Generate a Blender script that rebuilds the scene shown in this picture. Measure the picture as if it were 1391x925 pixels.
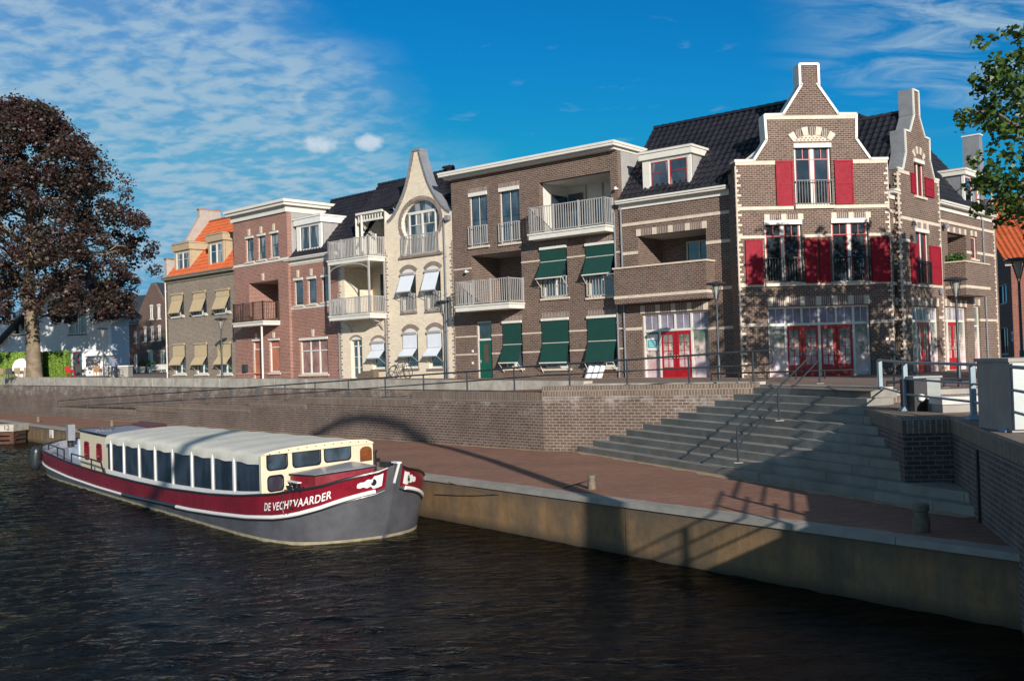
import bpy, bmesh, math, random
from mathutils import Matrix, Vector
from mathutils.geometry import tessellate_polygon
import numpy as np
random.seed(7); np.random.seed(7)
scene = bpy.context.scene
for o in list(bpy.data.objects): bpy.data.objects.remove(o)

# ------------------------------------------------------------------ camera
F = 1380.0; CX = 695.5; CY = 462.5; PITCH = math.atan(29.5/F); ROLL = .0315; CAMH = 1.0
cam = bpy.data.cameras.new('camera'); camo = bpy.data.objects.new('camera', cam)
scene.collection.objects.link(camo); scene.camera = camo
cam.sensor_width = 36; cam.lens = 36*F/1391; cam.sensor_fit = 'HORIZONTAL'; cam.clip_end = 6000; cam.clip_start = .1
camo.matrix_world = Matrix.Translation((0, 0, CAMH)) @ Matrix.Rotation(math.pi/2+PITCH, 4, 'X') @ Matrix.Rotation(-ROLL, 4, 'Z')
# ------------------------------------------------------------------ sun, sky
SUN_T = Vector((-.28, .95, 0)).normalized(); SUN_EL = math.radians(17)     # direction the light travels
sd = Vector((SUN_T.x*math.cos(SUN_EL), SUN_T.y*math.cos(SUN_EL), -math.sin(SUN_EL)))
sun = bpy.data.lights.new('sun', 'SUN'); sun.energy = 5.0; sun.angle = math.radians(.5); sun.color = (1, .92, .82)
suno = bpy.data.objects.new('sun', sun); scene.collection.objects.link(suno)
suno.rotation_euler = sd.to_track_quat('-Z', 'Y').to_euler(); suno.location = (20, -40, 30)
scene.view_settings.view_transform = 'Standard'; scene.view_settings.look = 'None'
scene.view_settings.exposure = 0.28; scene.view_settings.gamma = 1.0
scene.view_settings.use_curve_mapping = False
W = bpy.data.worlds.new('World'); scene.world = W; W.use_nodes = True
def build_world():
    nt = W.node_tree; N = nt.nodes; L = nt.links; N.clear()
    out = N.new('ShaderNodeOutputWorld'); bg = N.new('ShaderNodeBackground'); L.new(bg.outputs[0], out.inputs[0])
    sky = N.new('ShaderNodeTexSky'); sky.sky_type = 'NISHITA'; sky.sun_disc = False
    sky.sun_elevation = SUN_EL; sky.sun_rotation = math.atan2(-SUN_T.x, -SUN_T.y)
    sky.air_density = 1.0; sky.dust_density = .3; sky.ozone_density = 2.5; sky.altitude = 0
    hs = N.new('ShaderNodeHueSaturation'); hs.inputs['Hue'].default_value = .487; hs.inputs['Saturation'].default_value = 1.40; hs.inputs['Value'].default_value = .82
    L.new(sky.outputs[0], hs.inputs['Color'])
    tint = N.new('ShaderNodeMix'); tint.data_type = 'RGBA'; tint.blend_type = 'MULTIPLY'; tint.inputs[0].default_value = 1; tint.inputs[7].default_value = (.16, 1.16, 1.62, 1); L.new(hs.outputs[0], tint.inputs[6])
    dk_ = N.new('ShaderNodeMix'); dk_.data_type = 'RGBA'; dk_.blend_type = 'DARKEN'; dk_.inputs[0].default_value = 1; dk_.inputs[7].default_value = (1.6, 4.2, 7.4, 1); L.new(tint.outputs[2], dk_.inputs[6])
    tc = N.new('ShaderNodeTexCoord'); sp = N.new('ShaderNodeSeparateXYZ'); L.new(tc.outputs['Generated'], sp.inputs[0])
    def M(op, a, b=None, clamp=False):
        n = N.new('ShaderNodeMath'); n.operation = op; n.use_clamp = clamp
        for i, v in enumerate((a, b)):
            if v is None: continue
            if isinstance(v, (int, float)): n.inputs[i].default_value = v
            else: L.new(v, n.inputs[i])
        return n.outputs[0]
    x, y, z = sp.outputs
    zz = M('MAXIMUM', M('ADD', z, .17), .02)
    cb = N.new('ShaderNodeCombineXYZ'); L.new(M('DIVIDE', x, zz), cb.inputs[0]); L.new(M('DIVIDE', y, zz), cb.inputs[1])
    def noise(scale, det, rough, vec, dist=0, off=(0,0,0), st=(1,1,1), rot=0):
        mp = N.new('ShaderNodeMapping'); mp.inputs['Scale'].default_value = st; mp.inputs['Location'].default_value = off
        mp.inputs['Rotation'].default_value = (0, 0, rot)
        L.new(vec, mp.inputs[0]); n = N.new('ShaderNodeTexNoise'); L.new(mp.outputs[0], n.inputs['Vector'])
        n.inputs['Scale'].default_value = scale; n.inputs['Detail'].default_value = det; n.inputs['Roughness'].default_value = rough
        n.inputs['Distortion'].default_value = dist; return n.outputs['Fac']
    def ramp(fac, a, b):
        r = N.new('ShaderNodeMapRange'); r.interpolation_type = 'SMOOTHSTEP'; L.new(fac, r.inputs[0])
        r.inputs[1].default_value = a; r.inputs[2].default_value = b; return r.outputs[0]
    yy = M('MAXIMUM', y, .05)
    a = M('DIVIDE', x, yy); e = M('DIVIDE', z, yy)
    big = noise(1.2, 3, .55, cb.outputs[0])
    # left sheet: s grows towards the upper left
    edge = M('SUBTRACT', M('SUBTRACT', .15, M('MULTIPLY', e, .83)), a)
    m1 = ramp(M('ADD', edge, M('MULTIPLY', M('SUBTRACT', big, .5), .35)), -.03, .13)
    m1b = ramp(e, .03, .12); m1 = M('MULTIPLY', m1, M('ADD', M('MULTIPLY', m1b, .5), .5))
    fine = noise(15.0, 5, .52, cb.outputs[0], .25, (3, 1, 0), (1.0, 1.15, 1), .6)
    med = noise(3.0, 4, .6, cb.outputs[0], .3, (7, 2, 0), (1.0, 1.6, 1), -.3)
    f1 = ramp(M('ADD', M('MULTIPLY', fine, .60), M('MULTIPLY', med, .40)), .40, .60)
    c1 = M('MULTIPLY', m1, M('ADD', M('MULTIPLY', f1, .56), .24))
    # thin cirrus upper right
    m2 = M('MULTIPLY', ramp(a, .24, .46), ramp(e, .20, .30))
    f2 = ramp(noise(4.0, 7, .6, cb.outputs[0], .8, (1, 5, 0), (1, 2.3, 1), .5), .38, .70)
    c2 = M('MULTIPLY', M('MULTIPLY', m2, f2), .85)
    # faint wisps everywhere
    f3 = M('MULTIPLY', ramp(noise(6.0, 5, .6, cb.outputs[0], .3, (11, 3, 0), (1, 1.6, 1), .5), .62, .80), .25)
    # two small puffs
    def puff(a0, e0, ra, re):
        da = M('DIVIDE', M('SUBTRACT', a, a0), ra); de = M('DIVIDE', M('SUBTRACT', e, e0), re)
        r2 = M('ADD', M('MULTIPLY', da, da), M('MULTIPLY', de, de))
        nn = noise(40, 4, .6, tc.outputs['Generated'])
        return ramp(M('ADD', M('SUBTRACT', 1.0, r2), M('MULTIPLY', M('SUBTRACT', nn, .5), 2.2)), .1, 1.0)
    pf = M('MULTIPLY', M('MAXIMUM', puff(-.182, .221, .020, .012), puff(-.135, .221, .016, .011)), .75)
    tot = M('MINIMUM', M('MAXIMUM', M('ADD', c1, f3), c2), 1.0)
    mix = N.new('ShaderNodeMix'); mix.data_type = 'RGBA'; L.new(tot, mix.inputs[0]); zen = N.new('ShaderNodeMapRange'); zen.interpolation_type = 'SMOOTHSTEP'; L.new(z, zen.inputs[0])
    for i_, v_ in enumerate((.34, .80, 1.0, .42)): zen.inputs[i_+1].default_value = v_
    dz = N.new('ShaderNodeMix'); dz.data_type = 'RGBA'; dz.blend_type = 'MULTIPLY'; dz.inputs[0].default_value = 1; L.new(dk_.outputs[2], dz.inputs[6]); L.new(zen.outputs[0], dz.inputs[7])
    L.new(dz.outputs[2], mix.inputs[6])
    mix.inputs[7].default_value = (5.0, 6.9, 8.4, 1)
    mp_ = N.new('ShaderNodeMix'); mp_.data_type = 'RGBA'; L.new(pf, mp_.inputs[0]); L.new(mix.outputs[2], mp_.inputs[6]); mp_.inputs[7].default_value = (8.5, 9.4, 10.4, 1)
    L.new(mp_.outputs[2], bg.inputs[0]); bg.inputs[1].default_value = .066
build_world()

# ------------------------------------------------------------------ pixel geometry of the photograph (for placing things at their real distance)
def ray(px, py):
    a = (px-CX)/F; b = -(py-CY)/F; cr, sr = math.cos(ROLL), math.sin(ROLL); cp, sp = math.cos(PITCH), math.sin(PITCH)
    x = a*cr+b*sr; y = -a*sr+b*cr
    return Vector((x, cp-y*sp, sp+y*cp))
def onz(px, py, z):
    d = ray(px, py); t = (z-CAMH)/d.z; return Vector((d.x*t, d.y*t, z))
def atY(px, py, Y):
    d = ray(px, py); t = Y/d.y; return Vector((d.x*t, Y, CAMH+d.z*t))
def street(x, y):
    x = min(max(x, -60), 45); y = min(max(y, 20), 100); return -.112-.0102*x+.007*y
class Fr:
    """vertical facade plane: local x left to right, local y into the building, local z up (= world z)"""
    def __init__(s, o, d):
        s.o = Vector((o[0], o[1])); s.d = Vector(d).normalized(); s.n = Vector((-s.d.y, s.d.x))
        s.mat = Matrix.Translation((s.o.x, s.o.y, 0)) @ Matrix.Rotation(math.atan2(s.d.y, s.d.x), 4, 'Z')
    def q(s, px, py, v=0.0):
        r = ray(px, py); o = s.o+s.n*v
        t = o.dot(s.n)/(r.x*s.n.x+r.y*s.n.y); p = Vector((r.x*t, r.y*t))
        return ((p-s.o).dot(s.d), CAMH+r.z*t)
    def vz(s, px, py, u):
        r = ray(px, py); o = s.o+s.d*u
        t = o.dot(s.d)/(r.x*s.d.x+r.y*s.d.y); p = Vector((r.x*t, r.y*t))
        return ((p-s.o).dot(s.n), CAMH+r.z*t)
    def R(s, x0, y0, x1, y1, v=0.0):
        u0, z1 = s.q(x0, y0, v); u1, z0 = s.q(x1, y1, v); return (u0, u1, z0, z1)
    def W(s, u, v, z): p = s.o+s.d*u+s.n*v; return Vector((p.x, p.y, z))
    def L(s, p): q = Vector((p[0], p[1]))-s.o; return (q.dot(s.d), q.dot(s.n))

# ------------------------------------------------------------------ materials
MATS = {}
def nodes(name):
    m = bpy.data.materials.new(name); m.use_nodes = True; nt = m.node_tree; b = nt.nodes['Principled BSDF']; return m, nt, b
def mixc(nt, fac, a, b, mode='MIX'):
    n = nt.nodes.new('ShaderNodeMix'); n.data_type = 'RGBA'; n.blend_type = mode
    for i, v in ((0, fac), (6, a), (7, b)):
        if isinstance(v, (int, float)): n.inputs[i].default_value = v
        elif isinstance(v, tuple): n.inputs[i].default_value = (*v[:3], 1)
        else: nt.links.new(v, n.inputs[i])
    return n.outputs[2]
def tnoise(nt, vec, scale, det=4, rough=.6, st=None, dist=0):
    if st:
        mp = nt.nodes.new('ShaderNodeMapping'); mp.inputs['Scale'].default_value = st; nt.links.new(vec, mp.inputs[0]); vec = mp.outputs[0]
    n = nt.nodes.new('ShaderNodeTexNoise'); nt.links.new(vec, n.inputs['Vector']); n.inputs['Scale'].default_value = scale
    n.inputs['Detail'].default_value = det; n.inputs['Roughness'].default_value = rough; n.inputs['Distortion'].default_value = dist
    return n.outputs['Fac']
def mrange(nt, f, a, b, c=0., d=1.):
    r = nt.nodes.new('ShaderNodeMapRange'); nt.links.new(f, r.inputs[0])
    for i, v in enumerate((a, b, c, d)): r.inputs[i+1].default_value = v
    return r.outputs[0]
def ocoord(nt, which='Object'):
    return nt.nodes.new('ShaderNodeTexCoord').outputs[which]
def bump(nt, b, h, strength=.3, dist=.02):
    n = nt.nodes.new('ShaderNodeBump'); n.inputs['Strength'].default_value = strength; n.inputs['Distance'].default_value = dist
    nt.links.new(h, n.inputs['Height']); nt.links.new(n.outputs[0], b.inputs['Normal'])
def paint(name, col, rough=.5, var=.12, metal=0., scale=3., bmp=0., spec=.5, island=0.):
    if name in MATS: return MATS[name]
    m, nt, b = nodes(name); c = ocoord(nt)
    f = tnoise(nt, c, scale, 5, .65)
    d = tuple(x*(1-var*1.6) for x in col); l = tuple(min(1, x*(1+var)) for x in col)
    nt.links.new(mixc(nt, mrange(nt, f, .3, .7), d, l), b.inputs['Base Color'])
    if island:
        gi = nt.nodes.new('ShaderNodeNewGeometry'); src = b.inputs['Base Color'].links[0].from_socket
        nt.links.new(mixc(nt, mrange(nt, gi.outputs['Random Per Island'], 0, 1, 0, island), src, tuple(x*.45 for x in col)), b.inputs['Base Color'])
    f2 = tnoise(nt, c, scale*4, 3); nt.links.new(mrange(nt, f2, .3, .7, rough*.85, min(1, rough*1.15)), b.inputs['Roughness'])
    b.inputs['Metallic'].default_value = metal; b.inputs['Specular IOR Level'].default_value = spec
    if bmp: bump(nt, b, tnoise(nt, c, scale*12, 4), bmp, .01)
    MATS[name] = m; return m
def brickmat(name, c1, c2, mortar, bw=.21, rh=.085, ms=.011, flat=False, white=0., dirt=.25, scale=1., rough=.85, odd=.5):
    m, nt, b = nodes(name); c = ocoord(nt); sp = nt.nodes.new('ShaderNodeSeparateXYZ'); nt.links.new(c, sp.inputs[0])
    cb = nt.nodes.new('ShaderNodeCombineXYZ')
    if flat: nt.links.new(sp.outputs[0], cb.inputs[0]); nt.links.new(sp.outputs[1], cb.inputs[1])
    else:
        ad = nt.nodes.new('ShaderNodeMath'); ad.operation = 'ADD'; nt.links.new(sp.outputs[0], ad.inputs[0]); nt.links.new(sp.outputs[1], ad.inputs[1])
        nt.links.new(ad.outputs[0], cb.inputs[0]); nt.links.new(sp.outputs[2], cb.inputs[1])
    br = nt.nodes.new('ShaderNodeTexBrick'); nt.links.new(cb.outputs[0], br.inputs['Vector'])
    br.inputs['Scale'].default_value = scale; br.inputs['Brick Width'].default_value = bw; br.inputs['Row Height'].default_value = rh
    br.inputs['Mortar Size'].default_value = ms; br.inputs['Mortar Smooth'].default_value = .15; br.inputs['Bias'].default_value = -.1
    br.inputs['Color1'].default_value = (*c1, 1); br.inputs['Color2'].default_value = (*c2, 1); br.inputs['Mortar'].default_value = (*mortar, 1)
    col = br.outputs['Color']
    # individual odd bricks
    f = tnoise(nt, cb.outputs[0], 6.5, 2, .5, (1, 2.4, 1)); col = mixc(nt, mrange(nt, f, .55, .72, 0, odd), col, tuple(x*.45 for x in c1), 'MIX')
    f = tnoise(nt, c, .45, 6, .65); col = mixc(nt, mrange(nt, f, .35, .75, 0, dirt), col, tuple(x*.5 for x in c1))
    if white:
        f = tnoise(nt, cb.outputs[0], 1.1, 8, .72, (1, 1.6, 1)); g = mrange(nt, sp.outputs[2], -1.0, -.05, 0., .16)
        s = nt.nodes.new('ShaderNodeMath'); s.operation = 'ADD'; nt.links.new(f, s.inputs[0]); nt.links.new(g, s.inputs[1])
        col = mixc(nt, mrange(nt, s.outputs[0], .60, .78, 0, white), col, (.50, .47, .44))
    nt.links.new(col, b.inputs['Base Color']); b.inputs['Roughness'].default_value = rough
    inv = nt.nodes.new('ShaderNodeMath'); inv.operation = 'SUBTRACT'; inv.inputs[0].default_value = 1; nt.links.new(br.outputs['Fac'], inv.inputs[1])
    bump(nt, b, inv.outputs[0], .5, .01)
    MATS[name] = m; return m
def glassmat(name, col=(.012, .016, .02), rough=.03, curtain=0.):
    if name in MATS: return MATS[name]
    m, nt, b = nodes(name); c = ocoord(nt)
    base = mixc(nt, mrange(nt, tnoise(nt, c, 1.3, 3, .5, (1.2, 1, .7)), .42, .62), col, tuple(x*2.6+.01 for x in col))
    if curtain:
        f = tnoise(nt, c, 1.7, 2, .4, (1.6, 1.6, .25)); base = mixc(nt, mrange(nt, f, .50, .56, 0, curtain), base, (.30, .30, .30))
    nt.links.new(base, b.inputs['Base Color']); b.inputs['Roughness'].default_value = rough; b.inputs['IOR'].default_value = 2.1
    bump(nt, b, tnoise(nt, c, .9, 2), .04, .05)
    MATS[name] = m; return m
def filmmat(name, seed):
    """shop window film printed with a blurry pale terrace scene"""
    m, nt, b = nodes(name); c = ocoord(nt); sp = nt.nodes.new('ShaderNodeSeparateXYZ'); nt.links.new(c, sp.inputs[0])
    mp = nt.nodes.new('ShaderNodeMapping'); mp.inputs['Location'].default_value = (seed, seed*.7, seed*.3); nt.links.new(c, mp.inputs[0]); v = mp.outputs[0]
    low = mixc(nt, mrange(nt, tnoise(nt, v, 2.2, 5, .6, (1, 1, 1)), .35, .65), (.50, .28, .27), (.62, .56, .60))
    mid = mixc(nt, mrange(nt, tnoise(nt, v, 3.1, 6, .65, (1.4, 1, 1)), .38, .60), (.10, .13, .10), (.66, .52, .48))
    top = mixc(nt, mrange(nt, tnoise(nt, v, 2.6, 5, .6), .35, .65), (.06, .12, .09), (.22, .22, .20))
    k = mixc(nt, mrange(nt, sp.outputs[2], .75, 1.05), low, mid); k = mixc(nt, mrange(nt, sp.outputs[2], 1.45, 1.85), k, top)
    k = mixc(nt, mrange(nt, tnoise(nt, v, 5, 4, .7, (2, 1, .6)), .58, .70, 0, .45), k, (.62, .55, .58))
    nt.links.new(k, b.inputs['Base Color']); b.inputs['Roughness'].default_value = .12
    MATS[name] = m; return m
brown = brickmat('brown_brick', (.085, .045, .033), (.155, .094, .070), (.32, .265, .22), dirt=.35)
dkbrown = brickmat('dark_brown_brick', (.095, .055, .045), (.175, .110, .090), (.36, .30, .26), dirt=.35)
redb = brickmat('red_brick', (.20, .070, .048), (.32, .125, .088), (.52, .40, .34), dirt=.3)
tanb = brickmat('tan_brick', (.190, .148, .115), (.285, .230, .180), (.42, .37, .30), dirt=.3)
creamb = brickmat('cream_brick', (.68, .58, .44), (.78, .69, .54), (.62, .54, .44), ms=.006, dirt=.10, odd=.08)
farbrick = brickmat('far_brick', (.10, .055, .045), (.16, .09, .07), (.22, .17, .14), dirt=.3)
farred = brickmat('far_red_brick', (.20, .06, .04), (.27, .09, .06), (.3, .2, .16), dirt=.3)
quaybrick = brickmat('retaining_brick', (.115, .075, .060), (.185, .125, .098), (.36, .31, .26), bw=.25, rh=.10, ms=.013, white=.5, dirt=.6)
capbrick = brickmat('soldier_brick', (.15, .105, .075), (.24, .17, .125), (.34, .30, .26), bw=.10, rh=.34, ms=.014, dirt=.5)
darkwall = brickmat('damp_brick', (.075, .050, .045), (.125, .085, .075), (.22, .20, .19), bw=.25, rh=.095, ms=.013, dirt=.6, white=.10)
paving = brickmat('clinker_paving', (.25, .102, .058), (.36, .170, .105), (.22, .155, .12), bw=.26, rh=.10, ms=.012, flat=True, dirt=.45)
stpav = brickmat('street_paving', (.20, .12, .09), (.27, .17, .13), (.26, .22, .19), bw=.22, rh=.10, ms=.012, flat=True, dirt=.4)
stone = paint('cream_stone', (.60, .51, .41), .7, .10)
white = paint('white_paint', (.74, .73, .70), .45, .05)
offwhite = paint('cream_paint', (.66, .64, .58), .5, .05)
grey = paint('grey_paint', (.36, .35, .34), .5, .08)
lead = paint('lead_sheet', (.20, .21, .23), .45, .10)
redp = paint('red_gloss', (.36, .008, .014), .3, .10)
maroon = paint('shutter_maroon', (.26, .012, .026), .6, .10, scale=2.5, spec=.15)
greenp = paint('dark_green_gloss', (.006, .085, .055), .35, .08)
darkmetal = paint('dark_metal', (.035, .045, .055), .45, .12, metal=.2)
blackp = paint('black_paint', (.014, .014, .016), .4, .1)
tilek = paint('black_glazed_tile', (.020, .020, .027), .34, .22, scale=1.2)
tileo = paint('orange_clay_tile', (.46, .105, .034), .6, .15, scale=2)
tilefar = paint('far_slate_tile', (.032, .038, .05), .6, .15)
beigefab = paint('beige_fabric', (.50, .39, .235), .85, .05)
greenfab = paint('green_fabric', (.000, .042, .032), .8, .08)
whitefab = paint('white_fabric', (.66, .70, .76), .8, .03)
glass = glassmat('window_glass'); glassc = glassmat('window_glass_curtain', curtain=.9)
glassb = glassmat('window_glass_blue', (.02, .035, .05))
film = [filmmat('shop_film_a', 0), filmmat('shop_film_b', 5.3), filmmat('shop_film_c', 11.1)]
filmtop = paint('shop_film_top', (.25, .23, .30), .12, .28, scale=1.5)

# ------------------------------------------------------------------ mesh builder
class B:
    def __init__(s): s.v = []; s.f = []; s.m = []; s.mats = []; s.smooth = []
    def mi(s, m):
        if m not in s.mats: s.mats.append(m)
        return s.mats.index(m)
    def add(s, vs, fs, m, sm=False):
        k = len(s.v); i = s.mi(m); s.v += [tuple(p) for p in vs]
        for f in fs: s.f.append([k+a for a in f]); s.m.append(i); s.smooth.append(sm)
        return s
    def box(s, x0, x1, y0, y1, z0, z1, m):
        x0, x1 = min(x0, x1), max(x0, x1); y0, y1 = min(y0, y1), max(y0, y1); z0, z1 = min(z0, z1), max(z0, z1)
        vs = [(x0,y0,z0),(x1,y0,z0),(x1,y1,z0),(x0,y1,z0),(x0,y0,z1),(x1,y0,z1),(x1,y1,z1),(x0,y1,z1)]
        return s.add(vs, [(0,3,2,1),(4,5,6,7),(0,1,5,4),(1,2,6,5),(2,3,7,6),(3,0,4,7)], m)
    def hexa(s, p, m):      # 8 points: bottom 4 ccw, top 4 ccw
        return s.add(p, [(0,3,2,1),(4,5,6,7),(0,1,5,4),(1,2,6,5),(2,3,7,6),(3,0,4,7)], m)
    def quad(s, a, b, c, d, m): return s.add([a,b,c,d], [(0,1,2,3)], m)
    def prism(s, outline, y0, y1, m, holes=(), mrev=None, back=True):
        """outline/holes in (x,z), extruded along y from y0 (front) to y1"""
        loops = [list(outline)]+[list(h) for h in holes]
        tri = tessellate_polygon([[Vector((a, b, 0)) for a, b in l] for l in loops])
        flat = [p for l in loops for p in l]
        s.add([(a, y0, b) for a, b in flat], [tuple(t) for t in tri], m)
        if back: s.add([(a, y1, b) for a, b in flat], [tuple(t)[::-1] for t in tri], m)
        for k, l in enumerate(loops):
            n = len(l); vs = [(a, y0, b) for a, b in l]+[(a, y1, b) for a, b in l]
            s.add(vs, [(i, (i+1) % n, n+(i+1) % n, n+i) for i in range(n)], (mrev or m) if k else m)
        return s
    def tube(s, pts, r, m, n=8, closed=False, r2=None):
        pts = [Vector(p) for p in pts]; vs = []; K = len(pts); up = None
        for i, p in enumerate(pts):
            t = (pts[min(i+1, K-1)]-pts[max(i-1, 0)])
            if t.length < 1e-9: t = Vector((0,0,1))
            t.normalize()
            if up is None: up = t.orthogonal().normalized()
            else:
                up = (up-t*up.dot(t));  up = up.normalized() if up.length > 1e-6 else t.orthogonal().normalized()
            w = t.cross(up); rr = r if r2 is None else r+(r2-r)*i/max(1, K-1)
            if isinstance(r, (list, tuple)): rr = r[i]
            for j in range(n):
                a = 2*math.pi*j/n; vs.append(p+up*math.cos(a)*rr+w*math.sin(a)*rr)
        fs = [(i*n+j, i*n+(j+1) % n, (i+1)*n+(j+1) % n, (i+1)*n+j) for i in range(K-1) for j in range(n)]
        fs += [tuple(range(n))[::-1], tuple((K-1)*n+j for j in range(n))]
        return s.add(vs, fs, m, True)
    def lathe(s, prof, m, n=16, c=(0,0,0)):
        vs = [(c[0]+r*math.cos(2*math.pi*j/n), c[1]+r*math.sin(2*math.pi*j/n), c[2]+z) for r, z in prof for j in range(n)]
        K = len(prof); fs = [(i*n+j, i*n+(j+1) % n, (i+1)*n+(j+1) % n, (i+1)*n+j) for i in range(K-1) for j in range(n)]
        fs += [tuple(range(n))[::-1], tuple((K-1)*n+j for j in range(n))]
        return s.add(vs, fs, m, True)
    def arc(s, cx, cz, rx, rz, a0, a1, th, y0, y1, m, n=16):
        """flat arch band in the x-z plane"""
        p = [(cx+rx*math.cos(a0+(a1-a0)*i/n), cz+rz*math.sin(a0+(a1-a0)*i/n)) for i in range(n+1)]
        q = [(cx+(rx+th)*math.cos(a0+(a1-a0)*i/n), cz+(rz+th)*math.sin(a0+(a1-a0)*i/n)) for i in range(n+1)]
        for i in range(n):
            (ax, az), (bx, bz), (cx_, cz_), (dx, dz) = p[i], p[i+1], q[i+1], q[i]
            s.hexa([(ax,y0,az),(bx,y0,bz),(bx,y1,bz),(ax,y1,az),(dx,y0,dz),(cx_,y0,cz_),(cx_,y1,cz_),(dx,y1,dz)], m)
        return s
    def build(s, name, parent=None, mat=None, label=None):
        me = bpy.data.meshes.new(name); me.from_pydata(s.v, [], s.f)
        for m in s.mats: me.materials.append(m)
        me.polygons.foreach_set('material_index', s.m); me.polygons.foreach_set('use_smooth', s.smooth)
        bm = bmesh.new(); bm.from_mesh(me); bmesh.ops.recalc_face_normals(bm, faces=bm.faces); bm.to_mesh(me); bm.free()
        if any(s.smooth):
            try: me.set_sharp_from_angle(angle=math.radians(40))
            except Exception: pass
        o = bpy.data.objects.new(name, me); scene.collection.objects.link(o)
        if parent is not None: o.parent = parent
        if mat is not None: o.matrix_basis = mat
        if label: o['label'] = label
        return o
WM = {}
def thing(name, label, cat, loc=(0,0,0), rz=0, group=None, kind=None):
    o = bpy.data.objects.new(name, None); scene.collection.objects.link(o); o.empty_display_size = .3
    m = Matrix.Translation(loc) @ Matrix.Rotation(rz, 4, 'Z'); o.matrix_basis = m; WM[o.name] = m; o['kind'] = kind or 'thing'
    o['label'] = label; o['category'] = cat
    if group: o['group'] = group
    return o
def tag(o, label, cat, group=None, kind=None):
    if kind: o['kind'] = kind
    if kind != 'structure': o['label'] = label; o['category'] = cat
    if group: o['group'] = group
    return o
def rel(h, fr): return WM[h.name].inverted() @ (fr.mat if isinstance(fr, Fr) else fr)
def copy_thing(src, loc, rz=0, label=None, scale=1.0):
    m = Matrix.Translation(loc) @ Matrix.Rotation(rz, 4, 'Z') @ Matrix.Scale(scale, 4)
    r = src.copy(); scene.collection.objects.link(r); r.matrix_basis = m; WM[r.name] = m
    if label: r['label'] = label
    for ch in list(src.children):
        c = ch.copy(); scene.collection.objects.link(c); c.parent = r
        for g in ch.children:
            d = g.copy(); scene.collection.objects.link(d); d.parent = c
    return r

# ------------------------------------------------------------------ facade parts (all in the frame's own coordinates)
def rc(r): u0, u1, z0, z1 = r; return [(u0,z0),(u1,z0),(u1,z1),(u0,z1)]
def wall(h, fr, outline, holes, m, th=.3, y0=0., name='wall', mrev=None):
    return B().prism(outline, y0, y0+th, m, [rc(x) if isinstance(x, tuple) else x for x in holes], mrev).build(name, h, rel(h, fr))
def ring(b, r, t, y0, y1, m):
    u0, u1, z0, z1 = r
    b.box(u0, u0+t, y0, y1, z0, z1, m); b.box(u1-t, u1, y0, y1, z0, z1, m); b.box(u0+t, u1-t, y0, y1, z1-t, z1, m); b.box(u0+t, u1-t, y0, y1, z0, z0+t, m)
def window(h, fr, r, frame=white, sash=None, cols=2, rows=1, top=None, pane=None, y=.10, t=.06, sill=None, header=None, bars=0, mull=None, name='window'):
    """frame, sashes with glazing bars, pane as sub-part; top = height of a top light; y = depth of frame front"""
    u0, u1, z0, z1 = r; b = B(); sash = sash or frame; pane = pane or glass
    ring(b, r, t, y, y+.09, frame)
    zt = z1-top if top else z1-t
    if top: b.box(u0+t, u1-t, y+.002, y+.088, zt-.03, zt+.03, frame)
    w = (u1-u0-2*t)/cols
    for i in range(cols):
        a = u0+t+i*w; c = a+w
        if i: b.box(a-(mull or t)/2, a+(mull or t)/2, y+.004, y+.086, z0+t, z1-t, frame)
        g = (mull or t)/2 if cols > 1 else 0
        rr = (a+(g if i else 0), c-(g if i < cols-1 else 0), z0+t, zt)
        ring(b, rr, .045, y+.02, y+.07, sash)
        for k in range(1, rows): zz = rr[2]+(rr[3]-rr[2])*k/rows; b.box(rr[0]+.045, rr[1]-.045, y+.03, y+.06, zz-.015, zz+.015, sash)
        for k in range(1, bars+1): uu = rr[0]+(rr[1]-rr[0])*k/(bars+1); b.box(uu-.013, uu+.013, y+.032, y+.058, rr[2]+.045, rr[3]-.045, sash)
    if header: b.box(u0-.02, u1+.02, -.06, y, z1-header, z1+.02, frame)
    o = b.build(name, h, rel(h, fr))
    B().box(u0+t*.5, u1-t*.5, y+.05, y+.055, z0+t*.5, z1-t*.5, pane).build('pane', o)
    if sill is not None:
        B().box(u0-.10, u1+.10, -.09, y+.01, z0-.10, z0-.003, sill).build('sill', h, rel(h, fr))
    return o
def band(h, fr, u0, u1, z, th=.13, y=-.025, m=stone, name='stone_band'):
    return B().box(u0, u1, y, .06, z-th/2, z+th/2, m).build(name, h, rel(h, fr))
def quoins(h, fr, u, z0, z1, w=.30, side=1, m=stone, y=-.022, step=.20, name='quoin_strip'):
    b = B(); z = z0; k = 0; L_ = [(u, z0)]; base = .035
    while z < z1-.05:
        ww = w*.74 if k % 2 else w*.38; zt = min(z+step*.45, z1)
        L_ += [(u+side*ww, z), (u+side*ww, zt), (u+side*base, zt), (u+side*base, z+step)]; z += step; k += 1
    L_[-1] = (u+side*base, z1+.01); L_.append((u, z1+.01)); L_ = [p for i, p in enumerate(L_) if i == 0 or p != L_[i-1]]
    b.prism(L_, y, .05, m)
    return b.build(name, h, rel(h, fr))
def lintel(h, fr, u0, u1, z, hh=.32, n=3, y=-.02, m=stone, mb=None):
    """flat arch: stone blocks with soldier bricks between"""
    b = B(); w = .22
    for i in range(n):
        c = u0+w/2+(u1-u0-w)*i/max(1, n-1); b.box(c-w/2, c+w/2, y-.012, .05, z, z+hh, m)
    b.box(u0+w*.5, u1-w*.5, y+.008, .05, z+.005, z+hh-.005, capb2)
    return b.build('lintel', h, rel(h, fr))
capb2 = brickmat('soldier_course', (.14, .09, .075), (.22, .15, .12), (.45, .40, .35), bw=.085, rh=1.4, ms=.016, dirt=.3)
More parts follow.
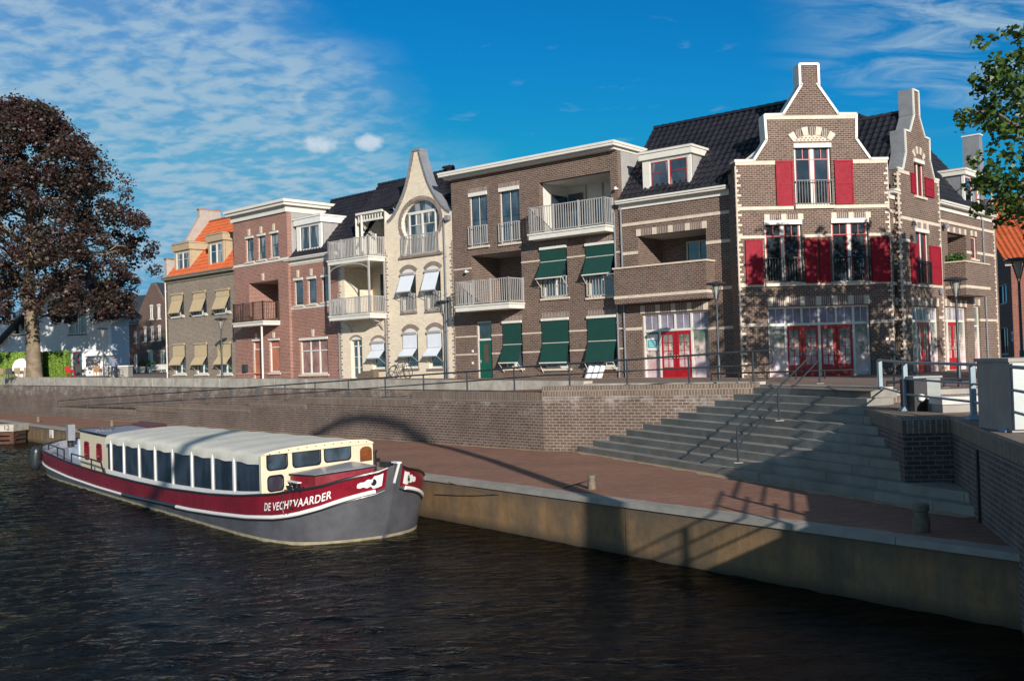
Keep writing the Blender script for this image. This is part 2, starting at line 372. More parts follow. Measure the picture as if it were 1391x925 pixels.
def railing(b, p0, p1, zb, zt, m, step=.12, r=.012, post=True):
    """vertical bar railing between two (x,y) points"""
    p0 = Vector(p0); p1 = Vector(p1); L = (p1-p0).length; n = max(2, int(L/step)); d = (p1-p0)/L; q = Vector((-d.y, d.x))
    def bar(a, w, z0, z1, tt=None):
        tt = tt or w; c = p0+d*a
        pts = [c-d*w-q*tt, c+d*w-q*tt, c+d*w+q*tt, c-d*w+q*tt]
        b.hexa([(p.x, p.y, z0) for p in pts]+[(p.x, p.y, z1) for p in pts], m)
    for i in range(1, n): bar(L*i/n, r, zb, zt-.02)
    for z in (zb+.02, zt):
        pts = [p0-q*.02, p1-q*.02, p1+q*.02, p0+q*.02]
        b.hexa([(p.x, p.y, z-.02) for p in pts]+[(p.x, p.y, z+.02) for p in pts], m)
    if post:
        k = max(1, round(L/1.3))
        for i in range(k+1): bar(L*i/k, .035, zb-.03, zt+.05)
def juliet(h, fr, r, m, y=-.10, step=.11):
    u0, u1, z0, z1 = r; b = B(); railing(b, (u0, y), (u1, y), z0, z1, m, step, post=False)
    for u in (u0, u1):
        b.box(u-.02, u+.02, y-.02, y+.02, z0, z1, m); b.box(u-.012, u+.012, y+.021, .05, z1-.05, z1-.02, m); b.box(u-.012, u+.012, y+.021, .05, z0+.03, z0+.06, m)
    return b.build('juliet_railing', h, rel(h, fr))
def shutter(h, fr, r, m=maroon, y=-.075):
    u0, u1, z0, z1 = r; b = B(); t = .07; zm = z0+(z1-z0)*.48
    b.box(u0+t, u1-t, y+.02, -.012, z0+t, z1-t, m); ring(b, r, t, y, -.01, m); b.box(u0+t, u1-t, y+.003, -.013, zm-.05, zm+.05, m)
    return b.build('shutter', h, rel(h, fr))
def awning(h, fr, r, kink_z, out, zb, m, arm=white, inset=.0, y=-.05):
    u0, u1, z0, z1 = r; b = B(); u0 += inset; u1 -= inset
    b.box(u0-.02, u1+.02, y-.09, y+.02, z1-.12, z1, arm)
    b.box(u0, u1, y-.03, y-.02, kink_z, z1-.12, m)
    a = (y-.025, kink_z); c = (-out, zb)
    b.hexa([(u0,a[0],a[1]-.012),(u1,a[0],a[1]-.012),(u1,c[0],c[1]-.012),(u0,c[0],c[1]-.012),(u0,a[0],a[1]),(u1,a[0],a[1]),(u1,c[0],c[1]),(u0,c[0],c[1])], m)
    o = b.build('awning', h, rel(h, fr))
    c2 = B(); c2.box(u0-.02, u1+.02, -out-.03, -out+.02, zb-.03, zb+.02, arm)
    for u in (u0-.015, u1+.015): c2.tube([(u, -out, zb), (u, y, zb-.35*(kink_z-zb)-.15)], .014, arm, 5)
    c2.tube([(u0, y-.03, kink_z), (u1, y-.03, kink_z)], .018, arm, 5)
    c2.build('awning_arm', o)
    return o
def tiled(b, P00, P10, P11, P01, m, rib=.30, row=.36, amp=.045, lip=.035):
    """roof slope built as rows of ribbed pantiles: P00-P10 eave, P01-P11 ridge"""
    P00, P10, P11, P01 = map(Vector, (P00, P10, P11, P01))
    Wd = max((P10-P00).length, (P11-P01).length); Hd = max((P01-P00).length, (P11-P10).length)
    nc = max(2, int(Wd/rib)); nr = max(1, int(Hd/row)); nrm = (P10-P00).cross(P01-P00)
    if nrm.length < 1e-6: nrm = (P11-P01).cross(P01-P00)
    nrm.normalize();
    if nrm.z < 0: nrm = -nrm
    sub = 6; vs = []; nx = nc*sub+1
    prof = [amp*max(0, math.cos(2*math.pi*(i/sub)))**.8 if math.cos(2*math.pi*(i/sub)) > 0 else -amp*.25 for i in range(sub)]
    for r in range(nr):
        for e in (0, 1):
            t = (r+e)/nr
            A = P00.lerp(P01, t); Bq = P10.lerp(P11, t)
            for i in range(nx):
                p = A.lerp(Bq, i/(nx-1)); vs.append(p+nrm*(prof[i % sub]+(lip*(1-e))))
    fs = []
    for k in range(2*nr-1):
        for i in range(nx-1): fs.append((k*nx+i, k*nx+i+1, (k+1)*nx+i+1, (k+1)*nx+i))
    b.add(vs, fs, m, False)
    # underside slab
    d = nrm*.10
    b.hexa([P00-d, P10-d, P11-d, P01-d, P00-nrm*.012, P10-nrm*.012, P11-nrm*.012, P01-nrm*.012], m)
def ridge(b, a, c, m, r=.11): 
    a = Vector(a); c = Vector(c); n = max(2, int((c-a).length/.4)); pts = []; rr = []
    for i in range(n):
        for e, k in ((0, 1.0), (.93, .82)): pts.append(a.lerp(c, (i+e)/n)); rr.append(r*k)
    b.tube(pts, rr, m, 7)
def slab_balcony(h, fr, u0, u1, out, zs, th, zr, msl, mr, step=.12, y0=0., barr=.012):
    s = B(); s.box(u0, u1, -out, y0, zs-th, zs, msl); s.box(u0-.05, u1+.05, -out-.05, y0-.01, zs-.07, zs+.003, msl)
    o = s.build('balcony', h, rel(h, fr)); b = B()
    railing(b, (u0+.04, -out+.04), (u1-.04, -out+.04), zs+.06, zr, mr, step, barr)
    railing(b, (u0+.04, -.04), (u0+.04, -out+.04), zs+.06, zr, mr, step, barr)
    railing(b, (u1-.04, -out+.04), (u1-.04, -.04), zs+.06, zr, mr, step, barr)
    b.build('railing', o); return o
def loggia(h, fr, r, depth, mside, mback=None, mceil=None, glaz=None, fl=None, th=.3):
    u0, u1, z0, z1 = r; b = B(); y0 = th; mback = mback or mside
    b.quad((u0,y0,z0),(u0,depth,z0),(u0,depth,z1),(u0,y0,z1), mside); b.quad((u1,y0,z0),(u1,depth,z0),(u1,depth,z1),(u1,y0,z1), mside)
    b.quad((u0,depth,z0),(u1,depth,z0),(u1,depth,z1),(u0,depth,z1), mback)
    b.quad((u0,y0,z1),(u1,y0,z1),(u1,depth,z1),(u0,depth,z1), mceil or grey); b.quad((u0,y0,z0),(u1,y0,z0),(u1,depth,z0),(u0,depth,z0), fl or grey)
    o = b.build('loggia', h, rel(h, fr))
    if glaz:
        for g in glaz:
            gb = B(); ring(gb, g, .07, depth-.09, depth-.01, offwhite); um = (g[0]+g[1])/2; gb.box(um-.04, um+.04, depth-.085, depth-.015, g[2]+.07, g[3]-.07, offwhite)
            gb.box(g[0]+.03, g[1]-.03, depth-.045, depth-.04, g[2]+.03, g[3]-.03, glass); gb.build('loggia_window', o)
    return o
def pipe(h, fr, u, z0, z1, y=-.07, r=.045, m=None, name='downpipe'):
    b = B(); b.tube([(u, y, z0), (u, y, z1)], r, m or grey, 8)
    z = z0+.6
    while z < z1: b.box(u-.06, u+.06, y-.055, .02, z, z+.04, m or grey); z += 1.9
    return b.build(name, h, rel(h, fr))
def dormer(h, fr, u0, u1, z0, z1, y0, y1, m, mside, fas=.28, over=.12, win=None, roofm=None, **kw):
    b = B(); t = .12
    wr = win or (u0+.16, u1-.16, z0+.12, z1-fas-.05)
    b.prism([(u0,z0),(u1,z0),(u1,z1),(u0,z1)], y0, y0+.12, m, [rc(wr)])
    b.box(u0, u0+.06, y0+.12, y1, z0, z1-.01, mside); b.box(u1-.06, u1, y0+.12, y1, z0, z1-.01, mside)
    b.box(u0-over, u1+over, y0-over, y1+.3, z1-fas, z1, m); b.box(u0-over-.05, u1+over+.05, y0-over-.05, y1+.3, z1-.07, z1+.02, m)
    b.box(u0-over-.02, u1+over+.02, y0-over-.02, y1+.3, z1+.021, z1+.05, roofm or lead)
    b.box(u0, u1, y0+.13, y0+.16, z0, z1-fas, blackp)
    o = b.build('dormer', h, rel(h, fr))
    fr2 = fr
    window_sub(o, wr, y0+.02, **kw); return o
def window_sub(o, r, y, frame=white, sash=None, cols=2, rows=1, bars=0, pane=None):
    b = B(); u0, u1, z0, z1 = r; t = .05; ring(b, r, t, y, y+.07, frame); w = (u1-u0-2*t)/cols; sash = sash or frame
    for i in range(cols):
        a = u0+t+i*w
        if i: b.box(a-.04, a+.04, y+.002, y+.068, z0+t, z1-t, frame)
        rr = (a+(.04 if i else 0), a+w-(.04 if i < cols-1 else 0), z0+t, z1-t); ring(b, rr, .04, y+.015, y+.055, sash)
        for k in range(1, rows): zz = rr[2]+(rr[3]-rr[2])*(.68 if rows == 2 else k/rows); b.box(rr[0]+.04, rr[1]-.04, y+.02, y+.05, zz-.014, zz+.014, sash)
    b.build('window_frame', o); B().box(u0+.02, u1-.02, y+.035, y+.04, z0+.02, z1-.02, pane or glassc).build('pane', o)
def gutter(h, fr, u0, u1, z, out=.28, th=.16, m=white, name='gutter', fascia=.22):
    b = B(); b.box(u0, u1, -out, .05, z-th, z, m); b.box(u0, u1, -out-.05, .04, z-.06, z+.02, m); b.box(u0, u1, -.06, .02, z-th-fascia, z-th-.003, m)
    return b.build(name, h, rel(h, fr))
# ================================================================== SETTING
def struct(o, name=None): o['kind'] = 'structure'; return o
# concrete materials
def concrete(name, col, stain, dark, rough=.85, streak=.6):
    m, nt, b = nodes(name); c = ocoord(nt)
    k = mixc(nt, mrange(nt, tnoise(nt, c, 1.4, 7, .7), .32, .68), tuple(x*.55 for x in col), col)
    k = mixc(nt, mrange(nt, tnoise(nt, c, .9, 8, .75, (1.3, 1.3, .35)), .45, .62, 0, streak), k, stain)
    k = mixc(nt, mrange(nt, tnoise(nt, c, 14, 4, .7), .58, .72, 0, .6), k, dark)
    sp = nt.nodes.new('ShaderNodeSeparateXYZ'); nt.links.new(c, sp.inputs[0])
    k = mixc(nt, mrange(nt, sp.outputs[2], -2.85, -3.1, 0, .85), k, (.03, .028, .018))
    nt.links.new(k, b.inputs['Base Color']); b.inputs['Roughness'].default_value = rough
    bump(nt, b, tnoise(nt, c, 18, 6, .7), .5, .015); return m
quayconc = concrete('quay_concrete', (.215, .145, .085), (.34, .185, .060), (.065, .047, .032))
nt = quayconc.node_tree; bs = nt.nodes['Principled BSDF']; src = bs.inputs['Base Color'].links[0].from_socket; c = ocoord(nt)
k = mixc(nt, mrange(nt, tnoise(nt, c, 2.2, 6, .75, (1.6, 1.6, .12)), .50, .70, 0, .40), src, (.075, .062, .040))
k = mixc(nt, mrange(nt, tnoise(nt, c, 5.0, 7, .8), .60, .72, 0, .6), k, (.33, .29, .22)); k = mixc(nt, mrange(nt, tnoise(nt, c, .55, 5, .7), .48, .62, 0, .55), k, (.070, .056, .036))
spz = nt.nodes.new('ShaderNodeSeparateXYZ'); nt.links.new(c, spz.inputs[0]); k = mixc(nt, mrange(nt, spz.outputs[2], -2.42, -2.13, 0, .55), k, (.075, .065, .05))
nt.links.new(k, bs.inputs['Base Color'])
capconc = paint('cap_concrete', (.46, .43, .37), .85, .24, scale=1.2, bmp=.25, island=.15)
copconc = paint('coping_concrete', (.33, .31, .28), .8, .14, scale=2, bmp=.2, island=.25)
stepconc = paint('step_concrete', (.275, .258, .228), .8, .22, scale=1.6, bmp=.25, island=.32)
sand = paint('sand', (.38, .28, .18), .95, .2, scale=6)
grass = paint('grass', (.05, .07, .025), .95, .3)

# water
m, nt, bs = nodes('canal_water'); c = ocoord(nt)
bs.inputs['Base Color'].default_value = (.0045, .0035, .002, 1); bs.inputs['Roughness'].default_value = .04; bs.inputs['IOR'].default_value = 1.28; bs.inputs['Specular IOR Level'].default_value = .40
n1 = tnoise(nt, c, 2.6, 5, .62, (1.0, 1.9, 1)); n2 = tnoise(nt, c, .35, 3, .5, (1, 1.6, 1)); n3 = tnoise(nt, c, 7.5, 4, .6, (1.0, 2.0, 1))
def addm(nt, a, b_, ka=1., kb=1.):
    x = nt.nodes.new('ShaderNodeMath'); x.operation = 'MULTIPLY'; nt.links.new(a, x.inputs[0]); x.inputs[1].default_value = ka
    y = nt.nodes.new('ShaderNodeMath'); y.operation = 'MULTIPLY_ADD'; nt.links.new(b_, y.inputs[0]); y.inputs[1].default_value = kb; nt.links.new(x.outputs[0], y.inputs[2]); return y.outputs[0]
# gusts: calmer and rougher patches
g = mrange(nt, n2, .35, .65, .55, 1.2)
hh = addm(nt, n1, n3, 1.0, .30)
mm = nt.nodes.new('ShaderNodeMath'); mm.operation = 'MULTIPLY'; nt.links.new(hh, mm.inputs[0]); nt.links.new(g, mm.inputs[1])
n4 = tnoise(nt, c, 1.0, 3, .55, (.8, 2.2, 1), .4); m4 = addm(nt, mm.outputs[0], n4, 1.0, .9)
bump(nt, bs, m4, 1.0, .05); bn = [x for x in nt.nodes if x.type == 'BUMP'][0]
gl = nt.nodes.new('ShaderNodeBsdfGlossy'); gl.inputs['Roughness'].default_value = .03; gl.inputs['Color'].default_value = (.50, .49, .47, 1); nt.links.new(bn.outputs[0], gl.inputs['Normal'])
fr_ = nt.nodes.new('ShaderNodeFresnel'); fr_.inputs['IOR'].default_value = 1.33; nt.links.new(bn.outputs[0], fr_.inputs['Normal'])
df = nt.nodes.new('ShaderNodeBsdfDiffuse'); df.inputs[0].default_value = (.005, .0045, .003, 1)
mx = nt.nodes.new('ShaderNodeMixShader'); nt.links.new(fr_.outputs[0], mx.inputs[0]); nt.links.new(df.outputs[0], mx.inputs[1]); nt.links.new(gl.outputs[0], mx.inputs[2]); nt.links.new(mx.outputs[0], nt.nodes['Material Output'].inputs[0]); waterm = m
b = B(); X0, X1, Y0, Y1 = -47.0, 9.6, 5.5, 62.0; sx_ = .10
for q_ in ([(-300,-150),(90,-150),(90,Y0),(-300,Y0)],[(-300,Y1),(90,Y1),(90,200),(-300,200)],[(-300,Y0),(X0,Y0),(X0,Y1),(-300,Y1)],[(X1,Y0),(90,Y0),(90,Y1),(X1,Y1)]):
    b.add([(x, y, -3.1) for x, y in q_], [(0,1,2,3)], waterm)
nx = int((X1-X0)/sx_); ny = int((Y1-Y0)/sx_); xs_ = np.linspace(X0, X1, nx); ys_ = np.linspace(Y0, Y1, ny); GX, GY = np.meshgrid(xs_, ys_); Z = np.zeros_like(GX); rw = np.random.RandomState(21)
for _ in range(64):
    lam = .28*(1.25/.28)**rw.rand(); th = math.radians(90+18+rw.normal()*30); kk = 2*math.pi/lam; am = .0088*lam**.85
    warp = .5*np.sin(GX*.31+rw.rand()*6)+.5*np.sin(GY*.23+rw.rand()*6)
    Z += am*np.sin(kk*(GX*math.cos(th)+GY*math.sin(th))+rw.rand()*6.28+warp*1.5)
gust = .75+.35*np.sin(GX*.21+GY*.13+1)+.25*np.sin(GX*.09-GY*.27)
edge_ = np.clip(np.minimum.reduce([GX-X0, X1-GX, GY-Y0, Y1-GY])/2.0, 0, 1)
Z = -3.1+Z*np.clip(gust, .35, 1.3)*edge_*.30
V = np.stack([GX, GY, Z], -1).reshape(-1, 3); I = np.arange(nx*ny).reshape(ny, nx); Q = np.stack([I[:-1,:-1], I[:-1,1:], I[1:,1:], I[1:,:-1]], -1).reshape(-1, 4)
k0 = len(b.v); me = bpy.data.meshes.new('water'); bv = np.array(b.v); allv = np.concatenate([bv, V]); fq = np.concatenate([np.array(b.f), Q+k0])
me.vertices.add(len(allv)); me.vertices.foreach_set('co', allv.ravel()); me.loops.add(fq.size); me.loops.foreach_set('vertex_index', fq.ravel().astype(np.int32)); me.polygons.add(len(fq)); me.polygons.foreach_set('loop_start', np.arange(0, fq.size, 4, dtype=np.int32)); me.polygons.foreach_set('use_smooth', np.ones(len(fq), bool)); me.update(calc_edges=True); me.materials.append(waterm)
o = bpy.data.objects.new('water', me); scene.collection.objects.link(o); struct(o)
# ground to the horizon (canal bed and the land beyond)
b = B(); b.add([(-3000,-3000,-4.3),(3000,-3000,-4.3),(3000,3000,-4.3),(-3000,3000,-4.3)], [(0,1,2,3)], grass); struct(b.build('ground'))
def flat(outline, zf, m, b=None):
    b = b or B(); tri = tessellate_polygon([[Vector((x, y, 0)) for x, y in outline]])
    b.add([(x, y, zf(x, y)) for x, y in outline], [tuple(t) for t in tri], m); return b
# street
ST = [(-53.5,100),(2.6,36.5),(7.75,31.9),(9.55,26.3),(45,27.5),(45,100)]
b = flat(ST, street, stpav)
e = lambda x, y: (x, y, street(x, y))
b.quad(e(45,27.5), (2500,27.5,street(45,27.5)), (2500,100,street(45,100)), e(45,100), grass)
b.add([e(-53.5,100), e(45,100), (2500,2500,street(45,100)), (-2500,2500,street(-53.5,100))], [(0,1,2,3)], grass)
b.add([e(45,100), (2500,100,street(45,100)), (2500,2500,street(45,100))], [(0,1,2)], grass)
b.add([e(-53.5,100), (-2500,2500,street(-53.5,100)), (-2500,160,street(-53.5,100))], [(0,1,2)], grass)
struct(b.build('street'))
# quay paving
QF = Fr((7.25,14.73), (-.605,.797))      # u grows away from the camera, along the quay edge; its n points to the water
QW = lambda u, v, z=0: QF.W(u, v, z)
p = lambda u, v: tuple(QW(u, v))[:2]
QP = [p(0,-.34), p(74,-.34), (-60,104), (-44,87), (-35.6,78.4), (.96,34.2), (7.3,30.4), (8.7,20.3), (8.2,18), (7.35,14.9)]
struct(flat(QP, lambda x, y: -2.0, paving).build('quay_pavement'))
# ---- quay wall
h = thing('quay_wall', 'yellowish stained concrete quay wall with pale coping along the canal', 'wall', (*QW(0, 0)[:2], -3.1), math.atan2(QF.d.y, QF.d.x))
M_ = rel(h, QF)
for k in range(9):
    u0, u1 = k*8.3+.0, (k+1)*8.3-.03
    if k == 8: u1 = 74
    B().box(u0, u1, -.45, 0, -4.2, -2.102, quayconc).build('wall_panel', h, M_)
b = B()
for k in range(37): b.box(k*2.0, k*2.0+1.985, -.34, .04, -2.10, -1.985, copconc)
b.build('coping', h, M_)
b = B()
for k in (1, 2, 3): b.box(k*8.3-.03, k*8.3, -.2, -.02, -4.2, -2.13, blackp)
b.build('joint', h, M_)
# ---- retaining wall (stepped, brick) with brick-on-edge coping
WF = Fr((-35.6,78.4), (36.56,-44.2)); W2 = Fr((.96,34.2), (.8552,-.5183))
h = thing('retaining_wall', 'long dark brick retaining wall with stepped soldier-course top behind the quay', 'wall', (-35.6,78.4,-2), math.atan2(WF.d.y, WF.d.x))
segs = [(72,128,554,0),(128,184,555.6,0),(184,239,551.6,0),(239,338,550.2,0),(338,415.7,545,0),(415.7,559.6,540,0),(559.6,739,532.5,0)]
def wseg(h, fr, u0, u1, zt, th=.36):
    M_ = rel(h, fr)
    B().box(u0, u1, 0, th, -2.3, zt-.33, quaybrick).build('wall_section', h, M_)
    B().box(u0, u1+.004, -.012, th+.012, zt-.329, zt, capbrick).build('coping', h, M_)
wtops = []
for x0, x1, yt, _ in segs:
    u0 = WF.q(x0, 540)[0]; u1 = WF.q(x1, 540)[0]; zt = WF.q((x0+x1)/2, yt)[1]
    if x1 == 739: u1 = (Vector((.96,34.2))-WF.o).length
    wseg(h, WF, u0, u1, zt); wtops.append((u0, u1, zt))
# front section steps down with the staircase
SD = Vector((.335,-.942)).normalized(); SN = Vector((.942,.335)).normalized()   # along the nosings, up the flight
RI = .183; NS = 11; U0 = 1.25; DU = .6
zt = .15; M_ = rel(h, W2)
B().prism([(0.002,-2.3),(7.35,-2.3),(7.35,zt-.33),(0.002,zt-.33)], 0, .36, quaybrick).build('wall_section', h, M_)
B().box(0.002, 7.35, -.012, .372, zt-.329, zt, capbrick).build('coping', h, M_)
# ---- ramp behind the low wall
UL0 = Vector((-53.5,100)); UL1 = Vector((2.6,36.5)); UF = Fr(UL0, UL1-UL0); ULL = (UL1-UL0).length
b = B(); prev = None
def rampz(s): return -1.99+max(0, min(1, (s-2)/52.0))*1.96
Lw = (Vector((.96,34.2))-WF.o).length
for k in range(25):
    s = Lw*k/24; a = WF.o+WF.d*s+WF.n*.3; c = UF.o+UF.d*(UF.L((a.x, a.y))[0]+.4)+UF.n*(-.15); z = rampz(s)+.012
    if prev: b.quad((prev[0].x,prev[0].y,prev[2]), (a.x,a.y,z), (c.x,c.y,z), (prev[1].x,prev[1].y,prev[2]), paving)
    prev = (a, c, z)
a, c, z = prev
c2 = Vector((7.8,31.9)); a2 = W2.o+W2.d*7.2+W2.n*.3
b.quad((a.x,a.y,z), (a2.x,a2.y,.0), (c2.x,c2.y,.0), (c.x,c.y,z), paving)
struct(b.build('ramp'))
# ---- upper wall with concrete cap
h = thing('upper_wall', 'weathered pale concrete cap wall along the street above the ramp', 'wall', (UL0.x,UL0.y,-2), math.atan2(UF.d.y, UF.d.x))
M_ = rel(h, UF); z0 = street(*UL0)+.12; z1 = street(*UL1)+.12
B().hexa([(0,0,-2.2),(ULL,0,-2.2),(ULL,.3,-2.2),(0,.3,-2.2),(0,0,z0-.6),(ULL,0,z1-.3),(ULL,.3,z1-.3),(0,.3,z0-.6)], quaybrick).build('wall_section', h, M_)
b = B(); n = 26
for k in range(n):
    f0, f1 = k/n, (k+1)/n-.0006; za = z0+(z1-z0)*f0; zb = z0+(z1-z0)*f1; ha = .78-.42*f0; hb = .78-.42*f1
    b.hexa([(ULL*f0,-.06,za-ha),(ULL*f1,-.06,zb-hb),(ULL*f1,.4,zb-hb),(ULL*f0,.4,za-ha),(ULL*f0,-.06,za),(ULL*f1,-.06,zb),(ULL*f1,.4,zb),(ULL*f0,.4,za)], capconc)
b.build('concrete_cap', h, M_)
K = Fr((2.6,36.5), Vector((7.75,31.9))-Vector((2.6,36.5))); B().box(0, 6.9, -.05, .35, -.6, street(5,34)+.07, capconc).build('concrete_cap', h, rel(h, K))
K2 = Fr((7.75,31.9), Vector((9.55,26.3))-Vector((7.75,31.9))); B().box(.02, 5.9, -.10, .30, -.5, street(8.5,29)+.055, capconc).build('concrete_cap', h, rel(h, K2))
# ---- staircase
h = thing('stone_staircase', 'wide grey concrete block staircase climbing from the quay to the street', 'stairs', (2.03,33.55,-2), math.atan2(SD.y, SD.x))
W2b = Vector((.96,34.2))
def wall_line(P, D):    # where a nosing line meets the right-hand walls
    best = 99
    segs_ = [((7.35,14.9),(8.65,20.15)),((7.72,20.25),(8.65,20.15)),((7.72,20.25),(8.5,24.7)),((8.5,24.7),(9.5,26.4))]
    for a, c in segs_:
        a = Vector(a); c = Vector(c); e = c-a; den = D.x*e.y-D.y*e.x
        if abs(den) < 1e-6: continue
        t = ((a.x-P.x)*e.y-(a.y-P.y)*e.x)/den; s = ((a.x-P.x)*D.y-(a.y-P.y)*D.x)/den
        if -.001 <= s <= 1.001 and t > 1: best = min(best, t)
    return best
stepP = []
for k in range(NS):
    P = W2b+W2.d*(U0+DU*k); D = SD
    if k < 3: D = Vector((.352+.005*(3-k),-.93)).normalized()
    L = wall_line(P, D)
    if L > 50: L = 8
    stepP.append((P, D, L)); zt_ = -2+RI*(k+1)
    b = B(); x = 0; j = 0
    P2 = P+W2.d*(DU+.25)
    while x < L-.05:
        x1 = min(L-.01, x+(1.6 if (j+k) % 2 else 2.3)); g = .012
        a = P+D*(x+g); c = P+D*(x1); w = .80
        a2 = a+SN*w; c2 = c+SN*w
        if j == 0: a2 = P2+W2.n*-.01
        zb = zt_-RI-.02 if k else -2.2
        b.hexa([(a.x,a.y,zb),(c.x,c.y,zb),(c2.x,c2.y,zb),(a2.x,a2.y,zb),(a.x,a.y,zt_),(c.x,c.y,zt_),(c2.x,c2.y,zt_),(a2.x,a2.y,zt_)], stepconc)
        x = x1; j += 1
    mm = WM[h.name].inverted(); b.v = [tuple(mm @ Vector(v)) for v in b.v]
    b.build('step', h)
# landing between top step and street slab
struct(flat([(7.3,30.6),(7.2,31.4),(7.8,31.9),(9.6,26.3),(8.75,25.0)], lambda x, y: -2+RI*NS+.004, stpav).build('landing'))
# sand gathered along the foot of the stairs and the wall
b = B(); rs_ = np.random.RandomState(3)
def sandstrip(a, c, nrm_, w0, n):
    a = Vector(a); c = Vector(c); nrm_ = Vector(nrm_).normalized(); top_ = []; bot_ = []
    for i in range(n+1):
        p_ = a.lerp(c, i/n); w_ = w0*(.5+rs_.rand()*.9); top_.append((p_.x, p_.y, -1.994)); q_ = p_+nrm_*w_; bot_.append((q_.x, q_.y, -1.994))
    b.add(top_+bot_, [(i, i+1, n+1+i+1, n+1+i) for i in range(n)], sand)
sandstrip(stepP[0][0], stepP[0][0]+stepP[0][1]*stepP[0][2], -SN, .30, 60); sandstrip((.96,34.2), (2.1,33.5), -W2.n, .25, 8); sandstrip(WF.o+WF.d*8, (.96,34.2), -WF.n, .28, 120)
sandstrip(QW(0,-.34)[:2], QW(60,-.34)[:2], -QF.n, .10, 160)
struct(b.build('sand'))
# ---- abutment on the right
h = thing('bridge_abutment', 'dark damp brick abutment wall with soldier coping right of the stairs', 'wall', (8,18,-3.1))
mm = WM[h.name].inverted()
AB = [(7.0,13.9),(8.65,20.15),(7.72,20.25),(8.5,24.7),(9.5,26.35),(22,27.2),(22,13.9)]
def extr(b, poly, z0, z1, m, top=None, off=0):
    n = len(poly); ps = [(x, y, z0) for x, y in poly]+[(x, y, z1) for x, y in poly]
    b.add(ps, [(i, (i+1) % n, n+(i+1) % n, n+i) for i in range(n)], m)
    tri = tessellate_polygon([[Vector((x, y, 0)) for x, y in poly]])
    b.add([(x, y, z1) for x, y in poly], [tuple(t) for t in tri], top or m); return b
def local(b, h): mm = WM[h.name].inverted(); b.v = [tuple(mm @ Vector(v)) for v in b.v]; return b
local(extr(B(), AB, -4.2, -.67, darkwall), h).build('wall', h)
AB2 = [(6.97,13.87),(8.61,20.13),(7.68,20.22),(8.47,24.71),(9.48,26.38),(22,27.2),(22,13.87)]
local(extr(B(), AB2, -.668, -.35, capbrick, capbrick), h).build('coping', h)
AB3 = [(7.45,14.1),(9.05,20.6),(8.25,20.7),(8.95,24.5),(9.8,26.0),(22,26.9),(22,14.1)]
local(flat(AB3, lambda x, y: -.344, stpav), h).build('paving', h)
b = B(); b.box(7.42, 7.62, 20.2, 20.34, -1.05, -.75, blackp)
local(B().box(8.28-.01, 8.30, 18.6, 18.72, -2, -.5, blackp), h)
# drain pipe on the abutment wall
local(B().tube([(7.93,17.5,-2.0),(7.93,17.5,-.75)], .03, blackp, 6), h).build('drain_pipe', h)
# kerb wall between platform and street
h = thing('kerb_wall', 'low brick kerb wall with stone edge behind the grey cabinet', 'wall', (9.6,26.5,-.35))
local(B().box(9.6, 45, 26.42, 26.7, -.4, -.19, capbrick), h).build('wall', h)
local(B().box(9.6, 45, 26.36, 27.2, -.189, -.05, copconc), h).build('coping', h)
# ---- bridge off to the right (its railing and arched mast throw the shadows on the quay)
h = thing('bridge', 'grey bridge deck with railing and arched steel mast beside the viewpoint', 'bridge', (7,14,-.35))
ex = lambda y: 3.42+.265*y
b = B()
b.hexa([(ex(13.8),13.8,-.75),(ex(13.8)+6,13.8,-.75),(ex(-14)+6,-14,-.75),(ex(-14),-14,-.75),(ex(13.8),13.8,-.22),(ex(13.8)+6,13.8,-.22),(ex(-14)+6,-14,-.22),(ex(-14),-14,-.22)], grey)
local(b, h).build('deck', h)
b = B()
for k in range(17):
    y = 13.2-k*1.6; x = ex(y)+.14; b.box(x-.035, x+.035, y-.05, y+.05, -.22, .82, lead)
for z in (.16, .5, .84): b.tube([(ex(13.7)+.14,13.7,z),(ex(-13.9)+.14,-13.9,z)], .026, lead, 6)
local(b, h).build('railing', h)
def back(p, x0=3.75, k=.265):
    t = (p.x-x0-k*p.y)/(sd.x-k*sd.y); return p-sd*t
pts = []
for px, py in ((835,765),(835,735)):
    u, z = QF.q(px, py); pts.append(back(QF.W(u, 0, z)))
for px, py in ((831,692),(740,650),(680,627),(620,605)): pts.append(back(onz(px, py, -2)))
for px, py in ((575,586),(545,572),(518,567),(490,565),(462,567.5),(440,573),(412,585)):
    u, z = WF.q(px, py); pts.append(back(WF.W(u, 0, z)))
for px, py in ((300,585),(245,605)): pts.append(back(onz(px, py, -1.03)))
pts[0].z = -.3; pts[0].x = pts[1].x; pts[0].y = pts[1].y
# smooth
for _ in range(3):
    q = [pts[0]]
    for i in range(1, len(pts)-1): q.append((pts[i-1]+pts[i]*2+pts[i+1])/4)
    q.append(pts[-1]); pts = q
pts.append(pts[-1]+(pts[-1]-pts[-2])*1.0); 
n = len(pts); rr = [.29-.10*min(1, i/3) for i in range(n)]
local(B().tube(pts, rr, grey, 12), h).build('mast', h)
# the bulky counterweight box that shades the lower right of the stairs
# ================================================================== HOUSES
A0 = Vector((9.256, 41.0)); B0 = Vector((15.618, 41.507))
P = [Vector(p) for p in ((9.256,42.0),(4.994,45.446),(-2.897,51.825),(-6.756,55.160),(-9.796,57.787),(-17.529,65.063),(-24.245,71.382))]
G = Fr(A0, B0-A0); FL = Fr(P[1], P[0]-P[1]); FB = Fr(P[2], P[1]-P[2]); FC = Fr(P[3], P[2]-P[3]); FC2 = Fr(P[4], P[3]-P[4])
FT = Fr(P[6], P[5]-P[6])
def ulen(a, b): return (b-a).length
Z0 = -.5
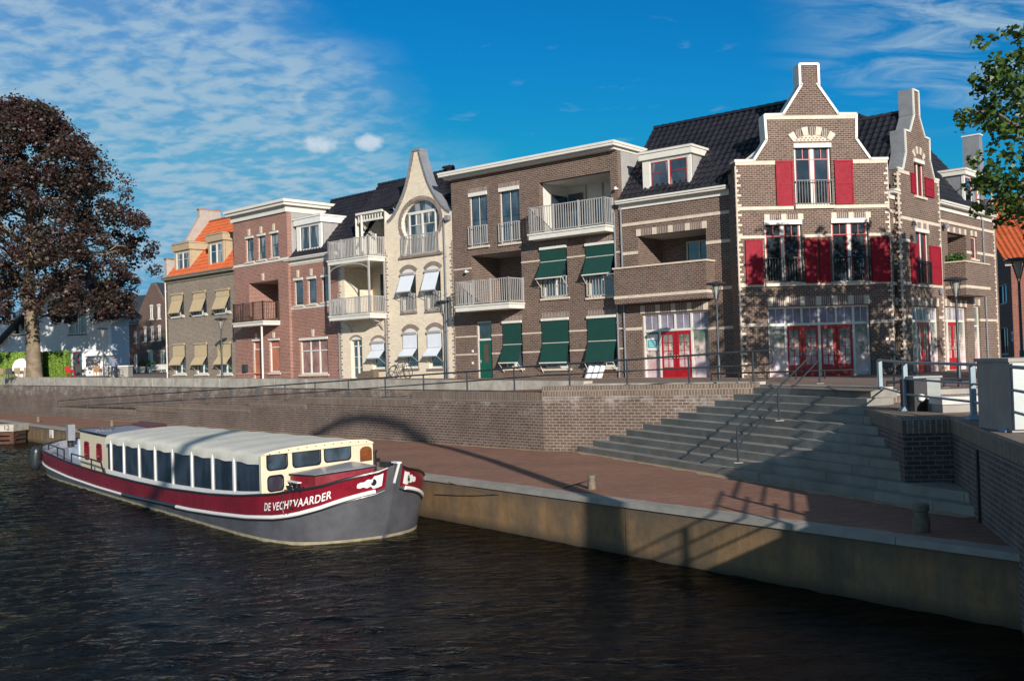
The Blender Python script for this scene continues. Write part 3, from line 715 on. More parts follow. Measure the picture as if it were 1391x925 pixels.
# ------------------------------------------------------------------ corner building (red shutters)
h = thing('corner_shop_house', 'dark brick corner building with stepped Dutch gables, maroon shutters and red shop doors', 'building', (A0.x, A0.y, 0), math.atan2(G.d.y, G.d.x))
GW = ulen(A0, B0)
gl = [(999.9,219),(1026,218),(1043.4,191.8),(1041,157),(1064.5,155.8),(1089.4,116),(1086.9,88.6),(1111,88),(1110.5,116),(1139,155.8),(1164,155.8),(1164,188),(1184,215.4),(1209,216.7)]
gq = [G.q(*p) for p in gl]; mid = GW/2
def sym(i, j): return (gq[j][0]-gq[i][0])/2, (gq[i][1]+gq[j][1])/2
he, ze = sym(1, 12); hc, zc = sym(2, 11); hs_, zs = sym(3, 10); hn, zn = sym(4, 9); hk, zk = sym(5, 8); ht, zt = sym(6, 7); zeave = (gq[0][1]+gq[13][1])/2
cx = (gq[6][0]+gq[7][0])/2; cx = mid*.5+cx*.5
right = [(cx+he,zeave),(cx+hc,zc),(cx+hs_,zs),(cx+hn,zs+.01),(cx+hk,zk),(cx+ht,zk+.02),(cx+ht,zt)]
left = [(2*cx-a, z) for a, z in reversed(right)]
outline = [(0,Z0),(GW,Z0),(GW,zeave)]+right+left+[(0,zeave)]
w3 = G.R(1078,196,1131,279); w1 = G.R(1038,300.4,1091.3,384); w2 = G.R(1128.7,298,1182,382.5); sh = G.R(1042.7,417.5,1185,513.3)
sh = (sh[0], sh[1], -.1, sh[3])
wall(h, G, outline, [w3, w1, w2, sh], brown, .34)
# white coping following the gable
prof = [(0,zeave)]+left[::-1][::-1]
cop = B(); path = [(0-.04,zeave)]+[(a, z) for a, z in left[::1]][::-1][::-1]
order = [(0,zeave)]+[left[i] for i in range(len(left)-1, -1, -1)]
order = [(GW+.0,zeave)]+right+left+[(0,zeave)]
for (ax, az), (bx, bz) in zip(order, order[1:]):
    d = Vector((bx-ax, bz-az)); 
    if d.length < .02: continue
    d.normalize(); n_ = Vector((d.y, -d.x)); e0 = Vector((ax, az))-d*.03; e1 = Vector((bx, bz))+d*.03; t = .07
    if n_.dot(Vector((ax-cx, az-8))) < 0 and abs(d.x) > .99: n_ = Vector((0, 1))
    if n_.y < -.01: n_ = -n_
    if abs(d.x) < .05: n_ = Vector((1 if ax > cx else -1, 0))
    a0, a1, b1, b0 = e0-n_*.03, e1-n_*.03, e1+n_*t, e0+n_*t
    cop.hexa([(a0.x,-.05,a0.y),(a1.x,-.05,a1.y),(a1.x,.62,a1.y),(a0.x,.62,a0.y),(b0.x,-.05,b0.y),(b1.x,-.05,b1.y),(b1.x,.62,b1.y),(b0.x,.62,b0.y)], offwhite)
cop.build('gable_coping', h, rel(h, G))
B().prism([(a, z-.02) for a, z in ([(0,zeave-.6),(GW,zeave-.6),(GW,zeave)]+right+left+[(0,zeave)])], .341, .58, lead).build('gable_back', h, rel(h, G))
# bands
zb3 = G.q(1040,283)[1]; zb2 = G.q(1020,388)[1]; zb1 = G.q(1020,442)[1]; zbs = G.q(1020,324)[1]
shs3 = [G.R(1052.8,219,1078.6,279.5), G.R(1132.5,218,1160,277.5)]
for s in shs3: shutter(h, G, s)
band(h, G, 0, w3[0]-.1, zb3, .14); band(h, G, w3[1]+.1, GW, zb3, .14)
band(h, G, 0, shs3[0][0], zeave-.08, .16); band(h, G, shs3[1][1], GW, zeave-.08, .16); band(h, G, 2*cx-right[2][0], right[2][0], zs-.10, .15)
band(h, G, .0, sh[0], zb1, .13); band(h, G, sh[1], GW, zb1, .13); band(h, G, 0, GW, zb2, .13)
shs = [G.R(1011.8,326,1037.5,386.6), G.R(1092,325,1111,384.5), G.R(1111.5,325,1128,384), G.R(1182.7,322.5,1209.4,382.5)]
for s in shs: shutter(h, G, s)
band(h, G, 0, w1[0], zbs+.05, .12); band(h, G, w1[1], w2[0], zbs+.05, .12); band(h, G, w2[1], GW, zbs+.05, .12)
for w in (w3, w1, w2):
    window(h, G, w, offwhite, redp, 2, 1, pane=glass, y=.10, t=.07, header=.16, mull=.14)
    b = B(); u0, u1, z0, z1 = w
    zz = z1-.62; b.box(u0+.08, u1-.08, .10, .125, zz-.02, zz+.02, redp)
    for k in (.25, .75): uu = u0+(u1-u0)*k; b.box(uu-.015, uu+.015, .102, .122, zz+.02, z1-.2, redp)
    b.build('glazing_bar', h, rel(h, G))
    juliet(h, G, (u0+.02, u1-.02, z0+.05, z0+1.02), blackp)
    B().box(u0-.05, u1+.05, -.12, .09, z0-.13, z0-.002, stone).build('sill', h, rel(h, G))
# arch over the top window
b = B(); u0, u1, z0, z1 = w3; um = (u0+u1)/2; hw = (u1-u0)/2+.02
R_ = 1.30; a_ = math.asin(min(.98, hw/R_)); zc0 = z1+.10-R_*math.cos(a_)
b.prism([(um+R_*math.sin(t), zc0+R_*math.cos(t)) for t in [a_-(2*a_)*i/14 for i in range(15)]], -.01, .02, stone)
for i in range(7):
    t0 = math.pi/2-a_*1.02+2.04*a_*i/7; t1 = t0+2.04*a_/7
    b.arc(um, zc0, R_, R_, t0+.012, t1-.012, .34, -.03-(.012 if i % 2 == 0 else 0), .04, stone if i % 2 == 0 else capb2, 3)
for i in range(9):
    for j in range(3):
        uu = um-hw*.8+hw*1.6*i/8+(0.06 if j % 2 else 0); zz = z1+.13+.09*j
        if (uu-um)**2+(zz-zc0)**2 < (R_-.05)**2: b.box(uu-.035, uu+.035, -.014, .0, zz, zz+.05, redb)
b.build('arch', h, rel(h, G))
lintel(h, G, *[G.q(1038,297)[0], G.q(1091,297)[0]], w1[3]+.03, .24, 3); lintel(h, G, G.q(1129,295)[0], G.q(1182.5,295)[0], w2[3]+.03, .24, 3)
lintel(h, G, sh[0], sh[1], sh[3]+.03, .36, 7)
quoins(h, G, .0, 0, zeave-.2, .26, 1); quoins(h, G, GW, 0, zeave-.2, .26, -1)
# side faces of the projecting gable bay get quoins too
LR = Fr(A0+G.n*1.05, -G.n); 
wall(h, LR, [(0,Z0),(1.05,Z0),(1.05,zeave),(0,zeave)], [], brown, .2, name='side_wall')
quoins(h, LR, 1.05, 0, zeave-.2, .22, -1)
def shopfront(h, fr, r, cols, doors, zt, frame=offwhite, fseed=0, y=.12):
    """cols: list of u boundaries (0..1), doors: indices of door bays (pairs of leaves)"""
    u0, u1, z0, z1 = r; b = B(); t = .07; ring(b, r, t, y, y+.12, frame); Wd = u1-u0
    b.box(u0+t, u1-t, y+.003, y+.117, zt-.05, zt+.05, frame)
    n = len(cols)-1
    for i in range(1, n):
        uu = u0+Wd*cols[i]
        if i-1 in doors and i in doors and (i-min(doors)) % 2 == 1: b.box(uu-.04, uu+.04, y+.006, y+.114, zt+.05, z1-t, frame); continue
        b.box(uu-.05, uu+.05, y+.006, y+.114, z0+t, z1-t, frame)
    o = b.build('shopfront', h, rel(h, fr))
    for i in range(n):
        a = u0+Wd*cols[i]+.05; c = u0+Wd*cols[i+1]-.05; um = (a+c)/2
        tb = B(); tb.box(a, c, y+.06, y+.065, zt+.05, z1-t, filmtop); tb.box(um-.012, um+.012, y+.04, y+.058, zt+.05, z1-t, frame); tb.build('transom_light', o)
        if i in doors:
            a -= .04; c += .04
            db = B(); da = (a, c, z0+.02, zt-.05)
            db.prism(rc(da), y+.03, y+.085, redp, [rc((a+.13, c-.13, z0+.62, zt-.20))])
            um = (a+c)/2; db.box(um-.013, um+.013, y+.04, y+.075, z0+.62, zt-.2, redp)
            for k in range(1, 4): zz = z0+.62+(zt-.82-z0)*k/4; db.box(a+.13, c-.13, y+.04, y+.075, zz-.012, zz+.012, redp)
            db.box(a+.16, c-.16, y+.018, y+.03, z0+.14, z0+.5, redp)
            dl = db.build('door', h, rel(h, fr))
            B().box(a+.1, c-.1, y+.055, y+.058, z0+.6, zt-.18, film[(fseed+i) % 3]).build('pane', dl)
            s_ = a+.07 if (i-min(doors)) % 2 else c-.07
            B().box(s_-.012, s_+.012, y-.03, y+.03, z0+1.0, z0+1.14, grey).box(s_-.05, s_+.05, y-.035, y-.015, z0+1.1, z0+1.12, grey).build('handle', dl)
        else:
            B().box(a, c, y+.055, y+.06, z0+t, zt-.05, film[(fseed+i) % 3]).build('pane', o)
    B().box(u0-.05, u1+.05, -.05, y+.1, z0-.25, z0-.002, copconc).build('sill', h, rel(h, fr))
    return o
W_ = 1185-1042.7
sf_zt = G.q(1110,439.8)[1]
shopfront(h, G, sh, [0,(1068-1042.7)/W_,(1091-1042.7)/W_,(1115-1042.7)/W_,(1139-1042.7)/W_,(1163.3-1042.7)/W_,1], [1,2,3,4], sf_zt)
# round white house number plate near the right corner
B().box(G.q(1203,460)[0], G.q(1207,460)[0], -.02, -.003, 1.42, 1.52, white).build('number_plate', h, rel(h, G))

# ---- left wing
LW = ulen(P[1], P[0]); zg = FL.q(847,274)[1]
log = FL.R(866,323,960.5,362); zlt = FL.q(960.5,309.5)[1]; zlt = (FL.q(866,322)[1]+zlt)/2
log = (log[0], log[1], FL.q(900,362)[1]-.6, zlt)
shp = FL.R(871.6,425,964.4,514.6); shp = (shp[0], shp[1], -.05, (FL.q(871.6,426)[1]+FL.q(964.4,422)[1])/2)
wall(h, FL, [(0.06,Z0),(LW,Z0),(LW,zg-.3),(0.06,zg-.3)], [log, shp], brown, .3)
loggia(h, FL, log, 2.1, brown, dkbrown, offwhite, [(log[0]+1.3, log[0]+2.6, log[2]+.2, log[3]-.22), (log[0]+2.65, log[1]-.1, log[2]+.2, log[3]-.22)])
gutter(h, FL, 0, LW-.05, zg, .32, .14, offwhite)
zp1 = FL.vz(959,354,log[1]-.02)[1]; pv = .75; zp0 = FL.q(900,409,-pv)[1]; zp1 = FL.q(900,360,-pv)[1]
b = B(); ub0 = .08; ub1 = FL.q(959.5,380,-pv)[0]
b.box(ub0, ub1, -pv, -pv+.22, zp0, zp1, brown); b.box(ub1-.22, ub1, -pv+.22, -.002, zp0, zp1, brown); b.box(ub0, ub0+.22, -pv+.22, -.002, zp0, zp1, brown)
b.box(ub0+.22, ub1-.22, -pv+.22, -.002, zp0+.05, zp0+.4, grey)
o = b.build('balcony', h, rel(h, FL))
b = B(); b.box(ub0-.05, ub1+.05, -pv-.05, -pv+.27, zp1, zp1+.07, stone); b.box(ub1-.27, ub1+.05, -pv+.27, -.004, zp1, zp1+.07, stone)
zz = FL.q(900,400,-pv)[1]; b.box(ub0-.02, ub1+.02, -pv-.022, -pv+.01, zz-.06, zz+.07, stone); b.box(ub1-.01, ub1+.022, -pv+.01, -.003, zz-.06, zz+.07, stone)
b.build('stone_trim', o)
lintel(h, FL, log[0]-.05, log[1]+.05, log[3]+.01, .30, 5); lintel(h, FL, shp[0]-.05, shp[1]+.03, shp[3]+.02, .36, 5)
W_ = 964.4-871.6
shopfront(h, FL, shp, [0,(895-871.6)/W_,(917-871.6)/W_,(940-871.6)/W_,1], [1,2], FL.q(917,447.7)[1], fseed=1)
b = B(); uu = FL.q(876.5,460)[0]; b.box(uu, uu+.55, .135, .15, 1.32, 2.02, white); b.box(uu+.04, uu+.51, .128, .136, 1.45, 1.78, paint('teal_print', (.05,.33,.33), .5)); 
for k in range(3): b.box(uu+.10, uu+.45, .122, .127, 1.50+.09*k, 1.535+.09*k, white)
b.build('window_poster', h, rel(h, FL))
for (x0, y0_, x1, y1_) in ((852.5,306.5,998,286),): band(h, FL, .06, LW, (FL.q(x0,y0_)[1]+FL.q(x1,y1_)[1])/2, .13)
band(h, FL, .06, log[0], FL.q(858,344)[1], .13); band(h, FL, log[1], LW, FL.q(980,328)[1], .13); band(h, FL, log[1]+.3, LW, FL.q(985,391)[1], .13)
band(h, FL, .06, shp[0], FL.q(858,447)[1], .12); band(h, FL, shp[1], LW, FL.q(985,445)[1], .12)
pipe(h, FL, .10, -.2, zg-.3, -.06, .045, lead)
# roof of left wing
DR = 3.3
zr = FL.q(864.8,180,DR)[1]; b = B()
tiled(b, (0.0,-.05,zg+.03), (LW+1.2,-.05,zg+.03), (FL.q(1077,142,DR)[0],DR,zr), (0.0,DR,zr), tilek)
ridge(b, (0,DR,zr+.03), (FL.q(1077,142,DR)[0],DR,zr+.03), tilek); b.build('roof', h, rel(h, FL))
b = B(); b.quad((0,DR,zr-.1),(LW+1.0,DR,zr-.1),(LW+1.0,DR*2,zg),(0,DR*2,zg), tilek); b.build('roof_back', h, rel(h, FL))
b = B(); b.add([(.05,0,zg-.3),(.05,DR,zr-.15),(.05,DR*2,zg-.3)], [(0,1,2)], lead); b.build('gable_side', h, rel(h, FL))
d0, dz = FL.q(874,268,.35); du1 = FL.q(939.5,262,.35)[0]; dzt = FL.q(905,202,.2)[1]
dw = (FL.q(883,240,.37)[0], FL.q(935,240,.37)[0], FL.q(905,266,.37)[1], FL.q(905,216.5,.37)[1])
dormer(h, FL, d0, du1, zg-.02, dzt, .35, 3.0, offwhite, grey, win=dw, frame=offwhite, sash=redp, rows=2, pane=glassc, fas=.34)
# roof running back behind the front gable
b = B(); za = zeave-.3; zap = zs+.35; D = 5.0
tiled(b, (-.05,D,za), (-.05,.6,za), (cx,.6,zap), (cx,D,zap), tilek); tiled(b, (GW+.05,.6,za), (GW+.05,D,za), (cx,D,zap), (cx,.6,zap), tilek)
ridge(b, (cx,.6,zap+.03), (cx,D,zap+.03), tilek); b.build('roof', h, rel(h, G))

# ---- right wing: narrow link, second gable, end bay
dR = Vector((.6754,.7374)); FR = Fr(B0, dR)
uA = FR.q(1228,450)[0]; OUT2 = .22; F2 = Fr(B0-FR.n*OUT2, dR)
g0 = F2.q(1228,450)[0]; g1 = F2.q(1283,450)[0]; E1 = FR.q(1356,450)[0]
zg2 = FR.q(1300,281)[1]; zgl = FR.q(1222,270)[1]
lw_ = FR.R(1213.5,303,1220.5,357); lw_ = (.38, .95, FR.q(1218,357)[1], FR.q(1218,305)[1])
lsh = (.38, .98, -.05, FR.q(1218,415)[1])
wall(h, FR, [(0.02,Z0),(g0+.1,Z0),(g0+.1,zgl),(0.02,zgl)], [lw_, lsh], brown, .3)
window(h, FR, lw_, offwhite, redp, 1, 1, sill=stone, y=.08); window(h, FR, lsh, offwhite, offwhite, 1, 1, top=.9, pane=film[0], y=.08)
lintel(h, FR, lw_[0]-.03, lw_[1]+.03, lw_[3]+.02, .24, 2); lintel(h, FR, lsh[0]-.03, lsh[1]+.03, lsh[3]+.02, .3, 2)
for y_ in (290, 328, 386, 433): band(h, FR, .05, g0, FR.q(1224,y_)[1], .13)
gutter(h, FR, -.05, g0+.05, zgl+.25, .25, .14, offwhite)
# gable 2
GG = g1-g0; fm = (g0+g1)/2
gz = lambda x, y: F2.q(x, y)[1]
ztop = gz(1244,124); zneck = gz(1242.5,156); zsh = (gz(1236,178.4)+gz(1260,190))/2; zcv = gz(1234.5,209); zev = (gz(1227.7,231)+gz(1270,239))/2
zev = F2.q(1228,233)[1]*.5+F2.q(1273,243)[1]*.5
k = GG/GW
r2 = [(fm+he*k,zev),(fm+hc*k,zev+(zc-zeave)*.9),(fm+hs_*k,zsh),(fm+hn*k,zsh+.01),(fm+hk*k*1.1,zneck),(fm+ht*k*1.1,zneck+.02),(fm+ht*k*1.1,ztop)]
l2 = [(2*fm-a, z) for a, z in reversed(r2)]
ww3 = (F2.q(1242,240)[0], F2.q(1255,240)[0], F2.q(1248,267)[1], F2.q(1248,218)[1])
ww1 = (F2.q(1244.7,350)[0], F2.q(1262,350)[0], F2.q(1253,387)[1], F2.q(1253,312)[1])
wsh = (F2.q(1239.7,460)[0], F2.q(1276.6,460)[0], -.1, F2.q(1258,416.5)[1])
wall(h, F2, [(g0,Z0),(g1,Z0),(g1,zev)]+r2+l2+[(g0,zev)], [ww3, ww1, wsh], brown, .32)
b = B()
order = [(g1,zev)]+r2+l2+[(g0,zev)]
for (ax, az), (bx, bz) in zip(order, order[1:]):
    d = Vector((bx-ax, bz-az))
    if d.length < .02: continue
    d.normalize(); n_ = Vector((d.y, -d.x)); 
    if n_.y < -.01: n_ = -n_
    if abs(d.x) < .05: n_ = Vector((1 if ax > fm else -1, 0))
    e0 = Vector((ax, az))-d*.03; e1 = Vector((bx, bz))+d*.03
    a0, a1, b1, b0 = e0-n_*.03, e1-n_*.03, e1+n_*.05, e0+n_*.05
    b.hexa([(a0.x,-.04,a0.y),(a1.x,-.04,a1.y),(a1.x,.02,a1.y),(a0.x,.02,a0.y),(b0.x,-.04,b0.y),(b1.x,-.04,b1.y),(b1.x,.02,b1.y),(b0.x,.02,b0.y)], offwhite)
    b.hexa([(a0.x,.022,a0.y),(a1.x,.022,a1.y),(a1.x,.62,a1.y),(a0.x,.62,a0.y),(b0.x,.022,b0.y),(b1.x,.022,b1.y),(b1.x,.62,b1.y),(b0.x,.62,b0.y)], lead)
b.build('gable_coping', h, rel(h, F2))
B().prism([(a, z-.02) for a, z in ([(g0,zev-.6),(g1,zev-.6),(g1,zev)]+r2+l2+[(g0,zev)])], .321, .58, lead).build('gable_back', h, rel(h, F2))
for s in ((F2.q(1236.8,250)[0], ww3[0]-.02, F2.q(1241,263)[1], F2.q(1241,236)[1]), (ww3[1]+.02, F2.q(1267,255)[0], F2.q(1262,268)[1], F2.q(1262,243)[1]),
          (F2.q(1236.5,355)[0], ww1[0]-.02, F2.q(1243,386)[1], F2.q(1243,331)[1]), (ww1[1]+.02, F2.q(1277,360)[0], F2.q(1271,387)[1], F2.q(1271,335)[1])): shutter(h, F2, s)
for w in (ww3, ww1): window(h, F2, w, offwhite, redp, 2, 1, header=.14, sill=stone, y=.08, mull=.1)
juliet(h, F2, (ww1[0]+.03, ww1[1]-.03, ww1[2]+.05, ww1[2]+1.0), blackp)
lintel(h, F2, ww1[0]-.03, ww1[1]+.03, ww1[3]+.04, .24, 3); lintel(h, F2, wsh[0], wsh[1], wsh[3]+.02, .34, 5)
b = B(); um = (ww3[0]+ww3[1])/2; hw = (ww3[1]-ww3[0])/2+.03
for i in range(7):
    t0 = math.radians(35+110*i/7); b.arc(um, ww3[3]-.25, hw, hw*.9, t0, t0+math.radians(14.5), .32, -.03, .04, stone if i % 2 == 0 else capb2, 3)
b.build('arch', h, rel(h, F2))
for y_ in (300, 330, 388, 433):
    zz = F2.q(1232, y_-3)[1]
    if y_ == 330: band(h, F2, g0, F2.q(1236.5,355)[0], zz, .12); band(h, F2, F2.q(1277,360)[0], g1, zz, .12)
    elif y_ == 433: band(h, F2, g0, wsh[0], zz, .12); band(h, F2, wsh[1], g1, zz, .12)
    else: band(h, F2, g0, g1, zz, .13)
band(h, F2, g0, ww3[0]-.6, zev-.1, .14); band(h, F2, ww3[1]+.6, g1, zev-.1, .14)
quoins(h, F2, g0, 0, zev-.15, .30, 1); quoins(h, F2, g1, 0, zev-.15, .30, -1)
quoins(h, Fr(F2.o+F2.d*g0-FR.n*0, F2.n), 0, 0, zev-.15, .2, 1)
shopfront(h, F2, wsh, [0,.25,.5,.75,1], [1,2], F2.q(1258,436)[1], fseed=2)
b = B(); b.box(g0-.4, g0-.005, -.1, .3, zev-.4, zev-.2, stone); 
# end bay
E0 = g1
wl = (FR.q(1286,300)[0], FR.q(1311,300)[0], FR.q(1300,356)[1]-.5, FR.q(1300,318)[1])
wr_ = (FR.q(1319,340)[0], FR.q(1327,340)[0], FR.q(1323,352)[1], FR.q(1323,322)[1])
sA = (FR.q(1284.5,450)[0], FR.q(1303.5,450)[0], -.05, FR.q(1295,417)[1]); sB = (FR.q(1304.5,450)[0], FR.q(1314,450)[0], -.05, FR.q(1309,417)[1]); sC = (FR.q(1323.5,450)[0], FR.q(1332,450)[0], -.05, FR.q(1328,416)[1])
wall(h, FR, [(g1-.05,Z0),(E1,Z0),(E1,zg2-.2),(g1-.05,zg2-.2)], [wl, wr_, (sA[0],sB[1],sA[2],sA[3]), sC], brown, .3)
loggia(h, FR, wl, 1.9, brown, dkbrown, offwhite, [(wl[0]+.3, wl[1]-.5, wl[2]+.2, wl[3]-.25)])
window(h, FR, wr_, offwhite, redp, 1, 2, sill=stone, y=.08)
shopfront(h, FR, (sA[0],sB[1],sA[2],sA[3]), [0,.22,.46,.70,1], [1,2], FR.q(1300,436)[1], fseed=0); window(h, FR, sC, offwhite, offwhite, 1, 1, top=.95, pane=film[1], y=.08)
lintel(h, FR, wl[0], wl[1], wl[3]+.02, .26, 4); lintel(h, FR, sA[0], sB[1], sA[3]+.02, .32, 5); lintel(h, FR, sC[0], sC[1], sC[3]+.02, .32, 2); lintel(h, FR, wr_[0], wr_[1], wr_[3]+.02, .26, 2)
gutter(h, FR, E0, E1-.5, zg2, .30, .14, offwhite)
band(h, FR, E0, E1, FR.q(1310,307)[1], .13); band(h, FR, wl[1], wr_[0], FR.q(1316,343)[1], .13); band(h, FR, wr_[1], E1, FR.q(1340,346)[1], .13)
for a_, c_ in ((sB[1], sC[0]), (sC[1], E1)): band(h, FR, a_, c_, FR.q(1340,435)[1], .12)
pv = .95; q0 = FR.vz(1312,380,FR.q(1282,380)[0]+.02); bu0 = FR.q(1284,380)[0]; bu1 = FR.q(1346,380,-pv)[0]
zq1 = FR.vz(1312,355.5,bu0)[1]; zq0 = FR.vz(1312,400,bu0)[1]; pv = -FR.vz(1312,380,bu0)[0]
b = B(); b.box(bu0, bu1, -pv, -pv+.2, zq0, zq1, brown); b.box(bu0, bu0+.2, -pv+.2, -.003, zq0, zq1, brown); b.box(bu1-.2, bu1, -pv+.2, -.003, zq0, zq1, brown); b.box(bu0+.2, bu1-.2, -pv+.2, -.003, zq0+.03, zq0+.3, grey)
o = b.build('balcony', h, rel(h, FR)); b = B()
b.box(bu0-.04, bu1+.04, -pv-.04, -pv+.24, zq1, zq1+.06, stone); b.box(bu0-.04, bu0+.24, -pv+.24, -.004, zq1, zq1+.06, stone)
zz = zq0+.36; b.box(bu0-.02, bu1+.02, -pv-.02, -pv+.01, zz-.06, zz+.06, stone); b.box(bu0-.02, bu0+.01, -pv+.01, -.004, zz-.06, zz+.06, stone); b.build('stone_trim', o)
BALC2 = (FR, bu0, bu1, pv, zq1)
quoins(h, FR, E1, 0, zg2+1.3, .3, -1)
pipe(h, FR, FR.q(1337,400)[0], .0, zg2-.3, -.06, .045, lead); pipe(h, FR, E0+.12, 0, zg2-.3, -.06, .04, lead)
DR2 = 3.3; zr2 = FR.q(1200,163,DR2)[1]; zr2b = FR.q(1285,202,DR2)[1]
b = B(); tiled(b, (0.1,-.05,zgl+.2), (g0+.2,-.05,zgl+.2), (g0+.2,1.6,zgl+1.7), (.1,1.6,zgl+1.7), tilek)
tiled(b, (g1,-.05,zg2+.03), (E1-.3,-.05,zg2+.03), (E1-1.0,DR2,zr2b), (g1,DR2,zr2b), tilek); ridge(b, (g1,DR2,zr2b+.03), (E1-1.0,DR2,zr2b+.03), tilek)
b.build('roof', h, rel(h, FR))
b = B(); b.quad((g1,DR2,zr2b-.1),(E1-1,DR2,zr2b-.1),(E1,DR2*2,zg2),(g1,DR2*2,zg2), tilek); b.build('roof_back', h, rel(h, FR))
# roof behind gable 2
zg2r = F2.q(1232,158,.7)[1]; b = B(); tiled(b, (g0-.9,6.5,zev-.9), (g0-.9,.6,zev-.9), (fm,.6,zg2r), (fm,6.5,zg2r), tilek); tiled(b, (g1+.4,.6,zev-.6), (g1+.4,6.5,zev-.6), (fm,6.5,zg2r), (fm,.6,zg2r), tilek); ridge(b, (fm,.6,zg2r+.03), (fm,6.5,zg2r+.03), tilek); b.build('roof', h, rel(h, F2))
# end dormer
a0 = FR.q(1310,260,.3)[0]; a1 = FR.q(1330,265,.3)[0]; zt_ = FR.q(1312,229,.2)[1]
dormer(h, FR, a0, a1, zg2-.02, zt_, .3, 2.6, offwhite, lead, frame=offwhite, sash=redp, rows=1)
# end wall and its gable (seen edge-on), with lead-clad chimney neck
ER = Fr(FR.o+FR.d*E1, FR.n); EL = 6.4
wall(h, ER, [(0,Z0),(EL,Z0),(EL,zg2),(EL*.52,zr2b-.2),(EL*.2,zg2+.9),(0,zg2+.9)], [], brown, -.30, name='end_wall')
quoins(h, ER, 0, 0, zg2+.9, .26, 1)
zc1 = FR.q(1310,184,2.9)[1]; b = B(); cu0 = FR.q(1297,200,2.9)[0]; cu1 = FR.q(1319,200,2.9)[0]
b.prism([(cu1-.55,zg2+.5),(cu1+.35,zg2+.5),(cu1+.1,zr2b),(cu1,zc1),(cu1-.45,zc1),(cu1-.5,zr2b)], 2.3, 3.2, lead)
b.box(cu1-.5, cu1+.05, 2.25, 3.25, zc1, zc1+.08, offwhite); b.build('chimney', h, rel(h, FR))
# back volume so nothing is see-through
bb = B(); 
for fr, u0, u1, zt_ in ((FL, .1, LW, zg-.4), (FR, .1, E1-.35, zg2-.5)): pass
def core(h, fr, u0, u1, z1, y0=2.4, y1=7.0, m=dkbrown): return B().box(u0, u1, y0, y1, Z0, z1, m).build('rear_wall', h, rel(h, fr))
core(h, FL, .1, LW+2, zg-.35); core(h, G, .3, GW-.3, zeave-.6, 1.2, 5.5); core(h, FR, .6, E1-.35, zg2-.45)
# wall spot lights
for fr, x, y, v in ((FR,1284,306,-.15),(FR,1277,395,-.25),(FL,966,388,-.2)):
    u, z = fr.q(x, y, v); B().lathe([(.02,-.16),(.10,-.15),(.13,.02),(.05,.10),(.02,.11)], lead, 12, (u, v-.05, z)).box(u-.02, u+.02, v, -.0, z, z+.05, lead).build('wall_light', h, rel(h, fr))

# ------------------------------------------------------------------ brown flat-roofed house with green awnings
h = thing('brown_brick_house', 'brown brick house with flat white cornice, grey balconies and dark green awnings', 'building', (P[2].x, P[2].y, street(*P[2])), math.atan2(FB.d.y, FB.d.x))
BW = ulen(P[2], P[1]); q = FB.q; zc_ = (q(605,240)[1]+q(845,192)[1])/2
a1 = FB.R(637,264,663.3,333); a2 = FB.R(677.9,257,707,328.5)
lg1 = (q(732,250)[0], q(829,240)[0], q(770,314)[1], (q(732,249)[1]+q(828,231.6)[1])/2)
lg2 = (q(641,380)[0], q(709,380)[0], q(660,413)[1]+.1, (q(642,347.5)[1]+q(709,340)[1])/2)
g_ = [FB.R(684.2,436.5,711,500), FB.R(737.2,433,775,500), FB.R(799,429.5,839.3,498.5)]
f_ = [FB.R(735,337,772,403), FB.R(796.5,331.5,836.5,401.5)]
dg = FB.R(647,437,669.8,517); dg = (dg[0], dg[1], .02, dg[3])
wall(h, FB, [(0.02,Z0),(BW-.02,Z0),(BW-.02,zc_-.2),(.02,zc_-.2)], [a1, a2, lg1, lg2, dg]+g_+f_, brown, .3)
b = B(); b.box(-.35, BW+.15, -.55, 6, zc_-.17, zc_+.02, offwhite); b.box(-.38, BW+.18, -.58, 6, zc_-.06, zc_+.05, offwhite); b.box(-.2, BW+.0, -.30, 5.8, zc_-.30, zc_-.171, offwhite); b.build('cornice', h, rel(h, FB))
B().box(BW-.32, BW-.03, .3, 6.0, zg-.5, zc_-.3, grey).build('side_wall', h, rel(h, FB)); B().box(.03, .3, .3, 6, 3, zc_-.3, grey).build('side_wall', h, rel(h, FB))
core(h, FB, .3, BW-.3, zc_-.4, 2.6, 6.0)
for w in (a1, a2):
    window(h, FB, w, offwhite, darkmetal, 2, 2, header=.16, sill=stone, pane=glassb, y=.10, mull=.03); juliet(h, FB, (w[0]-.02, w[1]+.02, w[2]+.08, w[2]+1.0), grey, step=.13)
for w in f_:
    window(h, FB, w, offwhite, offwhite, 2, 1, sill=stone, pane=glassb, y=.10); juliet(h, FB, (w[0]+.02, w[1]-.02, w[2]+.05, w[2]+.98), grey, step=.15)
for w in g_: window(h, FB, w, offwhite, offwhite, 2, 1, sill=stone, pane=glassb, y=.10)
B().box(lg1[0], lg1[1], -.01, .0, lg1[3]+.0, lg1[3]+.01, dkbrown)
for w, kx, ky, bx, by in ((f_[0],735,357,728,379),(f_[1],796,350.5,791,374),(g_[0],684,468.5,678,493),(g_[1],737,466.5,733.3,493),(g_[2],799,464,794.5,492)):
    kz = q(kx, ky)[1]; v, zb = FB.vz(bx, by, w[0]+.02); awning(h, FB, w, kz, -v if 0.3 < -v < 1.3 else .75, zb, greenfab, offwhite)
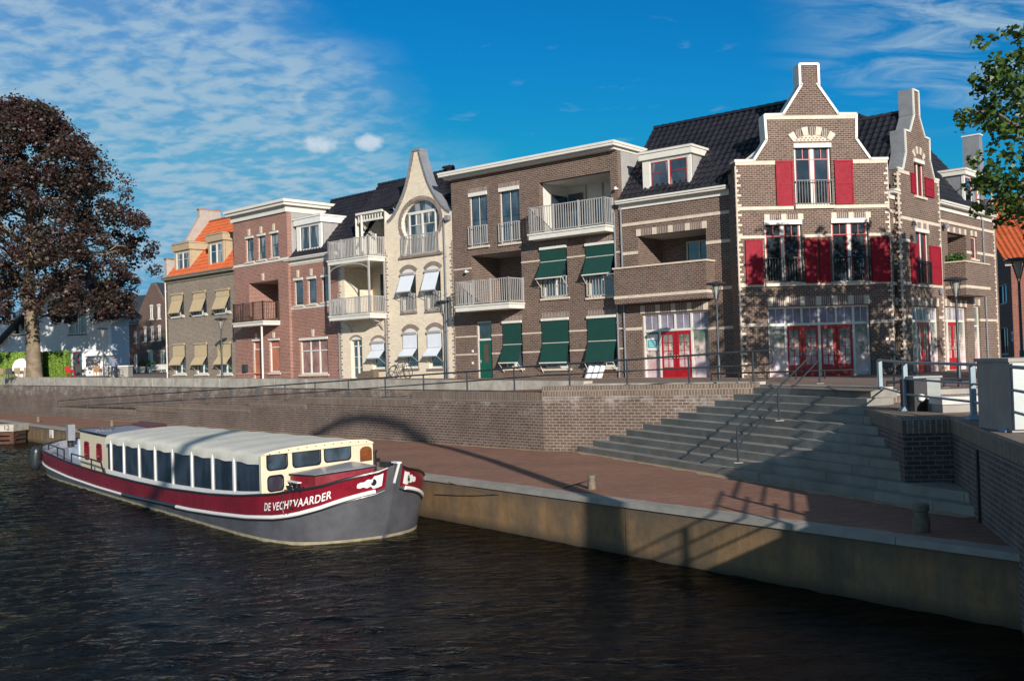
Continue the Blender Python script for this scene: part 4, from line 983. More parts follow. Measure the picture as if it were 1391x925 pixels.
# loggias
o = loggia(h, FB, lg1, 2.3, offwhite, offwhite, offwhite, [(lg1[0]+1.6, lg1[1]-.15, lg1[2]+.5, lg1[2]+1.75)], fl=grey)
b = B()
for k in (.28, .52, .76): uu = lg1[0]+(lg1[1]-lg1[0])*k; b.box(uu-.03, uu+.03, 2.24, 2.29, lg1[2], lg1[3], grey)
b.box(lg1[0]+.02, lg1[0]+.06, .9, 2.2, lg1[2], lg1[2]+2.0, glass); b.box(lg1[0]+.12, lg1[0]+.95, 2.2, 2.27, lg1[2]+.05, lg1[3]-.35, glassb); b.build('glass_panel', o)
loggia(h, FB, lg2, 2.2, brown, dkbrown, grey, [(lg2[1]-1.6, lg2[1]-.1, lg2[2], lg2[3]-.2)])
u1b = q(828,300)[0]; v1, zs1 = FB.vz(822,305,q(834.5,309)[0]); u1b = q(834.5,309)[0]; u0b = q(718,320,v1)[0]
slab_balcony(h, FB, u0b, u1b, -v1, zs1, .28, FB.q(760,277,v1)[1], offwhite, grey, .13, barr=.014)
u1b = q(712.5,411)[0]; v1, zs1 = FB.vz(691.4,410.5,u1b); u0b = q(618.5,416,v1)[0]
slab_balcony(h, FB, u0b, u1b, -v1, zs1, .28, FB.q(655,380.5,v1)[1], offwhite, grey, .13, barr=.014)
# door
b = B(); u0, u1, z0, z1 = dg; ring(b, dg, .07, .08, .2, offwhite); zt_ = q(658,468)[1]-.12; zt_ = z0+(z1-z0)*.70; b.box(u0+.07, u1-.07, .083, .19, zt_-.04, zt_+.05, offwhite)
o = b.build('door_frame', h, rel(h, FB)); B().box(u0+.05, u1-.05, .13, .14, zt_, z1-.05, glass).build('pane', o)
b = B(); b.prism(rc((u0+.07, u1-.07, z0, zt_-.04)), .10, .15, greenp, [rc((u0+.38, u1-.30, z0+1.0, zt_-.2))]); o = b.build('door', h, rel(h, FB))
B().box(u0+.36, u1-.28, .12, .13, z0+.95, zt_-.15, paint('brown_glass', (.10,.06,.05), .2)).build('pane', o); B().box(u0+.14, u0+.17, .05, .10, z0+1.0, z0+1.14, grey).build('handle', o)
for xx, yy in ((642.5,477),(642.5,493)): 
    u, z = q(xx, yy); B().box(u-.05, u+.05, -.04, -.003, z-.06, z+.06, white).build('doorbell', h, rel(h, FB))
# thin bands
def bands(y1, spans, th=.07):
    for x0, x1, yy in spans: u0 = q(x0, yy)[0]; u1 = q(x1, yy)[0]; band(h, FB, u0, u1, q((x0+x1)/2, yy)[1], th, m=stone)
zz = [q(633,456.5)[1], q(838,447.5)[1]]; zbm = sum(zz)/2
for a_, c_ in ((.02, dg[0]), (dg[1], g_[0][0]), (g_[0][1], g_[1][0]), (g_[1][1], g_[2][0]), (g_[2][1], BW)): band(h, FB, a_, c_, zbm, .07)
zbm = (q(633,480.5)[1]+q(842,475)[1])/2
for a_, c_ in ((.02, dg[0]), (dg[1], g_[0][0]), (g_[0][1], g_[1][0]), (g_[1][1], g_[2][0]), (g_[2][1], BW)): band(h, FB, a_, c_, zbm, .07)
zbm = (q(715,355.5)[1]+q(842,343)[1])/2
for a_, c_ in ((.02, lg2[0]), (lg2[1], f_[0][0]), (f_[0][1], f_[1][0]), (f_[1][1], BW)): band(h, FB, a_, c_, zbm, .07)
for w in [a1, a2]+g_+f_: B().box(w[0]-.05, w[1]+.05, -.008, .03, w[3]+.03, w[3]+.26, capb2).build('soldier_course', h, rel(h, FB))
pipe(h, FB, BW-.25, 0.1, zc_-3.1, -.06, .045, lead)
u, z = q(836,256,-.2); B().lathe([(.01,-.08),(.07,-.06),(.08,.03),(.02,.08)], white, 10, (u, -.2, z)).box(u-.02, u+.02, -.2, 0, z-.02, z+.02, white).build('wall_lamp', h, rel(h, FB))
u, z = q(633,369,-.2); B().lathe([(.01,-.08),(.07,-.06),(.08,.03),(.02,.08)], white, 10, (u, -.2, z)).box(u-.02, u+.02, -.2, 0, z-.02, z+.02, white).build('wall_lamp', h, rel(h, FB))
# white cloth hanging under the right-most green awning
cf = B(); u0 = q(797,505,-.25)[0]; u1 = q(821,505,-.25)[0]; n = 24; vs = []
zt_ = q(812,494,-.1)[1]; zb_ = q(810,516.5,-.5)[1]
for j in range(7):
    for i in range(n+1):
        t = i/n; vs.append((u0+(u1-u0)*t-.12*(j/6), -.12-.30*(j/6)+.045*math.cos(t*6*math.pi), zt_+(zb_-zt_)*j/6))
fs = [(j*(n+1)+i, j*(n+1)+i+1, (j+1)*(n+1)+i+1, (j+1)*(n+1)+i) for j in range(6) for i in range(n)]
cf.add(vs, fs, paint('white_cloth', (.8,.8,.8), .8, .03), True)
cl = cf.build('hanging_cloth', None, FB.mat); md = cl.modifiers.new('s', 'SOLIDIFY'); md.thickness = .02
tag(cl, 'white pleated cloth hanging below a green awning at street level', 'cloth')

# ------------------------------------------------------------------ cream house with bell gable
h = thing('cream_bell_gable_house', 'cream brick house with tall bell gable, keyhole window and pale awnings', 'building', (P[3].x, P[3].y, street(*P[3])), math.atan2(FC.d.y, FC.d.x))
CW = ulen(P[3], P[2]); q = FC.q
pk = [(525.4,302),(533,297),(541,281.5),(547,269),(551.6,256),(554.8,243),(557.5,229),(560,217),(562.3,205.8),(571,207.6),(574,220),(577.9,233),(582,246),(587.6,258),(594,270),(602,280),(611,287)]
uq = [q(*p) for p in pk]; cxx = (uq[8][0]+uq[9][0])/2
z_eL = 7.0; hwL = [(cxx-a, z) for a, z in uq[:9]][::-1]; hwR = [(a-cxx, z) for a, z in uq[9:]]
def lerp_prof(pr, z):
    for (a, za), (c, zc2) in zip(pr, pr[1:]):
        if (za-z)*(zc2-z) <= 0 and za != zc2: return a+(c-a)*(z-za)/(zc2-za)
    return pr[-1][0] if z < pr[-1][1] else pr[0][0]
zT = max(hwL[0][1], hwR[0][1]); zE = (hwL[-1][1]+hwR[-1][1])/2
lev = [zE+(zT-zE)*t for t in (0,.03,.10,.18,.28,.38,.5,.62,.75,.88,1)]
pr = [((lerp_prof(hwL, z)+lerp_prof(hwR, z))/2, z) for z in lev]
pr = [(min(a, CW/2-.02), z) for a, z in pr]; cxx = CW/2*.6+cxx*.4
Rt = [(cxx+a, z) for a, z in pr]; Lt = [(cxx-a, z) for a, z in reversed(pr)]
# keyhole opening
ku, kz = q(570,301.5); kr = (q(597.6,300)[0]-q(545,300)[0])/2; ks = q(570,346)[1]; kw = (q(597.5,330)[0]-q(544.3,330)[0])/2; kc = (q(597.6,300)[0]+q(545,300)[0])/2
rz = q(570,272)[1]-kz
key = [(kc-kw*.94,ks),(kc+kw*.94,ks)]+[(kc+kr*math.cos(t), kz+rz*math.sin(t)) for t in [math.radians(-38+(256)*i/22) for i in range(23)]]
win2 = [FC.R(545.5,372,566,423), FC.R(578.5,367.5,599.7,420.5)]; win1 = [FC.R(548.5,452,568.6,500), FC.R(581.5,450,602,500)]
wall(h, FC, [(0,Z0),(CW,Z0),(CW,zE)]+Rt+Lt+[(0,zE)], [key]+win2+win1, creamb, .3)
b = B(); order = Rt+Lt
for side in (Rt, Lt):
    for (ax, az), (bx, bz) in zip(side, side[1:]):
        d = Vector((bx-ax, bz-az)).normalized(); n_ = Vector((d.y, -d.x))
        if (ax-cxx)*n_.x < 0: n_ = -n_
        for t0, t1, y0_, y1_, mm_ in ((-.13, .0, -.015, .0, capb2), (-.02, .06, -.05, .55, lead)):
            a_, c_, d_, e_ = [Vector(p_)+n_*t for p_, t in (((ax,az),t0),((bx,bz),t0),((bx,bz),t1),((ax,az),t1))]
            b.hexa([(a_.x,y0_,a_.y),(c_.x,y0_,c_.y),(c_.x,y1_,c_.y),(a_.x,y1_,a_.y),(e_.x,y0_,e_.y),(d_.x,y0_,d_.y),(d_.x,y1_,d_.y),(e_.x,y1_,e_.y)], mm_)
b.box(Lt[0][0]-.08, Rt[-1][0]+.08, -.06, .56, zT-.02, zT+.10, lead)
b.build('gable_coping', h, rel(h, FC)); B().prism([(a, z-.03) for a, z in ([(0,zE-.5),(CW,zE-.5)]+Rt+Lt)], .301, .53, lead).build('gable_back', h, rel(h, FC))
b = B(); b.arc(kc, kz, kr, rz, math.radians(-38), math.radians(218), .22, -.03, .03, capb2, 28)
b.build('arch', h, rel(h, FC))
# keyhole window
b = B(); y_ = .16; t = .06
n = len(key)
for i in range(n):
    (ax, az), (bx, bz) = key[i], key[(i+1) % n]; b.tube([(ax,y_,az),(bx,y_,bz)], .05, offwhite, 6)
x0, x1 = kc-kr*.66, kc+kr*.66; zh = kz+rz*.42
ring(b, (x0-.05, x1+.05, ks+.02, zh+.05), .07, y_-.03, y_+.06, offwhite); b.box(kc-.05, kc+.05, y_-.028, y_+.058, ks+.09, zh-.02, offwhite)
b.box(x0-.3, x1+.3, y_-.02, y_+.05, zh+.05, zh+.12, offwhite)
for xx in ((x0+kc)/2, (x1+kc)/2): b.box(xx-.012, xx+.012, y_, y_+.03, kz-.1, zh-.02, offwhite)
b.box(x0, x1, y_, y_+.03, kz-.13, kz-.10, offwhite)
o = b.build('window', h, rel(h, FC)); B().prism(key, y_+.03, y_+.035, glassc).build('pane', o)
juliet(h, FC, (kc-kw*.95, kc+kw*.95, ks+.05, q(570,319)[1]), grey, step=.11); B().box(kc-kw-.15, kc+kw+.15, -.12, .1, ks-.12, ks-.002, capb2).build('sill', h, rel(h, FC))
def segarch(h, fr, w, th=.22, hgt=.22, mt=capb2, fill=offwhite):
    b = B(); um = (w[0]+w[1])/2; hw = (w[1]-w[0])/2; R_ = (hw*hw+hgt*hgt)/(2*hgt); a_ = math.asin(hw/R_); zc0 = w[3]+hgt-R_
    b.arc(um, zc0, R_, R_, math.pi/2-a_, math.pi/2+a_, th, -.03, .03, mt, 10)
    b.prism([(um+R_*math.sin(t), zc0+R_*math.cos(t)) for t in [a_-(2*a_)*i/10 for i in range(11)]], -.008, .01, fill)
    return b.build('arch', h, rel(h, fr))
for w in win2:
    window(h, FC, w, offwhite, offwhite, 1, 1, pane=glass, sill=capb2, y=.1); juliet(h, FC, (w[0]+.02, w[1]-.02, w[2]+.06, w[2]+.95), grey, step=.11); segarch(h, FC, w)
for w in win1: window(h, FC, w, offwhite, offwhite, 1, 1, pane=glassb, sill=capb2, y=.1); segarch(h, FC, w)
for w, kx, ky, bx, by in ((win2[0],545,375.5,538,397.5),(win2[1],578,370.5,571.3,395),(win1[0],548,473.6,541,484.3),(win1[1],581,472.5,574,484)):
    kz_ = q(kx, ky)[1]; v, zb = FC.vz(bx, by, w[0]+.02); awning(h, FC, w, kz_, -v if .3 < -v < 1.3 else .7, zb, whitefab, grey)
quoins(h, FC, CW, 0.3, zE-1.5, .26, -1, capb2, step=.17); quoins(h, FC, 0, 0.3, zE-1.5, .26, 1, capb2, step=.17)
pipe(h, FC, CW-.5, .2, zE-.3, -.07, .045, lead); pipe(h, FC, .30*0-.04, .2, 4.8, -.07, .04, lead)
u, z = q(607.5,296,-.15); B().box(u-.12, u+.12, -.25, -.02, z-.12, z+.12, lead).build('rain_head', h, rel(h, FC))
# recessed left part
q = FC2.q; C2 = ulen(P[4], P[3])
rec = (.55, C2-.05, q(480,426)[1], q(490,352)[1]-.35); rec2 = (.75, C2-.05, q(480,350)[1]+.05, q(505,292)[1])
dr = FC2.R(476.3,462,493,515); dr = (dr[0], dr[1], .32, dr[3]); wn = FC2.R(505.5,464,524,501)
wall(h, FC2, [(0,Z0),(C2,Z0),(C2,rec2[2]),(0,rec2[2])], [dr, wn, rec], creamb, .3)
loggia(h, FC2, rec, 2.0, creamb, creamb, grey, [(rec[0]+.8, rec[1]-.6, rec[2], rec[3]-.3)])
window(h, FC2, dr, offwhite, offwhite, 2, 3, top=.35, pane=glassb, y=.12); window(h, FC2, wn, offwhite, offwhite, 1, 1, pane=glassb, sill=capb2, y=.1); segarch(h, FC2, dr, .10, .18); segarch(h, FC2, wn, .14, .2)
kz_ = q(505,476.5)[1]; v, zb = FC2.vz(497,487,wn[0]); awning(h, FC2, wn, kz_, -v if .3 < -v < 1.3 else .7, zb, whitefab, grey)
quoins(h, FC2, .05, .3, rec2[2]-.4, .26, 1, capb2, step=.17); pipe(h, FC2, -.0, .3, 5.2, -.06, .04, lead)
# balconies with posts and arches
bu1 = C2-.0
v1, zs1 = FC2.vz(502.5,425,bu1); out1 = -v1; out1 = min(1.7, max(.9, out1)); zA = q(475,427.5,-out1)[1]; zAr = q(475,404.5,-out1)[1]; zB = q(475,350.5,-out1)[1]; zBr = q(475,324.5,-out1)[1]
bu0 = q(447,428,-out1)[0]
slab_balcony(h, FC2, bu0, bu1, out1, zA, .26, zAr, offwhite, grey, .12, barr=.018); slab_balcony(h, FC2, bu0, bu1, out1, zB, .26, zBr, offwhite, grey, .12, barr=.018)
b = B()
for u in (bu0+.05, bu1-.05): b.box(u-.045, u+.045, -out1+.0, -out1+.09, zA, zB-.26, grey)
b.box(bu1-.09, bu1, -.09, -.002, zA, zB-.26, grey); um = (bu0+bu1)/2
b.arc(um, zB-.75, (bu1-bu0)/2-.10, .42, 0, math.pi, .05, -out1+.02, -out1+.07, grey, 16)
b.build('balcony_frame', h, rel(h, FC2))
b = B()
for u in (bu0+.5, bu1-.3): b.tube([(u,-.02,zA-.9),(u,-.25,zA-.45),(u,-out1*.8,zA-.28)], .035, grey, 6)
b.build('bracket', h, rel(h, FC2))
# top-floor recess with scalloped canopy and roof
zcan = q(485,293)[1]; c0 = q(484.5,292)[0]; b = B()
b.box(c0, C2-.1, -.1, 2.2, zcan-.02, zcan+.10, offwhite); b.box(c0+.1, C2-.12, -.02, .04, zcan-.42, zcan-.30, offwhite)
n = 9
for i in range(n): uu = c0+.15+(C2-.4-c0)*i/(n-1); b.box(uu-.03, uu+.03, -.01, .03, zcan-.30, zcan-.02, offwhite)
b.build('canopy', h, rel(h, FC2))
B().tube([(c0+.4,.0,rec2[2]),(c0+.4,.0,zcan-.02)], .07, offwhite, 10).build('post', h, rel(h, FC2))
o = loggia(h, FC2, (c0-.2, C2-.02, rec2[2]-.02, zcan-.0), 2.1, offwhite, offwhite, offwhite, [(c0+.5, C2-.5, rec2[2]+.05, zcan-.45)], th=.05)
# roofs of the cream house
q = FC2.q; DRc = 3.2; zrc = q(500,255,DRc)[1]; b = B(); ze_ = rec2[2]+.02
tiled(b, (-.1,-.02,q(463,340)[1]), (c0-.15,-.02,q(463,340)[1]), (c0+.25,DRc,zrc), (q(483,300,DRc)[0]*0+.15,DRc,zrc), tilek, .26, .33)
tiled(b, (c0-.1,.0,zcan+.12), (C2+.6,.0,zcan+.12), (C2+1.6,DRc,zrc), (c0+.15,DRc,zrc), tilek, .26, .33)
ridge(b, (.1,DRc,zrc+.03), (C2+1.6,DRc,zrc+.03), tilek); b.build('roof', h, rel(h, FC2))
q = FC.q; zr3 = q(595,227.5,3.0)[1]; b = B()
ur3 = min(CW-.3, q(601,229,3.0)[0]); tiled(b, (CW*.45,.75,zE-.2), (CW-.02,.75,zE-.2), (ur3,3.2,zr3), (CW*.45,3.2,zr3), tilek, .26, .33); ridge(b, (CW*.4,3.2,zr3-.02), (ur3-.2,3.2,zr3-.02), tilek, .08)
tiled(b, (.0,.75,zE-.2), (CW*.5,.75,zE-.2), (CW*.5,3.2,zrc), (.0,3.2,zrc), tilek, .26, .33)
b.build('roof', h, rel(h, FC))
core(h, FC, .2, CW-.2, zE-.6, 2.0, 6); core(h, FC2, .2, C2-.2, rec2[2]-.3, 2.6, 6)
b = B(); b.quad((0,3.2,zrc-.1),(ur3,3.2,zr3-.1),(CW-.4,6.4,zE-1),(0,6.4,zE-1), tilek); b.build('roof_back', h, rel(h, FC))
b = B(); b.quad((0,3.2,zrc-.1),(C2,3.2,zrc-.1),(C2,6.4,zE),(0,6.4,zE), tilek); b.build('roof_back', h, rel(h, FC2))

# ------------------------------------------------------------------ red brick house
P4, P5, P6 = P[4], P[5], P[6]; FRd = Fr(P5, P4-P5); q = FRd.q; RW = ulen(P4, P5)
h = thing('red_brick_house', 'red brick house with white cornice, black roof with white dormer and recessed balcony', 'building', (P5.x, P5.y, street(*P5)), math.atan2(FRd.d.y, FRd.d.x))
us = q(393,450)[0]; zc_ = (q(322.3,304)[1]+q(387,288.5)[1])/2; zgr = (q(390,353)[1]+q(446,343.5)[1])/2
OUTR = .18; FRf = Fr(P5-FRd.n*OUTR, FRd.d); qf = FRf.q; usf = qf(393.3,440)[0]
t3 = [FRf.R(333.5,323,344.8,355), FRf.R(349.8,319.5,361,352), FRf.R(366.5,316,378.6,349)]
lgr = (qf(338.5,400)[0], qf(378.5,400)[0], q(350,436)[1]+.05, (qf(338.5,385)[1]+qf(378,380)[1])/2)
drd = FRf.R(343,462,355.6,516); drd = (drd[0], drd[1], .42, drd[3]); wgl = FRf.R(365,461,380.7,506)
wall(h, FRf, [(0,Z0),(usf,Z0),(usf,zc_),(0,zc_)], t3+[lgr, drd, wgl], redb, .3)
B().box(usf-.28, usf-.003, .301, 6, 3, zc_, grey).build('side_wall', h, rel(h, FRf)); B().box(.003, .28, .301, 6, 3, zc_, grey).build('side_wall', h, rel(h, FRf))
b = B(); b.box(-.1, usf+.05, -.12, 5.8, zc_, zc_+.38, offwhite); b.box(-.25, usf+.3, -.40, 5.9, zc_+.38, zc_+.55, offwhite); b.box(-.35, usf+.4, -.5, 6, zc_+.55, zc_+.72, offwhite); b.build('cornice', h, rel(h, FRf))
def keystone(h, fr, w, hh=.42):
    um = (w[0]+w[1])/2; B().prism([(um-.09,w[3]+.06),(um+.09,w[3]+.06),(um+.12,w[3]+.06+hh),(um-.12,w[3]+.06+hh)], -.05, .03, stone).build('keystone', h, rel(h, fr))
for w in t3: window(h, FRf, w, offwhite, darkmetal, 1, 2, pane=glassc, sill=stone, y=.09, header=.10); keystone(h, FRf, w)
window(h, FRf, wgl, offwhite, offwhite, 1, 1, top=.5, pane=paint('blind_orange', (.42,.15,.09), .3, .2, scale=.8), sill=stone, header=.08); keystone(h, FRf, wgl, .35)
window(h, FRf, drd, offwhite, paint('door_orange', (.36,.12,.06), .4), 1, 2, top=.6, pane=paint('blind_orange', (.42,.15,.09), .3), header=.08); keystone(h, FRf, drd, .35)
loggia(h, FRf, lgr, 2.0, redb, redb, grey, [(lgr[0]+.8, lgr[1]-.2, lgr[2], lgr[3]-.4)]); keystone(h, FRf, lgr, .45)
u1b = qf(380.4,436)[0]; v1, zs1 = FRf.vz(357.4,436,u1b); o1 = min(1.8, max(.9, -v1)); u0b = qf(316.5,438,-o1)[0]; 
slab_balcony(h, FRf, u0b, u1b, o1, qf(340,437,-o1)[1], .26, qf(340,411.5,-o1)[1], offwhite, paint('brown_rail', (.07,.04,.03), .5), .12)
B().tube([(u1b-.4,-o1+.15,.4),(u1b-.4,-o1+.15,qf(340,437,-o1)[1]-.26)], .06, offwhite, 8).build('post', h, rel(h, FRf))
band(h, FRf, 0, usf, (qf(322,362)[1]+qf(389,351.5)[1])/2, .16, m=offwhite)
band(h, FRf, 0, usf, (qf(385,506)[1]), .06, m=paint('brick_light', (.5,.26,.2), .8))
u, z = qf(333,500,-.1); B().box(u-.18, u+.18, -.22, -.003, z-.22, z+.22, darkmetal).build('letterbox', h, rel(h, FRf))
# right part
r3 = [FRd.R(399.3,379,412,414.5), FRd.R(417.3,377,430,412.3), FRd.R(436.5,374.5,448,409.8)]; wb = FRd.R(407,460,446.3,508)
wall(h, FRd, [(us-.1,Z0),(RW,Z0),(RW,zgr-.15),(us-.1,zgr-.15)], r3+[wb], redb, .3)
for w in r3: window(h, FRd, w, offwhite, darkmetal, 1, 1, pane=glassb, sill=stone, y=.09, header=.12); keystone(h, FRd, w)
window(h, FRd, wb, offwhite, offwhite, 3, 1, top=.75, pane=paint('blind_pink', (.30,.17,.15), .3, .35, scale=1.0), sill=stone, header=.12); keystone(h, FRd, wb)
gutter(h, FRd, us-.1, RW, zgr, .25, .14, offwhite); band(h, FRd, us, RW, (q(393,361)[1]+q(446,353)[1])/2, .12); band(h, FRd, us, RW, (q(393,420)[1]+q(447,413.5)[1])/2, .16, m=offwhite)
DRr = 3.4; zrr = q(440,276,DRr)[1]; b = B(); tiled(b, (us+.02,-.05,zgr+.03), (RW+.4,-.05,zgr+.03), (RW+.4,DRr,zrr), (us+.02,DRr,zrr), tilek, .27, .34); ridge(b, (us,DRr,zrr+.03), (RW+.4,DRr,zrr+.03), tilek); b.build('roof', h, rel(h, FRd))
d0 = q(403,330,.3)[0]; d1 = q(436.5,330,.3)[0]; dzt = q(420,294,.2)[1]
dormer(h, FRd, d0, d1, zgr-.02, dzt, .3, 2.8, white, grey, win=(q(408,320,.32)[0], q(433.5,320,.32)[0], q(420,338.5,.32)[1], q(420,306.5,.32)[1]), frame=white, sash=darkmetal, fas=.42)
core(h, FRd, .3, RW-.2, zgr-.3, 2.4, 6); core(h, FRf, .3, usf-.3, zc_-.1, 2.4, 5.8)
b = B(); b.quad((us,DRr,zrr-.1),(RW,DRr,zrr-.1),(RW,6.8,zgr),(us,6.8,zgr), tilek); b.build('roof_back', h, rel(h, FRd))

# ------------------------------------------------------------------ tan house
TW = ulen(P6, P5); q = FT.q
h = thing('tan_brick_house', 'greyish tan brick house with orange tiled roof and two beige dormers', 'building', (P6.x, P6.y, street(*P6)), math.atan2(FT.d.y, FT.d.x))
zgt = (q(224,378)[1]+q(320,363)[1])/2
up = [FT.R(234,399.5,250,429), FT.R(263.6,396.5,281,426.5), FT.R(294.5,393.5,313.3,423.5)]; lo = [FT.R(236,467,252.8,508), FT.R(265.4,466,283,508), FT.R(296.6,465,315.5,508)]
wall(h, FT, [(0,Z0),(TW,Z0),(TW,zgt-.2),(0,zgt-.2)], up+lo, tanb, .3)
for w in up+lo: window(h, FT, w, offwhite, offwhite, 2, 1, pane=glassb, sill=offwhite, y=.1)
for i, (w, kx, ky, bx, by) in enumerate(((up[0],234,409,228,426),(up[1],263.6,407,256.7,423.6),(up[2],294.5,404,287,420.5),(lo[0],236,484.4,228.5,496),(lo[1],265.4,484.4,258,495.7),(lo[2],296.6,484,289,495))):
    kz_ = q(kx, ky)[1]; v, zb = FT.vz(bx, by, w[0]+.02); awning(h, FT, w, kz_, -v if .3 < -v < 1.4 else .8, zb, beigefab, paint('beige_metal', (.42,.33,.22), .5))
b = B()
for u in (.75, TW*.40, TW*.70): b.box(u-.05, u+.05, -.02, .02, 3.2, 5.0, tanb)
gutter(h, FT, -.1, TW-.02, zgt, .28, .2, paint('olive_paint', (.22,.19,.14), .6))
DRt = 3.4; zrt = q(290,301,DRt)[1]; b = B(); tiled(b, (.3,-.05,zgt+.03), (TW-.02,-.05,zgt+.03), (TW-.02,DRt,zrt), (.3,DRt,zrt), tileo, .28, .34, .05); ridge(b, (.3,DRt,zrt+.03), (TW,DRt,zrt+.03), tileo); b.build('roof', h, rel(h, FT))
beigep = paint('beige_paint', (.44,.34,.22), .6, .06)
for x0, x1, xr, yt in ((237,258,279,333),(283,303.8,322,320)):
    d0 = q(x0,350,.3)[0]; d1 = q(x1,350,.3)[0]; zt_ = q((x0+x1)/2,yt-3,.2)[1]
    dormer(h, FT, d0, d1, zgt+.05, zt_, .3, 2.7, beigep, beigep, frame=offwhite, sash=offwhite, rows=2, fas=.5, roofm=dkbrown, win=(d0+.22, d1-.12, zgt+.2, zt_-.62))
# parapet gable and chimney on the left end
zch = q(262,292,DRt)[1]; EW = Fr(FT.o+FT.d*.3, FT.n)
wall(h, EW, [(-.05,zgt-.3),(6.8,zgt-.3),(6.8,zgt+.5),(DRt+.9,zrt+.35),(DRt+.9,zch),(DRt-.8,zch),(DRt-.8,zrt+.35),(.6,zgt+1.3),(-.05,zgt+1.3)], [], paint('grey_render', (.40,.34,.30), .8, .1), .3, name='gable_parapet')
B().box(-.02, .28, DRt-.85, DRt+.95, zch, zch+.12, redb).box(-.02, .30, -.1, .6, zgt+1.28, zgt+1.4, dkbrown).build('chimney_cap', h, rel(h, FT))
EW2 = Fr(FT.o, FT.n); wall(h, EW2, [(0,Z0),(6.8,Z0),(6.8,zgt),(3.4,zrt-.3),(0,zgt)], [], tanb, -.28, name='end_wall')
core(h, FT, .3, TW-.3, zgt-.3, 2.4, 6.6)
pipe(h, FT, TW-.06, .4, zgt-.2, -.06, .04, offwhite); pipe(h, FT, .06, .4, zgt-.2, -.06, .04, offwhite)
# ================================================================== BOAT
BO = Vector((-3.3, 24.5)); BX = Vector((.605,-.797)).normalized()
FBt = Fr(BO, BX)                       # local x towards the bow, local y away from the viewer (port), z world
BM = Matrix.Translation((BO.x, BO.y, -3.1)) @ Matrix.Rotation(math.atan2(BX.y, BX.x), 4, 'Z')
boat = thing('canal_boat', 'long maroon and grey canal tour boat with cream canopy moored at the quay', 'boat', (BO.x, BO.y, -3.1), math.atan2(BX.y, BX.x))
WLP = [(.12,0),(.06,.85),(-.18,1.55),(-.7,2.05),(-1.8,2.28),(-4,2.35),(-21,2.33),(-24.8,2.05),(-26.2,1.4),(-27.0,.7),(-27.3,0)]
DKP = [(.86,0),(.74,.50),(.35,1.25),(-.35,1.83),(-1.4,2.22),(-3.2,2.38),(-21.6,2.38),(-25.5,2.15),(-27.0,1.50),(-27.9,.70),(-28.2,0)]
def interp(t, pts):
    if t >= pts[0][0]: return pts[0][1]
    for (a, va), (c, vc) in zip(pts, pts[1:]):
        if c <= t <= a: 
            k = (t-a)/(c-a); return va+(vc-va)*k
    return pts[-1][1]
ZG = [(1,1.80),(.86,1.80),(.75,1.66),(.35,1.50),(0,1.36),(-1.3,1.14),(-3,.98),(-5,.86),(-8,.76),(-11,.73),(-14,.74),(-17,.78),(-20,.87),(-23,1.0),(-26.8,1.12),(-28.3,1.22)]
ZW = [(1,1.36),(.86,1.34),(.75,1.20),(.35,1.02),(0,.86),(-.5,.71),(-1.1,.61),(-2.5,.50),(-4.4,.40),(-6.4,.32),(-12,.21),(-16,.22),(-20,.28),(-23,.38),(-26.8,.50),(-28.3,.58)]
def smooth(pts, n=3):
    pts = [Vector(p) for p in pts]
    for _ in range(n):
        q = [pts[0]]
        for a, c in zip(pts, pts[1:]): q += [a.lerp(c, .25), a.lerp(c, .75)]
        q.append(pts[-1]); pts = q
    return pts
def resample(pts, ts):
    L = [0]
    for a, c in zip(pts, pts[1:]): L.append(L[-1]+(c-a).length)
    out = []
    for t in ts:
        s = t*L[-1]
        for i in range(len(pts)-1):
            if L[i+1] >= s-1e-9: out.append(pts[i].lerp(pts[i+1], (s-L[i])/max(1e-9, L[i+1]-L[i]))); break
    return out
NST = 90
ts = [(.5-.5*math.cos(math.pi*i/NST))*.35+(i/NST)*.65 for i in range(NST+1)]
wl = resample(smooth(WLP), ts); dk = resample(smooth(DKP), ts)
NRM = []
for i in range(NST+1):
    a_ = dk[max(0, i-1)]; c_ = dk[min(NST, i+1)]; t_ = (c_-a_).normalized(); n_ = Vector((-t_.y, t_.x)); n_ = n_ if n_.y > 0 or (abs(n_.y) < 1e-3 and n_.x*(1 if dk[i].x > 0 else -1) > 0) else -n_; NRM.append(n_)
NRM[0] = Vector((1, 0)); NRM[NST] = Vector((-1, 0))
def hullpt(i, zf, side, off=0.):
    """station i, zf = height above water, side -1 near, +1 far"""
    d = dk[i]; zg_ = interp(d.x, ZG); k = max(-.3, min(1.05, zf/zg_)); k2 = k**.8 if k > 0 else k*.6
    p = wl[i].lerp(d, k2); fy = 1.; sx = 0.
    if side > 0: e_ = min(1., max(0., (p.x+7)/4.)); fy = 1-e_*(.10+.12*(1-max(0, min(1, k2)))); sx = -.12*p.y*e_
    return Vector((p.x+sx+NRM[i].x*off, side*(p.y*fy+NRM[i].y*off), zf))
hullgrey = paint('hull_grey', (.088, .090, .102), .38, .2, scale=1.3); hullred = paint('hull_maroon', (.20, .008, .020), .28, .18, scale=.9)
scum = paint('waterline_scum', (.30, .26, .17), .8, .25, scale=3); wht = paint('boat_white', (.78, .78, .76), .35, .04); cream = paint('boat_cream', (.74, .65, .47), .4, .05)
blk = paint('boat_black', (.012, .013, .016), .35, .1)
def strip(levels, m, i0=0, i1=NST, sides=(-1, 1), off=0.):
    b = B()
    for s in sides:
        vs = []; n = i1-i0+1
        for lv in levels:
            for i in range(i0, i1+1): vs.append(hullpt(i, lv(dk[i].x), s, off))
        fs = [(r*n+i, r*n+i+1, (r+1)*n+i+1, (r+1)*n+i) for r in range(len(levels)-1) for i in range(n-1)]
        b.add(vs, fs, m, True)
    return b
zg_ = lambda x: interp(x, ZG); zw_ = lambda x: interp(x, ZW)
